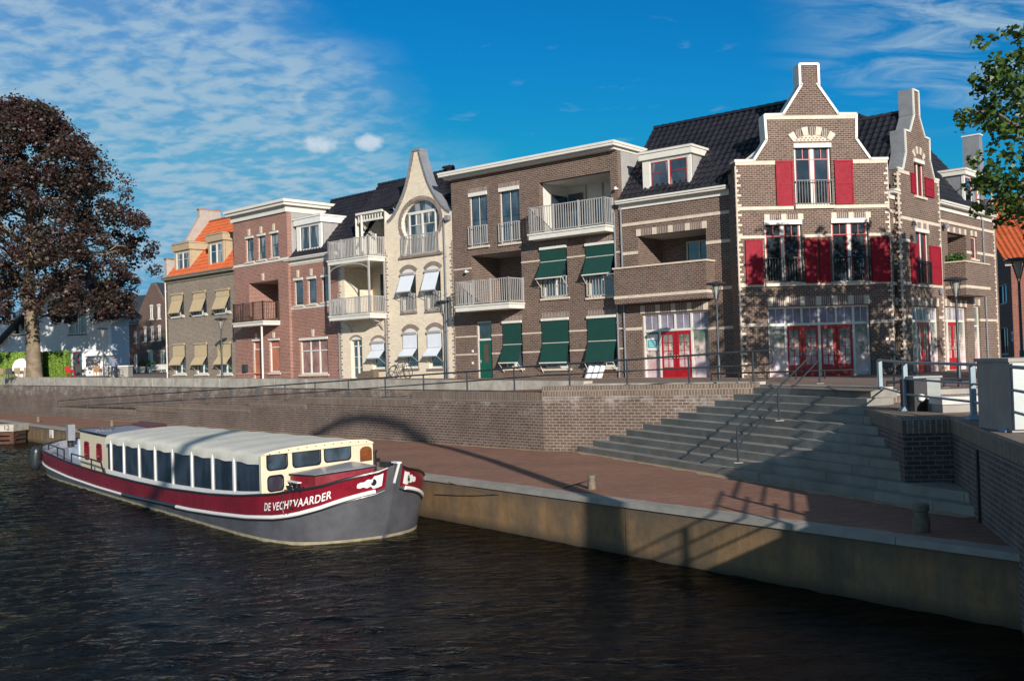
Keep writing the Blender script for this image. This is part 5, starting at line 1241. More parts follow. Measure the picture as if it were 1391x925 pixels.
hb = strip([lambda x: -.5, lambda x: -.1, lambda x: .07], scum); hb2 = strip([lambda x: .07]+[(lambda k: (lambda x: .07+(zw_(x)-.07)*k))(k) for k in (.25,.5,.75,1)], hullgrey)
k_ = len(hb.v); hb.add(hb2.v, hb2.f, hullgrey, True)
arcS = [0.]
for i in range(NST): arcS.append(arcS[-1]+(dk[i+1]-dk[i]).length)
iB = next(i for i in range(NST) if arcS[i] > .20)
b3 = strip([zw_, lambda x: (zw_(x)+zg_(x))/2, zg_], hullgrey, 0, iB); hb.add(b3.v, b3.f, hullgrey, True)
hull = hb.build('hull', boat)
strip([zw_, lambda x: (zw_(x)*.6+zg_(x)*.4), zg_], hullred, iB, NST).build('sheer_strake', boat)
def hulltube(zf, r, m, i0, i1, side, off=.015): return [hullpt(i, zf(dk[i].x), side, off) for i in range(i0, i1+1)]
iA = next(i for i in range(NST) if dk[i].x < -7.7); iC = next(i for i in range(NST) if dk[i].x < -12.2)
b = B()
for s in (-1, 1):
    b.tube(hulltube(zw_, 0, 0, 2, iA, s), .048, wht, 8); b.tube(hulltube(zw_, 0, 0, iC, NST, s), .04, wht, 8)
b.build('rubbing_strake', boat)
b = B()
for s in (-1, 1):
    b.tube(hulltube(lambda x: zw_(x)+.01, 0, 0, iA-1, iC+1, s), .06, blk, 8)
    b.tube(hulltube(zg_, 0, 0, iB, NST, s, .0), .035, blk, 6)
    b.tube(hulltube(lambda x: zw_(x)-.075, 0, 0, iB, iA, s), .018, blk, 6)
b.build('gunwale', boat)
# inner bulwark and deck
b = B(); n = NST+1
vs = []
for s in (-1, 1):
    for dz_ in (-.01, -.30):
        for i in range(n): pq = hullpt(i, zg_(dk[i].x)+dz_, s, -.07 if dz_ > -.1 else -.10); pq.y = s*max(0, s*pq.y); pq.z = zg_(dk[i].x)+dz_; vs.append(pq)
fs = []
for s in (0, 2): fs += [(s*n+i, s*n+i+1, (s+1)*n+i+1, (s+1)*n+i) for i in range(n-1)]
fs += [(n+i, n+i+1, 3*n+i+1, 3*n+i) for i in range(n-1)]
b.add(vs, fs, paint('deck_grey', (.30,.31,.36), .6, .12)); b.build('deck', boat)
# stem bar
b = B(); zt_ = 1.83
prof = [(.14,-.5),(.16,.3),(.30,.8),(.62,1.30),(.93,zt_)]
for (xa, za), (xb, zb) in zip(prof, prof[1:]):
    b.hexa([(xa-.12,-.05,za),(xa+.02,-.05,za),(xa+.02,.05,za),(xa-.12,.05,za),(xb-.14,-.05,zb),(xb+.02,-.05,zb),(xb+.02,.05,zb),(xb-.14,.05,zb)], hullgrey)
b.hexa([(.64,-.03,1.28),(.665,-.03,1.28),(.665,.03,1.28),(.64,.03,1.28),(.945,-.03,zt_),(.97,-.03,zt_),(.97,.03,zt_),(.945,.03,zt_)], wht)
b.box(.70,.97,-.06,.06,zt_,zt_+.035, wht); b.box(.2,.66,-.10,.10,zt_-.12,zt_+.02, blk)
b.build('stem', boat)
def xofs(s):
    for i in range(NST):
        if arcS[i] <= s <= arcS[i+1]: return dk[i].x+(dk[i+1].x-dk[i].x)*(s-arcS[i])/(arcS[i+1]-arcS[i])
    return dk[-1].x
# white eye patches with hawse pipe
def surf(x, z, side, off=.02):
    best = None
    for i in range(NST):
        if dk[i].x >= x >= dk[i+1].x:
            k = (x-dk[i].x)/(dk[i+1].x-dk[i].x); return hullpt(i, z, side, off).lerp(hullpt(i+1, z, side, off), k)
    return hullpt(0, z, side, off)
for s in (-1, 1):
    b = B()
    zm = lambda x: (zw_(x)+zg_(x))/2
    out = []; K = 14
    for i in range(K+1):
        x = xofs(.32+.60*i/K); lob = 1.0 if i < 6 else (.80 if i % 4 < 2 else .6)*(1-(i-6)/14)
        hh_ = (zg_(x)-zw_(x))/2*.82-.04; out.append((x, hh_*lob))
    vs = []
    for x, hh_ in out: vs += [surf(x, zm(x)+hh_, s), surf(x, zm(x)-hh_, s)]
    b.add(vs, [(2*i, 2*i+1, 2*i+3, 2*i+2) for i in range(K)], wht)
    xe = xofs(.54); c = surf(xe, zm(xe)+.01, s, .03); nr = Vector((.62, s*.78, 0)).normalized(); t1 = Vector((-nr.y, nr.x, 0))
    ringp = [c+t1*math.cos(a)*.062+Vector((0,0,1))*math.sin(a)*.062 for a in [2*math.pi*k/12 for k in range(13)]]
    b.tube(ringp, .018, blk, 6); b.add([p_+nr*.004 for p_ in ringp[:-1]], [tuple(range(12))], blk)
    b.build('bow_patch', boat)
# name on the bow
cu = bpy.data.curves.new('name_text', 'FONT'); cu.body = 'DE VECHTVAARDER'; cu.size = .25; cu.space_character = 1.08; cu.offset = .004
to = bpy.data.objects.new('name_text', cu); scene.collection.objects.link(to)
dg_ = bpy.context.evaluated_depsgraph_get(); me = to.evaluated_get(dg_).to_mesh()
vs = [v.co.copy() for v in me.vertices]; fs = [tuple(p.vertices) for p in me.polygons]
bmx = bmesh.new(); bmx.from_mesh(me); bmesh.ops.subdivide_edges(bmx, edges=[e for e in bmx.edges if e.calc_length() > .05], cuts=2, use_grid_fill=False); bmesh.ops.triangulate(bmx, faces=bmx.faces)
vs = [v.co.copy() for v in bmx.verts]; fs = [tuple(v.index for v in f.verts) for f in bmx.faces]; bmx.verts.index_update(); fs = [tuple(v.index for v in f.verts) for f in bmx.faces]; bmx.free()
bpy.data.objects.remove(to)
wmax = max(v.x for v in vs); hmax = max(v.y for v in vs); sidepts = []
x = -2.05; 
# arc length table along near side deck line
tab = []; s_ = 0; last = None; xx = -2.02
while xx < .55:
    p_ = surf(xx, (zw_(xx)+zg_(xx))/2, -1, .0)
    if last is not None: s_ += (p_-last).length
    tab.append((s_, xx)); last = p_; xx += .02
TL = 2.05
def xs(s): return xofs(3.55-s)
nv = []
for v in vs:
    x = xs(v.x/wmax*TL); zc_2 = (zw_(x)+zg_(x))/2-.015; nv.append(surf(x, zc_2+(v.y/hmax-.5)*.19, -1, .016))
B().add(nv, fs, wht).build('name_lettering', boat)

# ---- canopy
cloth = paint('canopy_cloth', (.66, .64, .56), .75, .07, scale=1.4)
XA, XF = -15.4, -2.0; YN, YF = -2.1, 1.45
def yc(t): return YN+(YF-YN)*t
secs = []; NS_ = 64; b = B(); vs = []
cr = [(0,-.30),(0,-.12),(.012,-.03),(.04,.01),(.10,.04),(.22,.07),(.4,.095),(.6,.105),(.8,.10),(.93,.07),(.98,.03),(1.0,-.05),(1.0,-.3)]
for i in range(NS_+1):
    f = i/NS_; xn = XA+(XF-XA)*f
    base = 2.0+.06*f; sag = .012*math.sin(f*NS_*.8); scal = .03*abs(math.sin(f*math.pi*8.5))
    for t, dz in cr:
        skew = -(1.9-1.0*f)*t
        z = base+dz+(sag if 0.03 < t < .97 else 0)+(scal if dz < -.2 else 0)
        out_ = -.03*math.cos(f*math.pi*17) if t == 0 and dz < -.2 else 0
        vs.append((xn+skew, yc(t)+out_, z))
K = len(cr); b.add(vs, [(i*K+j, i*K+j+1, (i+1)*K+j+1, (i+1)*K+j) for i in range(NS_) for j in range(K-1)], cloth, True)
b.add([vs[j] for j in range(K)], [tuple(range(K))], cloth)
b.build('canopy', boat)
# ridges of the battens below the cloth
# ---- side windows
vinyl = glassmat('vinyl_window', (.010,.016,.028), .09); inner = paint('boat_interior', (.05,.03,.02), .6)
PX = [-15.25,-14.85,-13.38,-11.74,-10.16,-8.56,-6.95,-5.36,-3.85,-2.12]
for s, yy in ((-1, YN+.03), (1, YF-.03)):
    sk = 0 if s < 0 else -1.4
    b = B(); K = 20
    for k in range(K):
        xa = XA+(XF-XA)*k/K+sk; xb = XA+(XF-XA)*(k+1)/K+sk
        b.hexa([(xa,yy-.03,zg_(xa)-.3),(xb,yy-.03,zg_(xb)-.3),(xb,yy+.03,zg_(xb)-.3),(xa,yy+.03,zg_(xa)-.3),(xa,yy-.03,zg_(xa)+.08),(xb,yy-.03,zg_(xb)+.08),(xb,yy+.03,zg_(xb)+.08),(xa,yy+.03,zg_(xa)+.08)], wht if s < 0 else cream)
    b.build('coaming', boat)
    for xa, xb in zip(PX, PX[1:]):
        xa += sk; xb += sk
        B().hexa([(xa,yy,zg_(xa)+.05),(xb,yy,zg_(xb)+.05),(xb,yy+.01,zg_(xb)+.05),(xa,yy+.01,zg_(xa)+.05),(xa,yy,1.80),(xb,yy,1.86),(xb,yy+.01,1.86),(xa,yy+.01,1.80)], vinyl).build('side_window', boat)
    for xa in PX[1:]:
        xa += sk; B().box(xa-.05, xa+.05, yy-.035, yy+.03, zg_(xa)+.05, 1.86, wht).build('pillar', boat)
# side deck between coaming and bulwark is the deck; front cabin wall (slightly raked in plan, as on the boat)
N0 = Vector((XF, YN)); F0 = Vector((XF-.90, YF))
w0 = BM @ Vector((N0.x, N0.y, 0)); w1_ = BM @ Vector((F0.x, F0.y, 0)); CFm = Fr((w0.x, w0.y), (w1_.x-w0.x, w1_.y-w0.y))
WL_ = (F0-N0).length; q = CFm.q
def rrect(r, rad=.10, n=4):
    u0, u1, z0, z1 = r; rad = min(rad, (u1-u0)/2.2, (z1-z0)/2.2); o = []
    for cx2, cz2, a in ((u1-rad,z0+rad,-90),(u1-rad,z1-rad,0),(u0+rad,z1-rad,90),(u0+rad,z0+rad,180)):
        for k in range(n+1): t = math.radians(a+90*k/n); o.append((cx2+rad*math.cos(t), cz2+rad*math.sin(t)))
    return o
def fit(r): return (max(.08, r[0]), min(WL_-.08, r[1]), r[2], r[3])
sc = WL_/(q(496,610)[0]-q(357.5,610)[0])
def CR(x0, y0, x1, y1):
    z1 = (q((x0+x1)/2, y0)[1]); z0 = (q((x0+x1)/2, y1)[1]); z1 = -3.1+.06+(z1+3.1); return fit((q(x0,620)[0]*sc, q(x1,620)[0]*sc, z0, z1))
fw = [CR(360.5,617.5,386.5,638), CR(393,609.5,428.5,633.5), CR(433,604,466.5,627)]
lw2 = CR(361,649,381,667)
dz0 = -3.1+1.35
zroof = lambda t: -3.1+2.06+np.interp(t, [0,.04,.1,.22,.4,.6,.8,.93,1], [-.03,.01,.04,.07,.095,.105,.10,.07,-.02])
top = [(WL_*t, float(zroof(t))) for t in (1,.93,.8,.6,.4,.22,.1,.04,0)]
b = B().prism([(0,-3.1+.85),(WL_,-3.1+.85)]+top, -.03, .03, cream, [rrect(r) for r in fw+[lw2]]); o = b.build('wheelhouse_front', boat, WM[boat.name].inverted() @ CFm.mat)
for r in fw+[lw2]:
    wv = B(); pr_ = rrect(r, .11); 
    wv.prism(rrect((r[0]-.012,r[1]+.012,r[2]-.012,r[3]+.012), .11), -.042, -.031, blk, [rrect((r[0]+.02,r[1]-.02,r[2]+.02,r[3]-.02), .10)]); wv.build('window_seal', o)
    B().prism(rrect((r[0]-.005,r[1]+.005,r[2]-.005,r[3]+.005), .11), .0, .008, glassb).build('pane', o)
wood = paint('varnished_wood', (.20, .065, .022), .3, .2)
u0 = q(478,615)[0]*sc; u1 = WL_-.06; zz0 = q(485,627)[1]; zz1 = q(485,607)[1]
dr_ = [(u0,zz0),(u1,zz0),(u1,zz1-.12)]+[(u0+(u1-u0)*(.5+.5*math.cos(t)), zz1-.12+.12*math.sin(t)) for t in [math.pi*k/8 for k in range(1, 9)]]
B().prism(dr_, -.055, -.031, wood).build('door', o)
B().prism([(0,-3.1+2.02),(WL_,-3.1+2.02)]+[(a, z+.02) for a, z in top], -.06, -.032, cream).build('roof_trim', o)
bb_ = B()
for k in range(12): uu = WL_*(.05+.08*k); bb_.box(uu-.012, uu+.012, -.07, -.061, float(zroof(uu/WL_))-.055, float(zroof(uu/WL_))-.03, blk)
bb_.build('snap_button', o)
# return of the near side post
B().box(XF-.12, XF+.0, YN-.03, YN+.05, .95, 2.0, cream).build('corner_post', boat)
# ---- trunk (raised foredeck)
tp = [onz(*p_, -3.1+z) for p_, z in (((386,642),1.50),((428,645.5),1.50),((509,632.5),1.66),((478,627),1.62))]
inv = WM[boat.name].inverted(); tl = [inv @ p_ for p_ in tp]
tl[0] = Vector((N0.x-.1, tl[0].y, tl[0].z)); 
b = B(); lo_ = [Vector((p_.x, p_.y, .75)) for p_ in tl]; b.hexa(lo_+[Vector((p_.x, p_.y, p_.z-.03)) for p_ in tl], hullred)
o = b.build('foredeck_trunk', boat)
cxy = sum((Vector(p_[:2]) for p_ in tl), Vector((0,0)))/4
ex_ = [Vector((p_.x+(p_.x-cxy.x)*.03, p_.y+(p_.y-cxy.y)*.03, p_.z-.025)) for p_ in tl]; b = B(); b.hexa(ex_+[p_+Vector((0,0,.035)) for p_ in ex_], paint('trunk_roof_grey', (.28,.30,.33), .3, .08)); b.build('trunk_roof', o)
b = B(); pts_ = [p_+Vector((0,0,.012)) for p_ in ex_]; b.tube(pts_+[pts_[0]], .02, blk, 6); b.build('trunk_edge', o)
# bitts on the foredeck (black) and coil of rope with line over the side
c = inv @ onz(503, 640, -3.1+1.2); b = B()
for d_ in (-.14, .14): b.lathe([(.06,.7),(.06,1.72),(.085,1.72),(.085,1.78)], blk, 10, (c.x, c.y+d_, 0))
b.box(c.x-.05, c.x+.05, c.y-.3, c.y+.3, 1.45, 1.55, blk); b.build('bitts', boat)
b = B(); xw = -.75; pw = surf(xw, zg_(xw), -1, -.15)
for d_ in (-.16, .16): b.lathe([(.05,-.3),(.05,.16),(.075,.16),(.075,.20)], blk, 10, (pw.x+d_, pw.y, pw.z))
b.box(pw.x-.3, pw.x+.3, pw.y-.05, pw.y+.05, pw.z+.20, pw.z+.225, wht)
b.build('mooring_cleat', boat)
rp = B(); rnd = random.Random(3); pts_ = []
for k in range(70): a = k*.55; r_ = .20+.09*math.sin(k*1.7); pts_.append((pw.x+r_*1.5*math.cos(a), pw.y+.10*math.sin(a)+.02, pw.z+.05+.08*math.sin(k*2.3)))
rp.tube(pts_, .018, blk, 5)
for dx_, drop, w_ in ((-.10,.60,.16),(.10,.42,.14)):
    l_ = []
    for k in range(13): t = math.pi*k/12; x = pw.x+dx_+w_*(1-math.cos(t)); z = pw.z+.03-drop*math.sin(t); p2 = surf(x, min(zg_(x), z), -1, .05); l_.append((p2.x, p2.y, z))
    rp.tube(l_, .010, blk, 5)
rp.build('rope_coil', boat)
# ---- aft cabin
qb = Fr(FBt.W(0, -1.95, 0)[:2], BX); qa = lambda px, py: (qb.q(px, py)[0], qb.q(px, py)[1]+3.1)
xa0 = qa(109,600)[0]; b = B(); YN2 = -1.95; YF2 = 1.35
side = [(xa0,.5),(XA+.02,.5),(XA+.02,1.93),(xa0+2.0,1.93),(xa0,2.02)]
ovs = []
for px0, px1, py0, py1 in ((115.5,121.5,600,622),(132,138.5,603,625)):
    r = (qa(px0,612)[0], qa(px1,612)[0], qa(px0,py1)[1], qa(px0,py0)[1]); ovs.append(r)
b.prism(side, YN2, YN2+.06, cream, [rrect(r, .15, 5) for r in ovs]); b.prism([(a-1.6, z) for a, z in side], YF2-.06, YF2, cream)
b.add([(xa0,YN2,.5),(xa0-1.6,YF2,.5),(xa0-1.6,YF2,2.02),(xa0,YN2,2.02)], [(0,1,2,3)], wht)
o = b.build('aft_cabin', boat)
for r in ovs:
    u0, u1, z0, z1 = r; B().prism(rrect((u0-.03,u1+.03,z0-.03,z1+.03), .16, 5), YN2-.03, YN2-.002, hullred, [rrect((u0+.06,u1-.06,z0+.06,z1-.06), .1, 5)]).build('porthole', o)
    B().prism(rrect((u0,u1,z0,z1), .15, 5), YN2+.01, YN2+.02, hullred).build('pane', o)
rfg = paint('aft_roof_blue', (.26,.28,.36), .5, .1)
b = B(); b.hexa([(xa0-.05,YN2-.04,2.02),(XA+.5,YN2-.04,1.93),(XA-1.0,YF2+.05,1.93),(xa0-1.65,YF2+.05,2.0),(xa0-.05,YN2-.04,2.06),(XA+.5,YN2-.04,1.97),(XA-1.0,YF2+.05,1.97),(xa0-1.65,YF2+.05,2.04)], rfg)
o2 = b.build('aft_roof', boat)
b = B(); b.tube([(xa0-.05,YN2-.05,2.05),(XA+.4,YN2-.05,1.96)], .03, blk, 6).tube([(xa0-.05,YN2-.05,2.05),(xa0-1.65,YF2,2.03)], .03, blk, 6); b.build('roof_edge', o2)
hp = [inv @ onz(*p_, -3.1+2.08) for p_ in ((178,576.5),(206,579.5),(227,576.5),(193,572))]
b = B(); b.hexa([Vector((p_.x,p_.y,1.96)) for p_ in hp]+[Vector((p_.x,p_.y,2.10)) for p_ in hp], paint('hatch_brown', (.13,.035,.03), .5)); b.build('hatch', o2)
hp = [inv @ onz(*p_, -3.1+2.05) for p_ in ((130,585),(152,584),(156,580.5),(138,580))]
b = B(); b.hexa([Vector((p_.x,p_.y,2.0)) for p_ in hp]+[Vector((p_.x,p_.y,2.075)) for p_ in hp], paint('solar_blue', (.05,.06,.10), .15)); b.build('solar_panel', o2)
# ---- aft deck: pale inner bulwark rising to the cabin
b = B(); lav = paint('lavender_white', (.55,.56,.66), .5, .05)
b.hexa([(-27.2,.55,.9),(xa0-1.5,YF2-.1,.6),(xa0-1.5,YF2,.6),(-27.2,.65,.9),(-27.2,.55,1.36),(xa0-1.5,YF2-.1,2.0),(xa0-1.5,YF2,2.0),(-27.2,.65,1.36)], lav)
b.tube([(-27.5,.2,1.34),(-27.2,.6,1.38),(xa0-1.5,YF2-.05,2.02)], .03, blk, 6)
b.build('aft_bulwark', boat)
def near(px, py, n=2.33):
    f_ = Fr(FBt.W(0, -n, 0)[:2], BX); u, z = f_.q(px, py); return Vector((u, -n, z+3.1))
b = B()
top_ = [near(66,603,1.9), near(78,607.5,2.2), near(87,610.5), near(97,616), near(124,623.5), near(137,628)]
for p_ in top_[:-1]: b.tube([p_, (p_.x, p_.y, zg_(p_.x)-.02)], .028, blk, 6)
b.tube(top_[:3], .028, blk, 6); b.tube(top_[3:]+[near(141,643)], .03, blk, 6)
b.build('aft_railing', boat)
b = B(); b.box(-24.2, -22.8, -1.2, .2, .6, 1.08, paint('seat_blue', (.45,.52,.62), .6)).box(-22.8, -22.6, -1.2, .2, .6, 1.45, paint('seat_blue', (.45,.52,.62), .6)); b.build('aft_seat', boat)
p_ = inv @ onz(96, 586, -3.1+1.6); b = B(); b.box(p_.x-.17, p_.x+.17, p_.y-.15, p_.y+.15, 1.2, 1.92, lead); b.build('exhaust_box', boat)
# rudder head / stern gear
b = B(); b.lathe([(.13,.9),(.15,1.3),(.10,1.45)], blk, 10, (-27.6,-.3,0)); b.build('stern_bollard', boat)
# fender hanging at the stern
fp = onz(49, 644, -3.1); fd = Vector((fp.x, fp.y, -2.42)); 
fd_o = B().lathe([(.03,-.52),(.12,-.50),(.20,-.40),(.225,-.25),(.225,.25),(.20,.40),(.12,.50),(.04,.53)], paint('fender_rubber', (.02,.025,.03), .35, .1), 16).build('fender', None, Matrix.Translation(fd) @ Matrix.Rotation(.12, 4, 'Y'))
sp_ = BM @ Vector((-27.3,-.9,1.15)); b2 = B().tube([(0,0,.5), tuple((Matrix.Rotation(-.12,4,'Y') @ (sp_-fd)))], .015, blk, 5).build('rope', fd_o)
tag(fd_o, 'black sausage fender hanging at the stern of the tour boat', 'fender')
# mooring line from bow to bollard
b = B(); a_ = BM @ Vector((.1,1.9,1.15)); c_ = Vector((1.72,23.66,-1.78)); b.tube([a_.lerp(c_, t)-Vector((0,0,.35*math.sin(math.pi*t))) for t in [k/14 for k in range(15)]], .014, paint('rope', (.06,.05,.04), .9), 5)
tag(b.build('mooring_rope'), 'thin dark mooring rope from the boat bow to the quay bollard', 'rope')
# ================================================================== STREET FURNITURE
# lamps
def make_lamp(h, label, lit=False):
    t = thing('street_lamp', label, 'lamp', (0,0,0), 0, 'street lamps with flat round hoods'); s = h/4.4
    B().lathe([(.075,0),(.075,.9),(.05,.95),(.042,h-.78)], darkmetal, 12).build('pole', t)
    b = B()
    for k in range(4): a = k*math.pi/2+.4; b.tube([(.03*math.cos(a),.03*math.sin(a),h-.80),(.12*math.cos(a),.12*math.sin(a),h-.55),(.27*math.cos(a),.27*math.sin(a),h-.10)], .016, darkmetal, 5)
    b.build('lamp_arm', t)
    B().lathe([(.04,h-.70),(.06,h-.55),(.13,h-.2),(.14,h-.125)], paint('lamp_glass', (.34,.34,.32), .2), 14).build('lamp_glass', t)
    B().lathe([(.40,h-.12),(.42,h-.09),(.36,h-.03),(.12,h),(.03,h+.02)], darkmetal, 20).build('lamp_hood', t)
    return t
lamp0 = make_lamp(4.0, 'dark lamp post in front of the brown wall between the balcony and the red-shuttered gable')
def place(px, py_base, Y, rz=0):
    p_ = atY(px, py_base, Y); return Vector((p_.x, p_.y, street(p_.x, p_.y)))
p_ = place(977, 512, 39.2); lh = (atY(975, 383, 39.2).z-p_.z)/4.0
lamp0.scale = (lh,)*3; lamp0.location = p_
def lamp(px, pyb, Y, pyt, label):
    p_ = place(px, pyb, Y); s = (atY(px, pyt, Y).z-p_.z)/4.0; o = copy_thing(lamp0, p_, 0, label, s); return o
lamp(605.5, 515, 52.3, 408, 'dark lamp post casting its shadow on the cream bell-gable house')
lamp(302, 514, 62.5, 432, 'dark lamp post before the tan house with beige awnings')
lamp(141, 514, 78, 445, 'dark lamp post in front of the white house near the copper beech')
lamp(1303, 512, 27.5, 377, 'dark lamp post beside the red doors at the far right shopfront')
lamp(1389, 500, 33, 350, 'dark lamp post at the right edge by the orange-roofed house')
# bollards on the quay
bol = None
for px, py, lb in ((804,664,'grey concrete bollard holding the mooring rope near the middle of the quay'),(1252,722,'grey bollard in the shade at the foot of the stairs'),(52,573,'grey bollard near the numbered jetty at the far left of the quay'),(152,579,'small grey bollard just behind the stern of the boat')):
    p_ = onz(px, py, -2.0)
    if bol is None:
        bol = thing('bollard', lb, 'bollard', p_, 0, 'concrete bollards along the quay')
        bc = paint('bollard_concrete', (.17,.14,.10), .8, .2, scale=8, bmp=.3)
        B().lathe([(.17,0),(.17,.30),(.16,.31)], bc, 16).build('base', bol); B().lathe([(.135,.305),(.135,.42),(.165,.44),(.165,.56),(.13,.585),(.05,.59)], bc, 16).build('head', bol)
        bol.scale = (.56,)*3
    else: copy_thing(bol, p_, 0, lb, .62 if px < 1200 else .8)
# ramp railing along the top of the retaining wall
h = thing('ramp_railing', 'long dark two-bar handrail following the ramp above the retaining wall', 'railing', (-20,60,-1))
def onW(px, py, off=.15):
    f_ = Fr(WF.W(0, off, 0)[:2], WF.d); u, z = f_.q(px, py); lim = (Vector((.96,34.2))-WF.o).length
    if px <= 739: return f_.W(u, 0, z)
    f_ = Fr(W2.W(0, off, 0)[:2], W2.d); u, z = f_.q(px, py); return f_.W(u, 0, z)
T = [(81,544.5),(119,541),(200,536),(340,526),(428,519.8),(500,514.5),(575,509),(634,505),(698,499.5),(739,496),(773,494),(851,488.7),(935,483),(1022,477),(1043,475.5)]
Lr = [(81,552.5),(119,550.5),(200,546),(340,538),(428,532.5),(521,526),(575,522),(634,518),(698,513),(739,510),(773,508.5),(851,504),(935,500),(1022,496),(1043,494.5)]
t3_ = [onW(*p_) for p_ in T]; l3_ = [onW(*p_) for p_ in Lr]
local(B().tube(t3_, .032, darkmetal, 8), h).build('handrail', h); local(B().tube(l3_, .024, darkmetal, 8), h).build('lower_rail', h)
a_, c_ = t3_[-1], l3_[-1]; dd = (t3_[-1]-t3_[-2]).normalized()
local(B().tube([a_, a_+dd*.12-Vector((0,0,.03)), a_+dd*.17-Vector((0,0,.12)), c_+dd*.17+Vector((0,0,.12)), c_+dd*.12+Vector((0,0,.03)), c_], .026, darkmetal, 8), h).build('end_loop', h)
local(B().tube([t3_[0], t3_[0]-(t3_[1]-t3_[0]).normalized()*.5, l3_[0]-(t3_[1]-t3_[0]).normalized()*.5, l3_[0]], .026, darkmetal, 8), h).build('end_loop', h)
def yat(T, x): return float(np.interp(x, [p_[0] for p_ in T], [p_[1] for p_ in T]))
for px, pb in ((81,560),(119,559),(146,558),(170,556.5),(196,555),(222,553.5),(250,551),(280,549),(313,546.5),(348,543.5),(387,543.5),(428,538.5),(473,539.5),(523,539),(575,531.5),(634,532.5),(698,533.8),(773,524),(851,522.3),(935,520.8),(1022,519)):
    t_ = onW(px, yat(T, px)); bz = onW(px, pb).z; b = B().tube([(t_.x,t_.y,bz-.05),(t_.x,t_.y,t_.z)], .03, darkmetal, 8).box(t_.x-.09, t_.x+.09, t_.y-.09, t_.y+.09, bz-.01, bz+.015, darkmetal); local(b, h).build('post', h)
# stair handrail
h = thing('stair_handrail', 'dark double-bar handrail running up the middle of the stone stairs', 'railing', (5,25,-2)); SP = []
for px, pb, pt, z in ((1003,628.5,582,-2+RI*2),(1058.5,571.5,528,-2+RI*7),(1113.5,521,473,-2+RI*NS)):
    p_ = onz(px, pb, z); f_ = Fr((p_.x,p_.y), (1,0)); zt_ = f_.q(px-1, pt)[1]; SP.append((p_, zt_))
    local(B().tube([p_, (p_.x,p_.y,zt_)], .028, darkmetal, 8).box(p_.x-.11, p_.x+.11, p_.y-.07, p_.y+.07, p_.z, p_.z+.015, paint('post_foot', (.4,.38,.34), .8)), h).build('post', h)
tp_ = [Vector((p_.x,p_.y,z)) for p_, z in SP]; d_ = (tp_[2]-tp_[0]).normalized()
zl = SP[0][1]-.42; local(B().tube([tp_[0]-Vector((0,0,.05)), tp_[0]+d_*.03, tp_[2]+d_*.05], .026, darkmetal, 8), h).build('handrail', h)
local(B().tube([tp_[0]-Vector((0,0,.42)), tp_[2]-Vector((0,0,.38))], .022, darkmetal, 8), h).build('lower_rail', h)
# blue-grey railing on the abutment
bluep = paint('blue_grey_paint', (.21,.28,.33), .4, .08)
h = thing('blue_grey_railing', 'light blue-grey steel railing with three bars on the abutment at the right', 'railing', (8.5,20,-.35)); SP = []
for px, pb, pt in ((1197,547,489),(1231,558,492.5),(1323,570,495),(1373,586,498),(1440,610,503)):
    p_ = onz(px, pb, -.344); f_ = Fr((p_.x,p_.y), (1,0)); zt_ = f_.q(px-2, pt)[1]; SP.append(Vector((p_.x,p_.y,zt_)))
    b = B().box(p_.x-.045, p_.x+.045, p_.y-.045, p_.y+.045, -.34, zt_, bluep); b.hexa([(p_.x-.15,p_.y-.12,-.34),(p_.x+.15,p_.y-.12,-.34),(p_.x+.15,p_.y+.12,-.34),(p_.x-.15,p_.y+.12,-.34),(p_.x-.06,p_.y-.055,-.25),(p_.x+.06,p_.y-.055,-.25),(p_.x+.06,p_.y+.055,-.25),(p_.x-.06,p_.y+.055,-.25)], bluep)
    local(b, h).build('post', h)
zm_ = sum(p_.z for p_ in SP)/len(SP)
for dz_, nm, r_ in ((0,'top_rail',.03),(-.36,'middle_rail',.024),(-.70,'lower_rail',.024)):
    local(B().tube([p_+Vector((0,-.03,dz_)) for p_ in (SP[0:] if nm != 'middle_rail' else SP[1:])], r_, bluep, 8), h).build(nm, h)
q0 = SP[0]; d_ = (SP[0]-SP[1]).normalized(); local(B().tube([q0, q0+d_*.35, q0+d_*.35-Vector((0,0,.70)), q0-Vector((0,0,.70))], .028, bluep, 8), h).build('end_loop', h)
# small black stair rail near the second gable
h = thing('side_step_handrail', 'short black sloping handrail by the corner of the red-shuttered house', 'railing', (12,30,0))
a_ = atY(1213,479,29); c_ = atY(1246,509,27.6); b = B().tube([a_, c_, (c_.x,c_.y,-.05)], .026, blackp, 8).tube([(a_.x,a_.y,-.05), a_], .026, blackp, 8).tube([a_-Vector((0,0,.42)), c_-Vector((0,0,.42))], .02, blackp, 8); local(b, h).build('handrail', h)
# low bar in front of the shop
h = thing('low_barrier_rail', 'low dark barrier rail in front of the red shop doors', 'railing', (12,38,0)); a_ = atY(966,507,38.2); c_ = atY(1160,508.5,37.0); a_.z = c_.z = street(10,38)+.28
b = B().tube([a_, c_], .035, blackp, 8)
for k in range(6): p_ = a_.lerp(c_, k/5); b.tube([(p_.x,p_.y,street(p_.x,p_.y)-.02), p_], .03, blackp, 6)
local(b, h).build('rail', h)
h = thing('low_barrier_rail', 'low dark barrier rail along the platform edge by the far right red doors', 'railing', (13,27,0)); a_ = atY(1205,517,26.8); c_ = atY(1320,511,27.4); a_.z = c_.z = .16
b = B().tube([a_, c_], .04, blackp, 8)
for k in range(4): p_ = a_.lerp(c_, k/3); b.tube([(p_.x,p_.y,-.06), p_], .03, blackp, 6).box(p_.x-.1, p_.x+.1, p_.y-.1, p_.y+.1, -.055, -.03, lead)
local(b, h).build('rail', h)
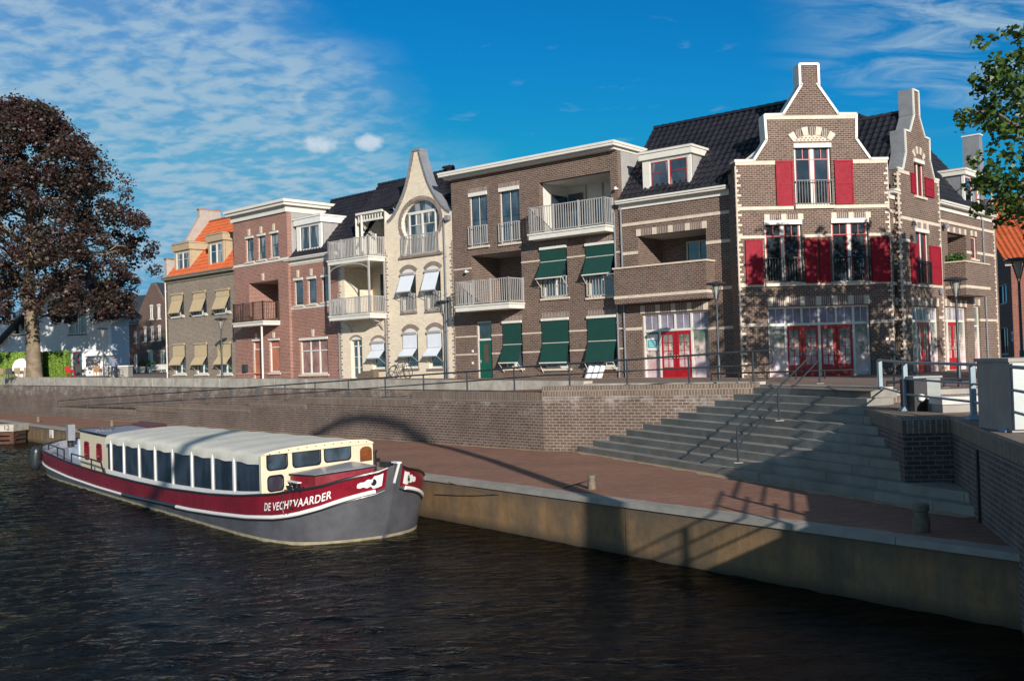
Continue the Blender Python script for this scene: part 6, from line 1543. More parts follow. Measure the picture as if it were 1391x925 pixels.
# cabinets on the platform
p_ = onz(1243, 559, -.344)
h = thing('electric_cabinet', 'small grey utility cabinet with black front panel behind the railing', 'cabinet', (p_.x, p_.y, -.344), .12)
B().box(.0, .30, 0, .62, 0, .70, blackp).build('front_panel', h); cg = paint('cabinet_grey', (.26,.28,.27), .45, .08)
B().box(.301, .62, 0.02, .62, 0, .72, cg).box(-.02, .65, -.02, .66, .721, .76, cg).build('body', h)
B().lathe([(.02,.20),(.075,.24),(.085,.30),(.06,.36),(.02,.38)], white, 12, (.15,-.02,0)).build('lamp', h)
p_ = onz(1276, 561, -.344); h = thing('concrete_bench', 'pale ribbed concrete bench block beside the small utility cabinet', 'bench', (p_.x+.1, p_.y, -.344), .05)
B().box(0, 1.3, .05, .55, 0, .17, copconc).build('base', h); B().box(-.03, 1.33, 0, .6, .171, .33, paint('light_slab', (.5,.5,.48), .7)).build('seat', h)
p_ = onz(1371, 587, -.344); h = thing('transformer_box', 'large grey steel cabinet with concrete lid at the right edge', 'cabinet', (p_.x, p_.y-.1, -.344), -.06)
steelp = paint('galvanised_box', (.26,.25,.24), .5, .15, metal=.1)
B().box(0, 1.9, .0, 1.30, 0, 1.10, steelp).build('body', h); B().box(-.03, 1.95, -.03, 1.35, 1.101, 1.16, copconc).build('lid', h)
B().box(.02, 1.9, -.06, -.005, .05, 1.08, paint('light_cabinet', (.40,.44,.43), .4, .05)).build('door', h)
# jetty at the far left of the quay
p_ = onz(8, 578, -2.0); h = thing('numbered_jetty', 'white concrete block marked 12 over a rusty brown jetty at the left edge', 'jetty', (p_.x, p_.y, -3.1), math.atan2(QF.d.y, QF.d.x))
jb = paint('rusty_wood', (.08,.035,.022), .8, .3); f_ = Fr(QF.W(66.2,.1,0)[:2], QF.d)
M_ = WM[h.name].inverted() @ f_.mat; jf = Fr((p_.x-.5, p_.y-1.0), (1,-.05)); Mj = WM[h.name].inverted() @ jf.mat
z12 = jf.q(12,577)[1]; z13 = jf.q(12,586)[1]; ur = jf.q(18.5,580)[0]
B().box(-3.5, ur, 0, 1.8, z13, z12, capconc).build('block', h, Mj)
b = B()
for k in range(4): zz = z13-.06-.28*k; b.box(-3.5, ur-.05, .1, 1.5, zz-.18, zz, jb)
b.box(ur-.3, ur-.05, .06, .3, -3.6, z13-.01, jb); b.build('planking', h, Mj)
def text_mesh(name, body, size, parent, mat, m, depth=.004):
    cu = bpy.data.curves.new(name, 'FONT'); cu.body = body; cu.size = size; cu.extrude = depth
    to = bpy.data.objects.new(name, cu); scene.collection.objects.link(to); me = to.evaluated_get(bpy.context.evaluated_depsgraph_get()).to_mesh()
    vs = [tuple(v.co) for v in me.vertices]; fs = [tuple(p.vertices) for p in me.polygons]; bpy.data.objects.remove(to)
    return B().add(vs, fs, m).build(name, parent, mat)
text_mesh('number_lettering', '12', .42, h, Mj @ Matrix.Translation((jf.q(4.5,583)[0], -.012, z13+.10)) @ Matrix.Rotation(math.pi/2, 4, 'X'), blackp)
# white sign plate on the quay wall
f_ = Fr(QF.W(0,.03,0)[:2], -QF.d); u, z = f_.q(70,589); b = B().box(-.42, .42, -.03, -.0, -.24, .24, wht).box(-.15, .15, -.035, -.031, -.18, -.10, blackp)
o = b.build('mooring_sign', None, Matrix.Translation(tuple(f_.W(u, 0, z))) @ Matrix.Rotation(math.atan2(-QF.d.y, -QF.d.x), 4, 'Z')); tag(o, 'small white sign plate fixed to the yellow quay wall left of the boat stern', 'sign')

# bicycle against the cream house
def bicycle(loc, rz, label):
    t = thing('bicycle', label, 'bicycle', loc, rz, 'parked bicycles'); r = .34
    for x in (-.52, .52):
        b = B(); b.tube([(x+r*math.cos(a),0,r+r*math.sin(a)) for a in [2*math.pi*k/20 for k in range(21)]], .02, blackp, 5)
        for k in range(8): a = math.pi*k/8; b.tube([(x-r*math.cos(a),0,r-r*math.sin(a)),(x+r*math.cos(a),0,r+r*math.sin(a))], .004, grey, 3)
        b.build('wheel', t)
    b = B()
    for a, c in (((-.52,0,r),(-.15,0,.82)),((-.52,0,r),(-.05,0,.30)),((-.05,0,.30),(-.2,0,.92)),((-.05,0,.30),(.36,0,.78)),((-.15,0,.82),(.34,0,.85)),((.52,0,r),(.33,0,.98))): b.tube([a, c], .018, blackp, 6)
    b.build('bicycle_frame', t)
    B().tube([(.20,-.27,1.02),(.34,-.2,1.0),(.33,0,.98),(.34,.2,1.0),(.20,.27,1.02)], .015, blackp, 6).build('handlebar', t)
    b = B(); b.hexa([(-.36,-.09,.92),(-.08,-.03,.94),(-.08,.03,.94),(-.36,.09,.92),(-.34,-.08,.97),(-.08,-.02,.97),(-.08,.02,.97),(-.34,.08,.97)], blackp); b.build('saddle', t)
    return t
cp = FC.W(FC.q(553,515)[0], -.45, 0); bk = bicycle((cp.x, cp.y, street(cp.x, cp.y)), math.atan2(FC.d.y, FC.d.x)+.05, 'black bicycle leaning before the cream house under the pale awnings')
cp = FC2.W(FC2.q(512,513)[0], -.5, 0); h = thing('wicker_planter', 'brown wicker planter box beside the cream house door', 'planter', (cp.x, cp.y, street(cp.x, cp.y)), math.atan2(FC2.d.y, FC2.d.x))
B().box(-.5, .5, -.2, .2, 0, .42, paint('wicker', (.16,.12,.08), .8, .25, scale=12)).box(-.85, -.55, -.2, .2, 0, .30, paint('wicker', (.16,.12,.08), .8)).build('basket', h)

# ================================================================== FAR BUILDINGS
def simple_house(name, label, fr, w, ze, zr, m, depth=9, gable_front=True, wins=(), roofm=None, z0=.4, arch=False):
    h = thing(name, label, 'building', (*fr.W(0,0,0)[:2], z0), math.atan2(fr.d.y, fr.d.x)); M_ = rel(h, fr); holes = [r for r in wins]
    if gable_front: out = [(0,z0-.6),(w,z0-.6),(w,ze),(w/2+.35,zr),(w/2-.35,zr),(0,ze)]
    else: out = [(0,z0-.6),(w,z0-.6),(w,ze),(0,ze)]
    B().prism(out, 0, .3, m, [rc(r) for r in holes]).build('wall', h, M_); B().box(0, .28, .301, depth, z0-.6, ze, m).box(w-.28, w, .301, depth, z0-.6, ze, m).build('side_wall', h, M_)
    b = B(); t = .15
    if gable_front:
        for s, x0 in ((-1, -.2), (1, w+.2)): b.hexa([(x0,.301,ze-.1),(w/2,.301,zr-.05),(w/2,depth,zr-.05),(x0,depth,ze-.1),(x0,.301,ze+t-.1),(w/2,.301,zr+t-.05),(w/2,depth,zr+t-.05),(x0,depth,ze+t-.1)], roofm or tilefar)
    else: b.hexa([(-.1,-.3,ze),(w+.1,-.3,ze),(w+.1,depth/2,zr),(-.1,depth/2,zr),(-.1,-.3,ze+t),(w+.1,-.3,ze+t),(w+.1,depth/2,zr+t),(-.1,depth/2,zr+t)], roofm or tilefar)
    b.build('roof', h, M_)
    for r in holes:
        window(h, fr, r, white, white, 2, 1, pane=glassc, y=.06, sill=white)
        if arch: segarch(h, fr, r, .12, .16, offwhite, offwhite)
    return h
# white house with overhanging eaves behind the beech
FW = Fr(atY(-70,500,108)[:2], (Vector(atY(150,500,101)[:2])-Vector(atY(-70,500,108)[:2]))); q = FW.q; ww = q(148,480)[0]
h = thing('white_gable_house', 'white rendered house with low pitched roof behind the copper beech', 'building', (*FW.o, .7), math.atan2(FW.d.y, FW.d.x))
render = paint('white_render', (.80,.81,.82), .8, .05); zv = q(150,418)[1]; ur_, zr_ = q(93,372)
wi = [FW.R(18,428,40,454), FW.R(93,430,117,453.5)]; dd_ = [FW.R(98,478,112,516)]; dd_[0] = (*dd_[0][:2], .5, dd_[0][3])
slope = (zr_-zv)/(ww-ur_); zl0 = zr_-slope*ur_
wall(h, FW, [(0,0),(ww,0),(ww,zv),(ur_,zr_),(0,max(zl0, 3))], wi+dd_, render, .4)
for w in wi: window(h, FW, w, white, white, 3, 1, pane=glassc, sill=darkmetal)
window(h, FW, dd_[0], paint('door_redbrown', (.2,.04,.03), .5), paint('door_redbrown', (.2,.04,.03), .5), 2, 1, pane=glassb)
b = B(); e0 = (ww+1.5, zv-slope*1.5); b.hexa([(ur_,-.8,zr_+.05),(e0[0],-.8,e0[1]+.05),(e0[0],3.2,e0[1]+.05),(ur_,3.2,zr_+.05),(ur_,-.8,zr_+.35),(e0[0],-.8,e0[1]+.35),(e0[0],3.2,e0[1]+.35),(ur_,3.2,zr_+.35)], tilefar)
b.hexa([(ur_,-.8,zr_+.05),(0,-.8,zl0),(0,3.2,zl0),(ur_,3.2,zr_+.05),(ur_,-.8,zr_+.35),(0,-.8,zl0+.3),(0,3.2,zl0+.3),(ur_,3.2,zr_+.35)], tilefar); b.build('roof', h, rel(h, FW))
b = B(); b.hexa([(ur_,-.86,zr_+.02),(e0[0]+.02,-.86,e0[1]+.02),(e0[0]+.02,-.81,e0[1]+.02),(ur_,-.81,zr_+.02),(ur_,-.86,zr_+.40),(e0[0]+.02,-.86,e0[1]+.40),(e0[0]+.02,-.81,e0[1]+.40),(ur_,-.81,zr_+.40)], white); b.build('barge_board', h, rel(h, FW))
b = B()
for yy in (0.2,): b.tube([(ww,yy,zv-1.6),(e0[0]-.2,yy,e0[1])], .09, offwhite, 6)
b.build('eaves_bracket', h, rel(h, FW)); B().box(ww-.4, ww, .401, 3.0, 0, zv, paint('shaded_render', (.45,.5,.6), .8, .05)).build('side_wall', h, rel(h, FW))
# white shed in front
f_ = Fr(atY(117,515,97)[:2], (1,-.1)); h = thing('white_shed', 'small white shed with framed panel door beside the lamp post', 'shed', (*f_.o, .6), math.atan2(f_.d.y, f_.d.x))
sw = f_.q(142,500)[0]; sz = f_.q(128,484.5)[1]; wall(h, f_, [(0,0),(sw,0),(sw,sz),(0,sz)], [], white, 1.8, name='wall'); a_ = f_.q(126,490); c_ = f_.q(136,500)
b = B(); ring(b, (a_[0], c_[0], c_[1], a_[1]), .06, -.04, -.002, grey); b.build('window_frame', h, rel(h, f_)); B().box(-.05, sw+.05, -.1, 1.85, sz, sz+.08, lead).build('roof', h, rel(h, f_))
# green artificial hedge screen
hm, hnt, hb_ = nodes('hedge_leaves'); c = ocoord(hnt); hnt.links.new(mixc(hnt, mrange(hnt, tnoise(hnt, c, 7, 4, .8), .4, .6), (.03,.10,.01), (.22,.33,.04)), hb_.inputs['Base Color']); hb_.inputs['Roughness'].default_value = .8
def leafy_box(b, x0, x1, y0, y1, z0, z1, m, n, s=.12):
    rnd = np.random.RandomState(5)
    for _ in range(n):
        f = rnd.randint(3); p = Vector((rnd.uniform(x0,x1), rnd.uniform(y0,y1), rnd.uniform(z0,z1)))
        if f == 0: p.y = y0
        elif f == 1: p.z = z1
        elif f == 2: p.x = x1 if rnd.rand() > .5 else x0; 
        if rnd.rand() > .35: p.y = y0; p.x = rnd.uniform(x0,x1); p.z = rnd.uniform(z0,z1)
        d = Vector(rnd.normal(size=3)).normalized(); e_ = d.orthogonal().normalized()*s; g = d.cross(e_).normalized()*s*.6; p += Vector(rnd.normal(size=3))*.03
        b.add([p-e_, p-g, p+e_, p+g], [(0,1,2,3)], m)
for x0, x1, y_, lb in ((-40,52,92,'bright green clipped hedge screen left of the beech trunk'),(58,90,92.5,'bright green clipped hedge screen right of the beech trunk')):
    a_ = atY(x0,515,y_); c_ = atY(x1,515,y_-.6); zt_ = atY(x0+20,480 if x0 < 0 else 478,y_).z; f_ = Fr(a_[:2], (Vector(c_[:2])-Vector(a_[:2]))); L_ = (Vector(c_[:2])-Vector(a_[:2])).length
    b = B(); b.box(0, L_, 0, .7, .3, zt_, hm); leafy_box(b, 0, L_, -.02, .7, .4, zt_, hm, 1600, .10); o = b.build('hedge', None, f_.mat); tag(o, lb, 'hedge')
# round white parasol-like disc sign
p_ = atY(30,505,90.5); b = B(); R_ = 26/1380*90.5/2; b.prism([(R_*math.cos(t), R_*math.sin(t)) for t in [2*math.pi*k/32 for k in range(32)]], -.04, .04, white)
o = b.build('round_sign', None, Matrix.Translation((p_.x, p_.y, street(p_.x,p_.y)+R_+.05))); tag(o, 'big round white disc standing before the green hedge', 'sign')
# terrace chairs (wicker) at the left
def chair(loc, rz, m, label, nm='terrace_chair'):
    t = thing(nm, label, 'chair', loc, rz, 'terrace chairs on the street'); B().box(-.27,.27,-.27,.27,.38,.46,m).build('seat', t)
    b = B(); b.box(-.27,.27,.22,.28,.46,.92,m); b.box(-.27,-.22,-.25,.2,.46,.66,m); b.box(.22,.27,-.25,.2,.46,.66,m); b.build('backrest', t)
    for x in (-.24,.24):
        for y in (-.24,.24): B().box(x-.025,x+.025,y-.025,y+.025,0,.38,m).build('leg', t)
    return t
wk = paint('wicker_light', (.30,.22,.13), .8, .2, scale=10); wkd = paint('wicker_dark', (.05,.045,.05), .7, .2, scale=10); rdc = paint('red_plastic', (.5,.03,.04), .4)
for px, Y, m_, rz, lb in ((4,88,wk,2.9,'light wicker chair at the left edge of the terrace'),(14,87.5,wkd,3.2,'dark wicker chair in front of the round white disc'),(26,88,wk,3.0,'light wicker chair just right of the dark wicker chair'),(38,88.5,wk,3.4,'light wicker chair next to the beech trunk'),(95,90,rdc,2.8,'red chair right of the bright green hedge'),(109,90,wkd,3.0,'dark chair between the red chair and the wooden bench'),(133,91,paint('bench_wood', (.30,.16,.08), .6),3.1,'brown wooden seat in front of the white shed')):
    p_ = place(px, 514, Y); chair(p_, rz, m_, lb)
p_ = place(152, 514, 80); bicycle(p_, .1, 'dark bicycle parked beside the lamp post near the white shed')
# person standing by the bicycle (small in the distance)
def person(loc, rz, label, coat, legs_m):
    J = {'pelvis':(0,0,.90),'waist':(0,.01,1.08),'chest':(0,.02,1.32),'neck':(0,.01,1.47),'head':(0,-.02,1.58),'top':(0,-.02,1.68),
         'hl':(-.10,0,.86),'kl':(-.12,-.05,.48),'al':(-.13,.02,.09),'tl':(-.14,-.14,.04),'hr':(.10,0,.86),'kr':(.13,-.02,.48),'ar':(.15,.06,.09),'tr':(.16,-.10,.04),
         'sl':(-.17,.02,1.40),'el':(-.25,-.04,1.14),'wl':(-.22,-.26,1.02),'gl':(-.20,-.34,1.01),'sr':(.17,.02,1.40),'er':(.24,-.02,1.14),'wr':(.20,-.24,1.03),'gr':(.18,-.32,1.02)}
    Rr = {'pelvis':.15,'waist':.13,'chest':.155,'neck':.06,'head':.095,'top':.07,'hl':.095,'kl':.065,'al':.045,'tl':.04,'hr':.095,'kr':.065,'ar':.045,'tr':.04,'sl':.07,'el':.05,'wl':.035,'gl':.035,'sr':.07,'er':.05,'wr':.035,'gr':.035}
    E_ = [('pelvis','waist'),('waist','chest'),('chest','neck'),('neck','head'),('head','top'),('pelvis','hl'),('hl','kl'),('kl','al'),('al','tl'),('pelvis','hr'),('hr','kr'),('kr','ar'),('ar','tr'),('chest','sl'),('sl','el'),('el','wl'),('wl','gl'),('chest','sr'),('sr','er'),('er','wr'),('wr','gr')]
    names = list(J); me = bpy.data.meshes.new('person'); me.from_pydata([J[k] for k in names], [(names.index(a), names.index(c)) for a, c in E_], [])
    o = bpy.data.objects.new('person', me); scene.collection.objects.link(o); o.matrix_basis = Matrix.Translation(loc) @ Matrix.Rotation(rz, 4, 'Z')
    sk = o.modifiers.new('skin', 'SKIN'); 
    for i, k in enumerate(names): me.skin_vertices[0].data[i].radius = (Rr[k], Rr[k])
    me.skin_vertices[0].data[0].use_root = True; o.modifiers.new('sub', 'SUBSURF').levels = 1
    m, nt, bs_ = nodes('clothed_figure'); c = ocoord(nt); sp = nt.nodes.new('ShaderNodeSeparateXYZ'); nt.links.new(c, sp.inputs[0])
    k_ = mixc(nt, mrange(nt, sp.outputs[2], .88, .90), legs_m, coat); k_ = mixc(nt, mrange(nt, sp.outputs[2], 1.46, 1.48), k_, (.42,.26,.19)); nt.links.new(k_, bs_.inputs['Base Color']); bs_.inputs['Roughness'].default_value = .9; me.materials.append(m)
    B().lathe([(.03,-.06),(.108,-.02),(.112,.03),(.09,.09),(.03,.115)], paint('dark_hair', (.03,.02,.015), .8), 12, (0,.01,1.64)).build('hair', o)
    return tag(o, label, 'person')
me_ok = True
p_ = place(154.5, 514, 79.2)
try:
    me_t = bpy.data.meshes.new('t_'); me_t.from_pydata([(0,0,0),(0,0,1)], [(0,1)], []); o_t = bpy.data.objects.new('t_', me_t); o_t.modifiers.new('s', 'SKIN'); me_ok = len(me_t.skin_vertices) > 0; bpy.data.objects.remove(o_t)
    person(p_, .5, 'person in a grey-blue top and dark trousers standing beside the parked bicycle', (.16,.19,.26), (.02,.025,.05))
except Exception as ex: print('person', ex)
# grey box planters behind
p_ = place(163, 514, 82); h = thing('stone_trough', 'low grey stone trough beside the parked bicycle', 'planter', p_, -.1); B().box(-.8,.9,-.4,.4,0,.85,copconc).box(-.85,.95,-.45,.45,.851,.93,white).build('trough', h)
# street houses at the back left
a_ = atY(187,510,128); f_ = Fr(a_[:2], (Vector(atY(226,510,124)[:2])-Vector(a_[:2]))); q = f_.q; w_ = q(234,500)[0]
ws = [f_.R(203.5,417,208.5,433.5), f_.R(213.5,416,218.5,433), f_.R(195,446,199.5,464), f_.R(204.5,445.5,209.5,463), f_.R(214.5,444.5,219,462), (q(201,490)[0], q(208,490)[0], .6, q(204,478)[1]), (q(218,490)[0], q(224,490)[0], 1.2, q(220,478)[1])]
simple_house('brown_gable_house', 'narrow brown brick gable house with white arched windows at the back', f_, w_, q(190,431)[1], q(212,384)[1], farbrick, 12, True, ws, arch=True)
B().box(w_/2-.5, w_/2+.5, .1, .9, q(212,384)[1]-.5, q(212,378)[1], farbrick)
a_ = atY(163,510,132); f_ = Fr(a_[:2], (Vector(atY(188,510,129)[:2])-Vector(a_[:2]))); q = f_.q; w_ = q(189,500)[0]
ws = [f_.R(169,450,174,466), f_.R(182,450,187,466), (q(170,490)[0], q(175,490)[0], 1.0, q(172,481)[1]), (q(182,490)[0], q(187,490)[0], 1.0, q(184,481)[1])]
simple_house('red_terrace_house', 'red brick terrace house with dark slate roof between white house and brown gable', f_, w_, q(175,441)[1], q(200,396)[1], farred, 12, False, ws)
a_ = atY(120,510,150); f_ = Fr(a_[:2], (Vector(atY(215,510,143)[:2])-Vector(a_[:2]))); q = f_.q
simple_house('slate_roof_house', 'far house with large dark slate roof seen over the white house eaves', f_, q(230,500)[0], q(160,440)[1], q(160,399)[1], farbrick, 12, False, [])
# white garden bench at the back
p_ = place(216, 512, 116); h = thing('white_bench', 'white slatted garden bench before the brown gable house', 'bench', p_, 0)
B().box(-1,1,-.25,.25,.42,.48,white).build('seat', h); b = B()
for k in range(4): b.box(-1,1,.22,.26,.55+.13*k,.62+.13*k,white)
b.build('backrest', h)
for x in (-.95,.95):
    for y in (-.22,.22): B().box(x-.04,x+.04,y-.04,y+.04,0,.42 if y < 0 else 1.0,white).build('leg', h)
for px, lb in ((193,'white tub planter left of the white bench'),(205,'white tub planter by the arched door')):
    p_ = place(px, 512, 117); h = thing('tub_planter', lb, 'planter', p_, 0, 'white tub planters'); B().lathe([(.30,0),(.42,.75),(.45,.8)], white, 12).build('pot', h)
    b = B(); leafm = paint('box_leaf', (.04,.08,.02), .7, .3)
    rnd = np.random.RandomState(int(px))
    for _ in range(160): d = Vector(rnd.normal(size=3)).normalized()*rnd.uniform(.2,.5); c2 = Vector((0,0,1.1))+d; e_ = Vector(rnd.normal(size=3)).normalized()*.1; g = e_.orthogonal().normalized()*.06; b.add([c2-e_,c2-g,c2+e_,c2+g], [(0,1,2,3)], leafm)
    b.build('foliage', h)
# orange-roofed house at the right
fr_ = Fr(atY(1352,480,66)[:2], (Vector(atY(1382,480,60)[:2])-Vector(atY(1352,480,66)[:2]))); q = fr_.q; w_ = q(1384,470)[0]; farb2 = farbrick
h = thing('orange_roof_house', 'dark brick house with orange tiled roof at the far right', 'building', (*fr_.o, 0), math.atan2(fr_.d.y, fr_.d.x))
ws = [fr_.R(1354,388,1368,412), fr_.R(1357,445,1370,482)]
za, zb2_ = q(1350,326)[1], q(1376,350)[1]
wall(h, fr_, [(-6,-1),(w_,-1),(w_,zb2_),(-.5,za),(-6,za+3)], ws, farb2, .3)
for w in ws: window(h, fr_, w, offwhite, darkmetal, 2, 1, pane=glassb)
b = B(); P0 = fr_.W(-6,0,za+3); 
tiled(b, (-.4,0,za+.1), (w_+.3,0,zb2_+.1), (w_-.5,5.0,zb2_+5.2), (-4.0,5.0,za+3.9), tileo, .3, .38, .05); b.build('roof', h, rel(h, fr_))
B().box(w_-.2, w_, .3, 9, -1, zb2_, farb2).build('side_wall', h, rel(h, fr_))
u, z = q(1375.5,457,-.05); o_ = B(); o_.box(u-.20, u+.20, -.06, -.01, z-.3, z+.3, white).box(u-.10, u+.10, -.066, -.061, z-.12, z+.12, paint('navy_print', (.03,.02,.12), .5)).lathe([(.03,0),(.03,.001)], white, 8, (u,-.07,z)); o_.build('wall_sign', h, rel(h, fr_))
f3 = Fr(atY(1378,480,58)[:2], (1,-.35)); q = f3.q; h = thing('orange_pantile_house', 'brick house with orange pantile roof cut by the right edge', 'building', (*f3.o, 0), math.atan2(f3.d.y, f3.d.x))
wall(h, f3, [(0,-1),(9,-1),(9,q(1385,352)[1]),(0,q(1385,352)[1])], [(.8,2.0,.8,2.2)], farred, .3); window(h, f3, (.8,2.0,.8,2.2), offwhite, offwhite, 1, 1)
b = B(); zz = q(1385,352)[1]; tiled(b, (-.4,-.4,zz), (9.3,-.4,zz), (9.3,5,zz+4.2), (-1.6,5,zz+4.2), tileo, .32, .4, .05); b.build('roof', h, rel(h, f3)); gutter(h, f3, -.3, 9, zz, .4, .14, grey)
# plants on the right balcony
fr, u0, u1, pv, zt_ = BALC2; h = thing('balcony_plants', 'green leafy plants on top of the brick balcony parapet', 'plant', tuple(fr.W(u0+.3, -pv, zt_)), math.atan2(fr.d.y, fr.d.x))
b = B(); leafm = paint('balcony_leaf', (.07,.16,.03), .6, .3); rnd = np.random.RandomState(4)
for _ in range(420):
    c2 = Vector((rnd.uniform(-.25,.05), rnd.uniform(.1,pv-.1), rnd.uniform(.02,.42)*(.5+.5*math.sin(rnd.rand()*3)))); e_ = Vector(rnd.normal(size=3)).normalized()*.09; g = e_.orthogonal().normalized()*.04; b.add([c2-e_,c2-g,c2+e_,c2+g], [(0,1,2,3)], leafm)
b.build('foliage', h); B().box(-.2,.02,.1,pv-.1,-.0+.062,.14, dkbrown).build('planter_box', h)

# ================================================================== TREES
def leafmat(name, cols, rough=.55, trans=.0):
    m, nt, b = nodes(name); gi = nt.nodes.new('ShaderNodeNewGeometry'); c = ocoord(nt)
    k = mixc(nt, gi.outputs['Random Per Island'], cols[0], cols[1]); k = mixc(nt, mrange(nt, tnoise(nt, c, .6, 3), .42, .62), k, cols[2])
    nt.links.new(k, b.inputs['Base Color']); b.inputs['Roughness'].default_value = rough
    if trans:
        tr = nt.nodes.new('ShaderNodeBsdfTranslucent'); nt.links.new(k, tr.inputs[0]); ms = nt.nodes.new('ShaderNodeMixShader'); ms.inputs[0].default_value = trans
        out = nt.nodes['Material Output']; nt.links.new(b.outputs[0], ms.inputs[1]); nt.links.new(tr.outputs[0], ms.inputs[2]); nt.links.new(ms.outputs[0], out.inputs[0])
    return m
def leaves(name, parent, centers, radii, per, size, m, rnd, droop=0., lobes=False):
    """one mesh of many separate leaf blades in clumps"""
    C = np.repeat(np.array(centers), per, axis=0); Rr = np.repeat(np.array(radii), per)
    n = len(C); d = rnd.normal(size=(n, 3)); d /= np.linalg.norm(d, axis=1)[:, None]; rad = Rr*rnd.rand(n)**.45
    Pp = C+d*rad[:, None]*np.array([1, 1, .8]); Pp[:, 2] -= droop*rnd.rand(n)*Rr
    a = rnd.normal(size=(n, 3)); a[:, 2] *= .6; a /= np.linalg.norm(a, axis=1)[:, None]
    t = rnd.normal(size=(n, 3)); g = np.cross(a, t); g /= np.linalg.norm(g, axis=1)[:, None]
    s = size*rnd.uniform(.6, 1.25, n)[:, None]
    if lobes:
        nn = np.cross(a, g)
        v = np.stack([Pp-a*s, Pp-a*s*.1-g*s*.8, Pp+a*s*.25-g*s*.35+nn*s*.1, Pp+a*s, Pp+a*s*.25+g*s*.35+nn*s*.1, Pp-a*s*.1+g*s*.8], 1).reshape(-1, 3); k = 6
    else: v = np.stack([Pp-a*s, Pp-g*s*.62, Pp+a*s, Pp+g*s*.62], 1).reshape(-1, 3); k = 4
    me = bpy.data.meshes.new(name); me.vertices.add(len(v)); me.vertices.foreach_set('co', v.ravel()); me.loops.add(n*k); me.loops.foreach_set('vertex_index', np.arange(n*k, dtype=np.int32))
    me.polygons.add(n); me.polygons.foreach_set('loop_start', np.arange(0, n*k, k, dtype=np.int32)); me.update(calc_edges=True); me.materials.append(m)
    o = bpy.data.objects.new(name, me); scene.collection.objects.link(o); o.parent = parent; return o
def limb(b, a, c, r0, r1, m, rnd, wob=.12, n=8):
    a = Vector(a); c = Vector(c); L_ = (c-a).length; pts = []
    for i in range(n+1):
        t = i/n; p = a.lerp(c, t)+Vector((0,0,L_*.12*math.sin(math.pi*t)))
        if 0 < i < n: p += Vector(rnd.normal(size=3))*L_*wob*.25
        pts.append(p)
    b.tube(pts, [r0+(r1-r0)*i/n for i in range(n+1)], m, 8); return pts
bark = paint('beech_bark', (.20,.155,.105), .9, .3, scale=2.5, bmp=.6); bark2 = paint('maple_bark', (.17,.13,.10), .9, .3, scale=4, bmp=.5)
# copper beech
tp_ = place(47, 515, 88); rnd = np.random.RandomState(11)
t = thing('copper_beech', 'large copper beech with dark purple crown in front of the white house', 'tree', tp_, 0)
t.scale = (1.20,)*3
b = B(); b.tube([(0,0,-.4),(0,0,.3),(-.05,0,1.5),(-.15,.1,4),(-.35,.1,6.5),(-.2,0,9),(0,0,14)], [.62,.55,.50,.47,.42,.30,.10], bark, 14)
tips = []
for k in range(18):
    a = k*2.4+rnd.rand()*.4; z0_ = 5.5+rnd.rand()*6; rr_ = rnd.uniform(5, 8.5); c_ = (rr_*math.cos(a), rr_*math.sin(a), z0_+rnd.uniform(.5, 5)); tips.append(limb(b, (-.2,0,z0_), c_, .13, .03, bark, rnd))
b.build('trunk', t)
cen = []; rad = []
cutR = 9.3
def crown_r(z):   # radius by height above base (umbrella form, drooping skirt)
    return float(np.interp(z, [5.0,6.2,7.4,8.6,10.5,13,15.5,17.5,19.3,20.3], [2.0,8.2,9.6,9.3,9.0,8.3,7.0,5.0,2.9,.8]))
while len(cen) < 820:
    z = rnd.uniform(5.4, 20.0); a = rnd.rand()*2*math.pi; R_ = crown_r(z)*.93; R_ *= (1+.10*math.sin(3*a+z*.6)+.08*math.sin(7*a+z*1.3)); rr_ = R_*(rnd.rand()**.33)
    if z < 6.8 and rr_ < 4.2: continue
    x = rr_*math.cos(a)-.7
    if math.sin(z*1.9+a*2.0)*math.cos(a*3-z) > .86 and rr_ > .6*R_: continue
    cen.append((x, rr_*math.sin(a), z)); rad.append(rnd.uniform(.45, 1.0))
lm1 = leafmat('beech_leaf', ((.036,.017,.017),(.062,.030,.026),(.034,.026,.017)), .5, .12)
leaves('crown', t, cen, rad, 110, .128, lm1, rnd, .5)
cen2 = []; rad2 = []   # hanging sprays round the skirt
for k in range(90):
    a = rnd.rand()*2*math.pi; R_ = crown_r(6.3)*rnd.uniform(.65, .93); 
    for j in range(4): cen2.append((R_*math.cos(a)-.7+rnd.normal()*.15, R_*math.sin(a), 5.9-j*.42)); rad2.append(.38)
leaves('crown_skirt', t, cen2, rad2, 26, .14, lm1, rnd, .8)
cen3 = [c for c in cen if rnd.rand() < .16]; leaves('green_inner_foliage', t, [(c[0]*.8,c[1]*.8,c[2]*.97) for c in cen3], [.7]*len(cen3), 12, .15, leafmat('beech_leaf_green', ((.06,.065,.018),(.10,.10,.03),(.07,.05,.02)), .5, .15), rnd)
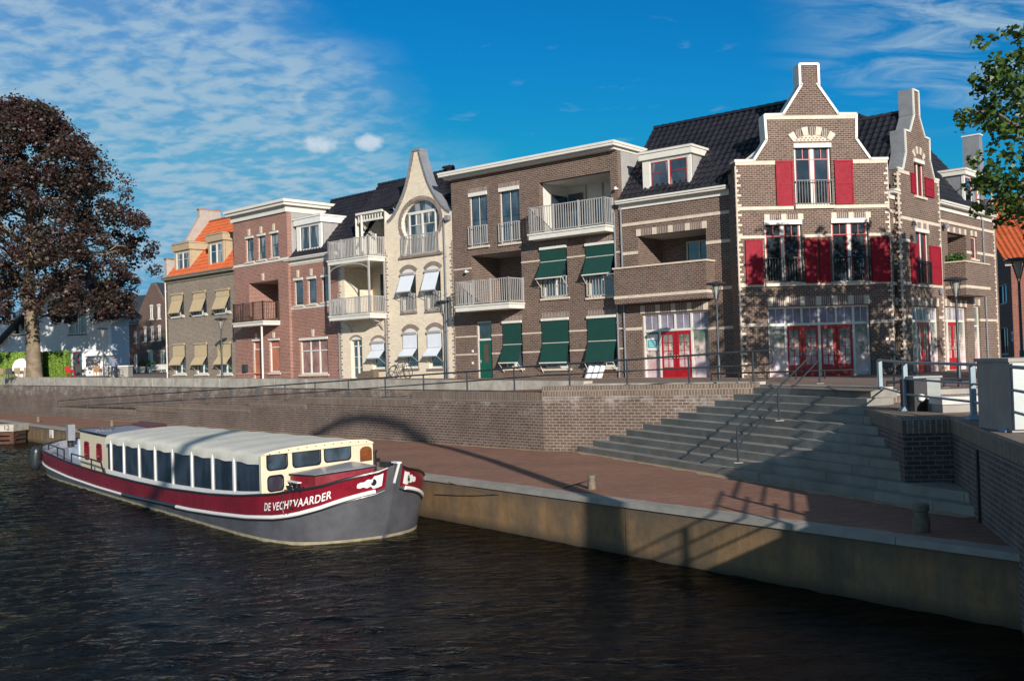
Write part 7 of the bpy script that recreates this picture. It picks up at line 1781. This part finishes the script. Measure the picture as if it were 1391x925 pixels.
# maple at the right edge
rnd = np.random.RandomState(5); tm = Vector((17.9, 28.6, -.05)); t = thing('maple_tree', 'green leafy tree reaching into the picture from the right edge', 'tree', tm, 0)
b = B(); b.tube([(0,0,-.3),(0,0,1.5),(.1,0,3.5),(0,0,6),(-.1,0,8.5)], [.30,.24,.20,.14,.05], bark2, 10); brs = []
def W2L(px, py, Y): p_ = atY(px, py, Y); return p_-tm
for s_, e_, r_ in (((0,0,4.6),W2L(1324,152,28.0),.075),((0,0,5.4),W2L(1342,112,28.6),.07),((0,0,3.8),W2L(1332,255,27.8),.06),((0,0,3.0),W2L(1376,285,28.3),.05),((0,0,6.5),W2L(1372,70,29),.06)): brs.append(limb(b, s_, tuple(e_), r_*1.7, .02, bark2, rnd, .06, 7))
for k in range(12): a = rnd.uniform(-1.8, 1.8); z0_ = rnd.uniform(3, 7.5); brs.append(limb(b, (0,0,z0_), (3.8*math.cos(a), 3.8*math.sin(a), z0_+1.5), .09, .02, bark2, rnd, .1, 6))
b.build('trunk', t)
cen = []; rad = []
outl = [(55,1384),(75,1368),(90,1345),(105,1322),(125,1303),(150,1299),(168,1306),(185,1312),(205,1322),(222,1318),(240,1308),(262,1306),(275,1330),(290,1350),(300,1374),(312,1392)]
for br in brs[:5]:
    for i in range(2, len(br)):
        for _ in range(7 if i > 2 else 4):
            p_ = br[i]+Vector(rnd.normal(size=3))*.33; cen.append(tuple(p_)); rad.append(rnd.uniform(.22, .42))
tries = 0
while len(cen) < 400 and tries < 20000:
    tries += 1; py = rnd.uniform(55, 312); xl = np.interp(py, [o_[0] for o_ in outl], [o_[1] for o_ in outl]); px = xl+rnd.rand()**1.2*260+26; Y = 28.6+rnd.normal()*1.5
    p_ = W2L(px, py, Y)
    if p_.x > 4.2 or Vector((p_.x, p_.y)).length > 5.5: continue
    if math.sin(px*.11+2)*math.sin(py*.085+1) > .30 and px < 1400: continue
    cen.append(tuple(p_)); rad.append(rnd.uniform(.25, .5))
lm2 = leafmat('maple_leaf', ((.040,.085,.012),(.080,.140,.022),(.030,.060,.014)), .45, .22)
leaves('crown', t, cen, rad, 21, .105, lm2, rnd, .2, True)
cen = []; rad = []
for _ in range(330):   # upper and outer crown, out of frame
    a = rnd.rand()*2*math.pi; z = rnd.uniform(2.5, 9.6); R_ = 4.2*math.sqrt(max(.05, 1-((z-6)/4)**2))*rnd.rand()**.4; p_ = (R_*math.cos(a)+1.2, R_*math.sin(a)*1.0, z)
    w = Vector(p_)+tm
    if w.y > 1 and w.x/w.y < .51: continue
    cen.append(p_); rad.append(rnd.uniform(.4, .8))
leaves('outer_crown', t, cen, rad, 34, .13, lm2, rnd, .2, True)
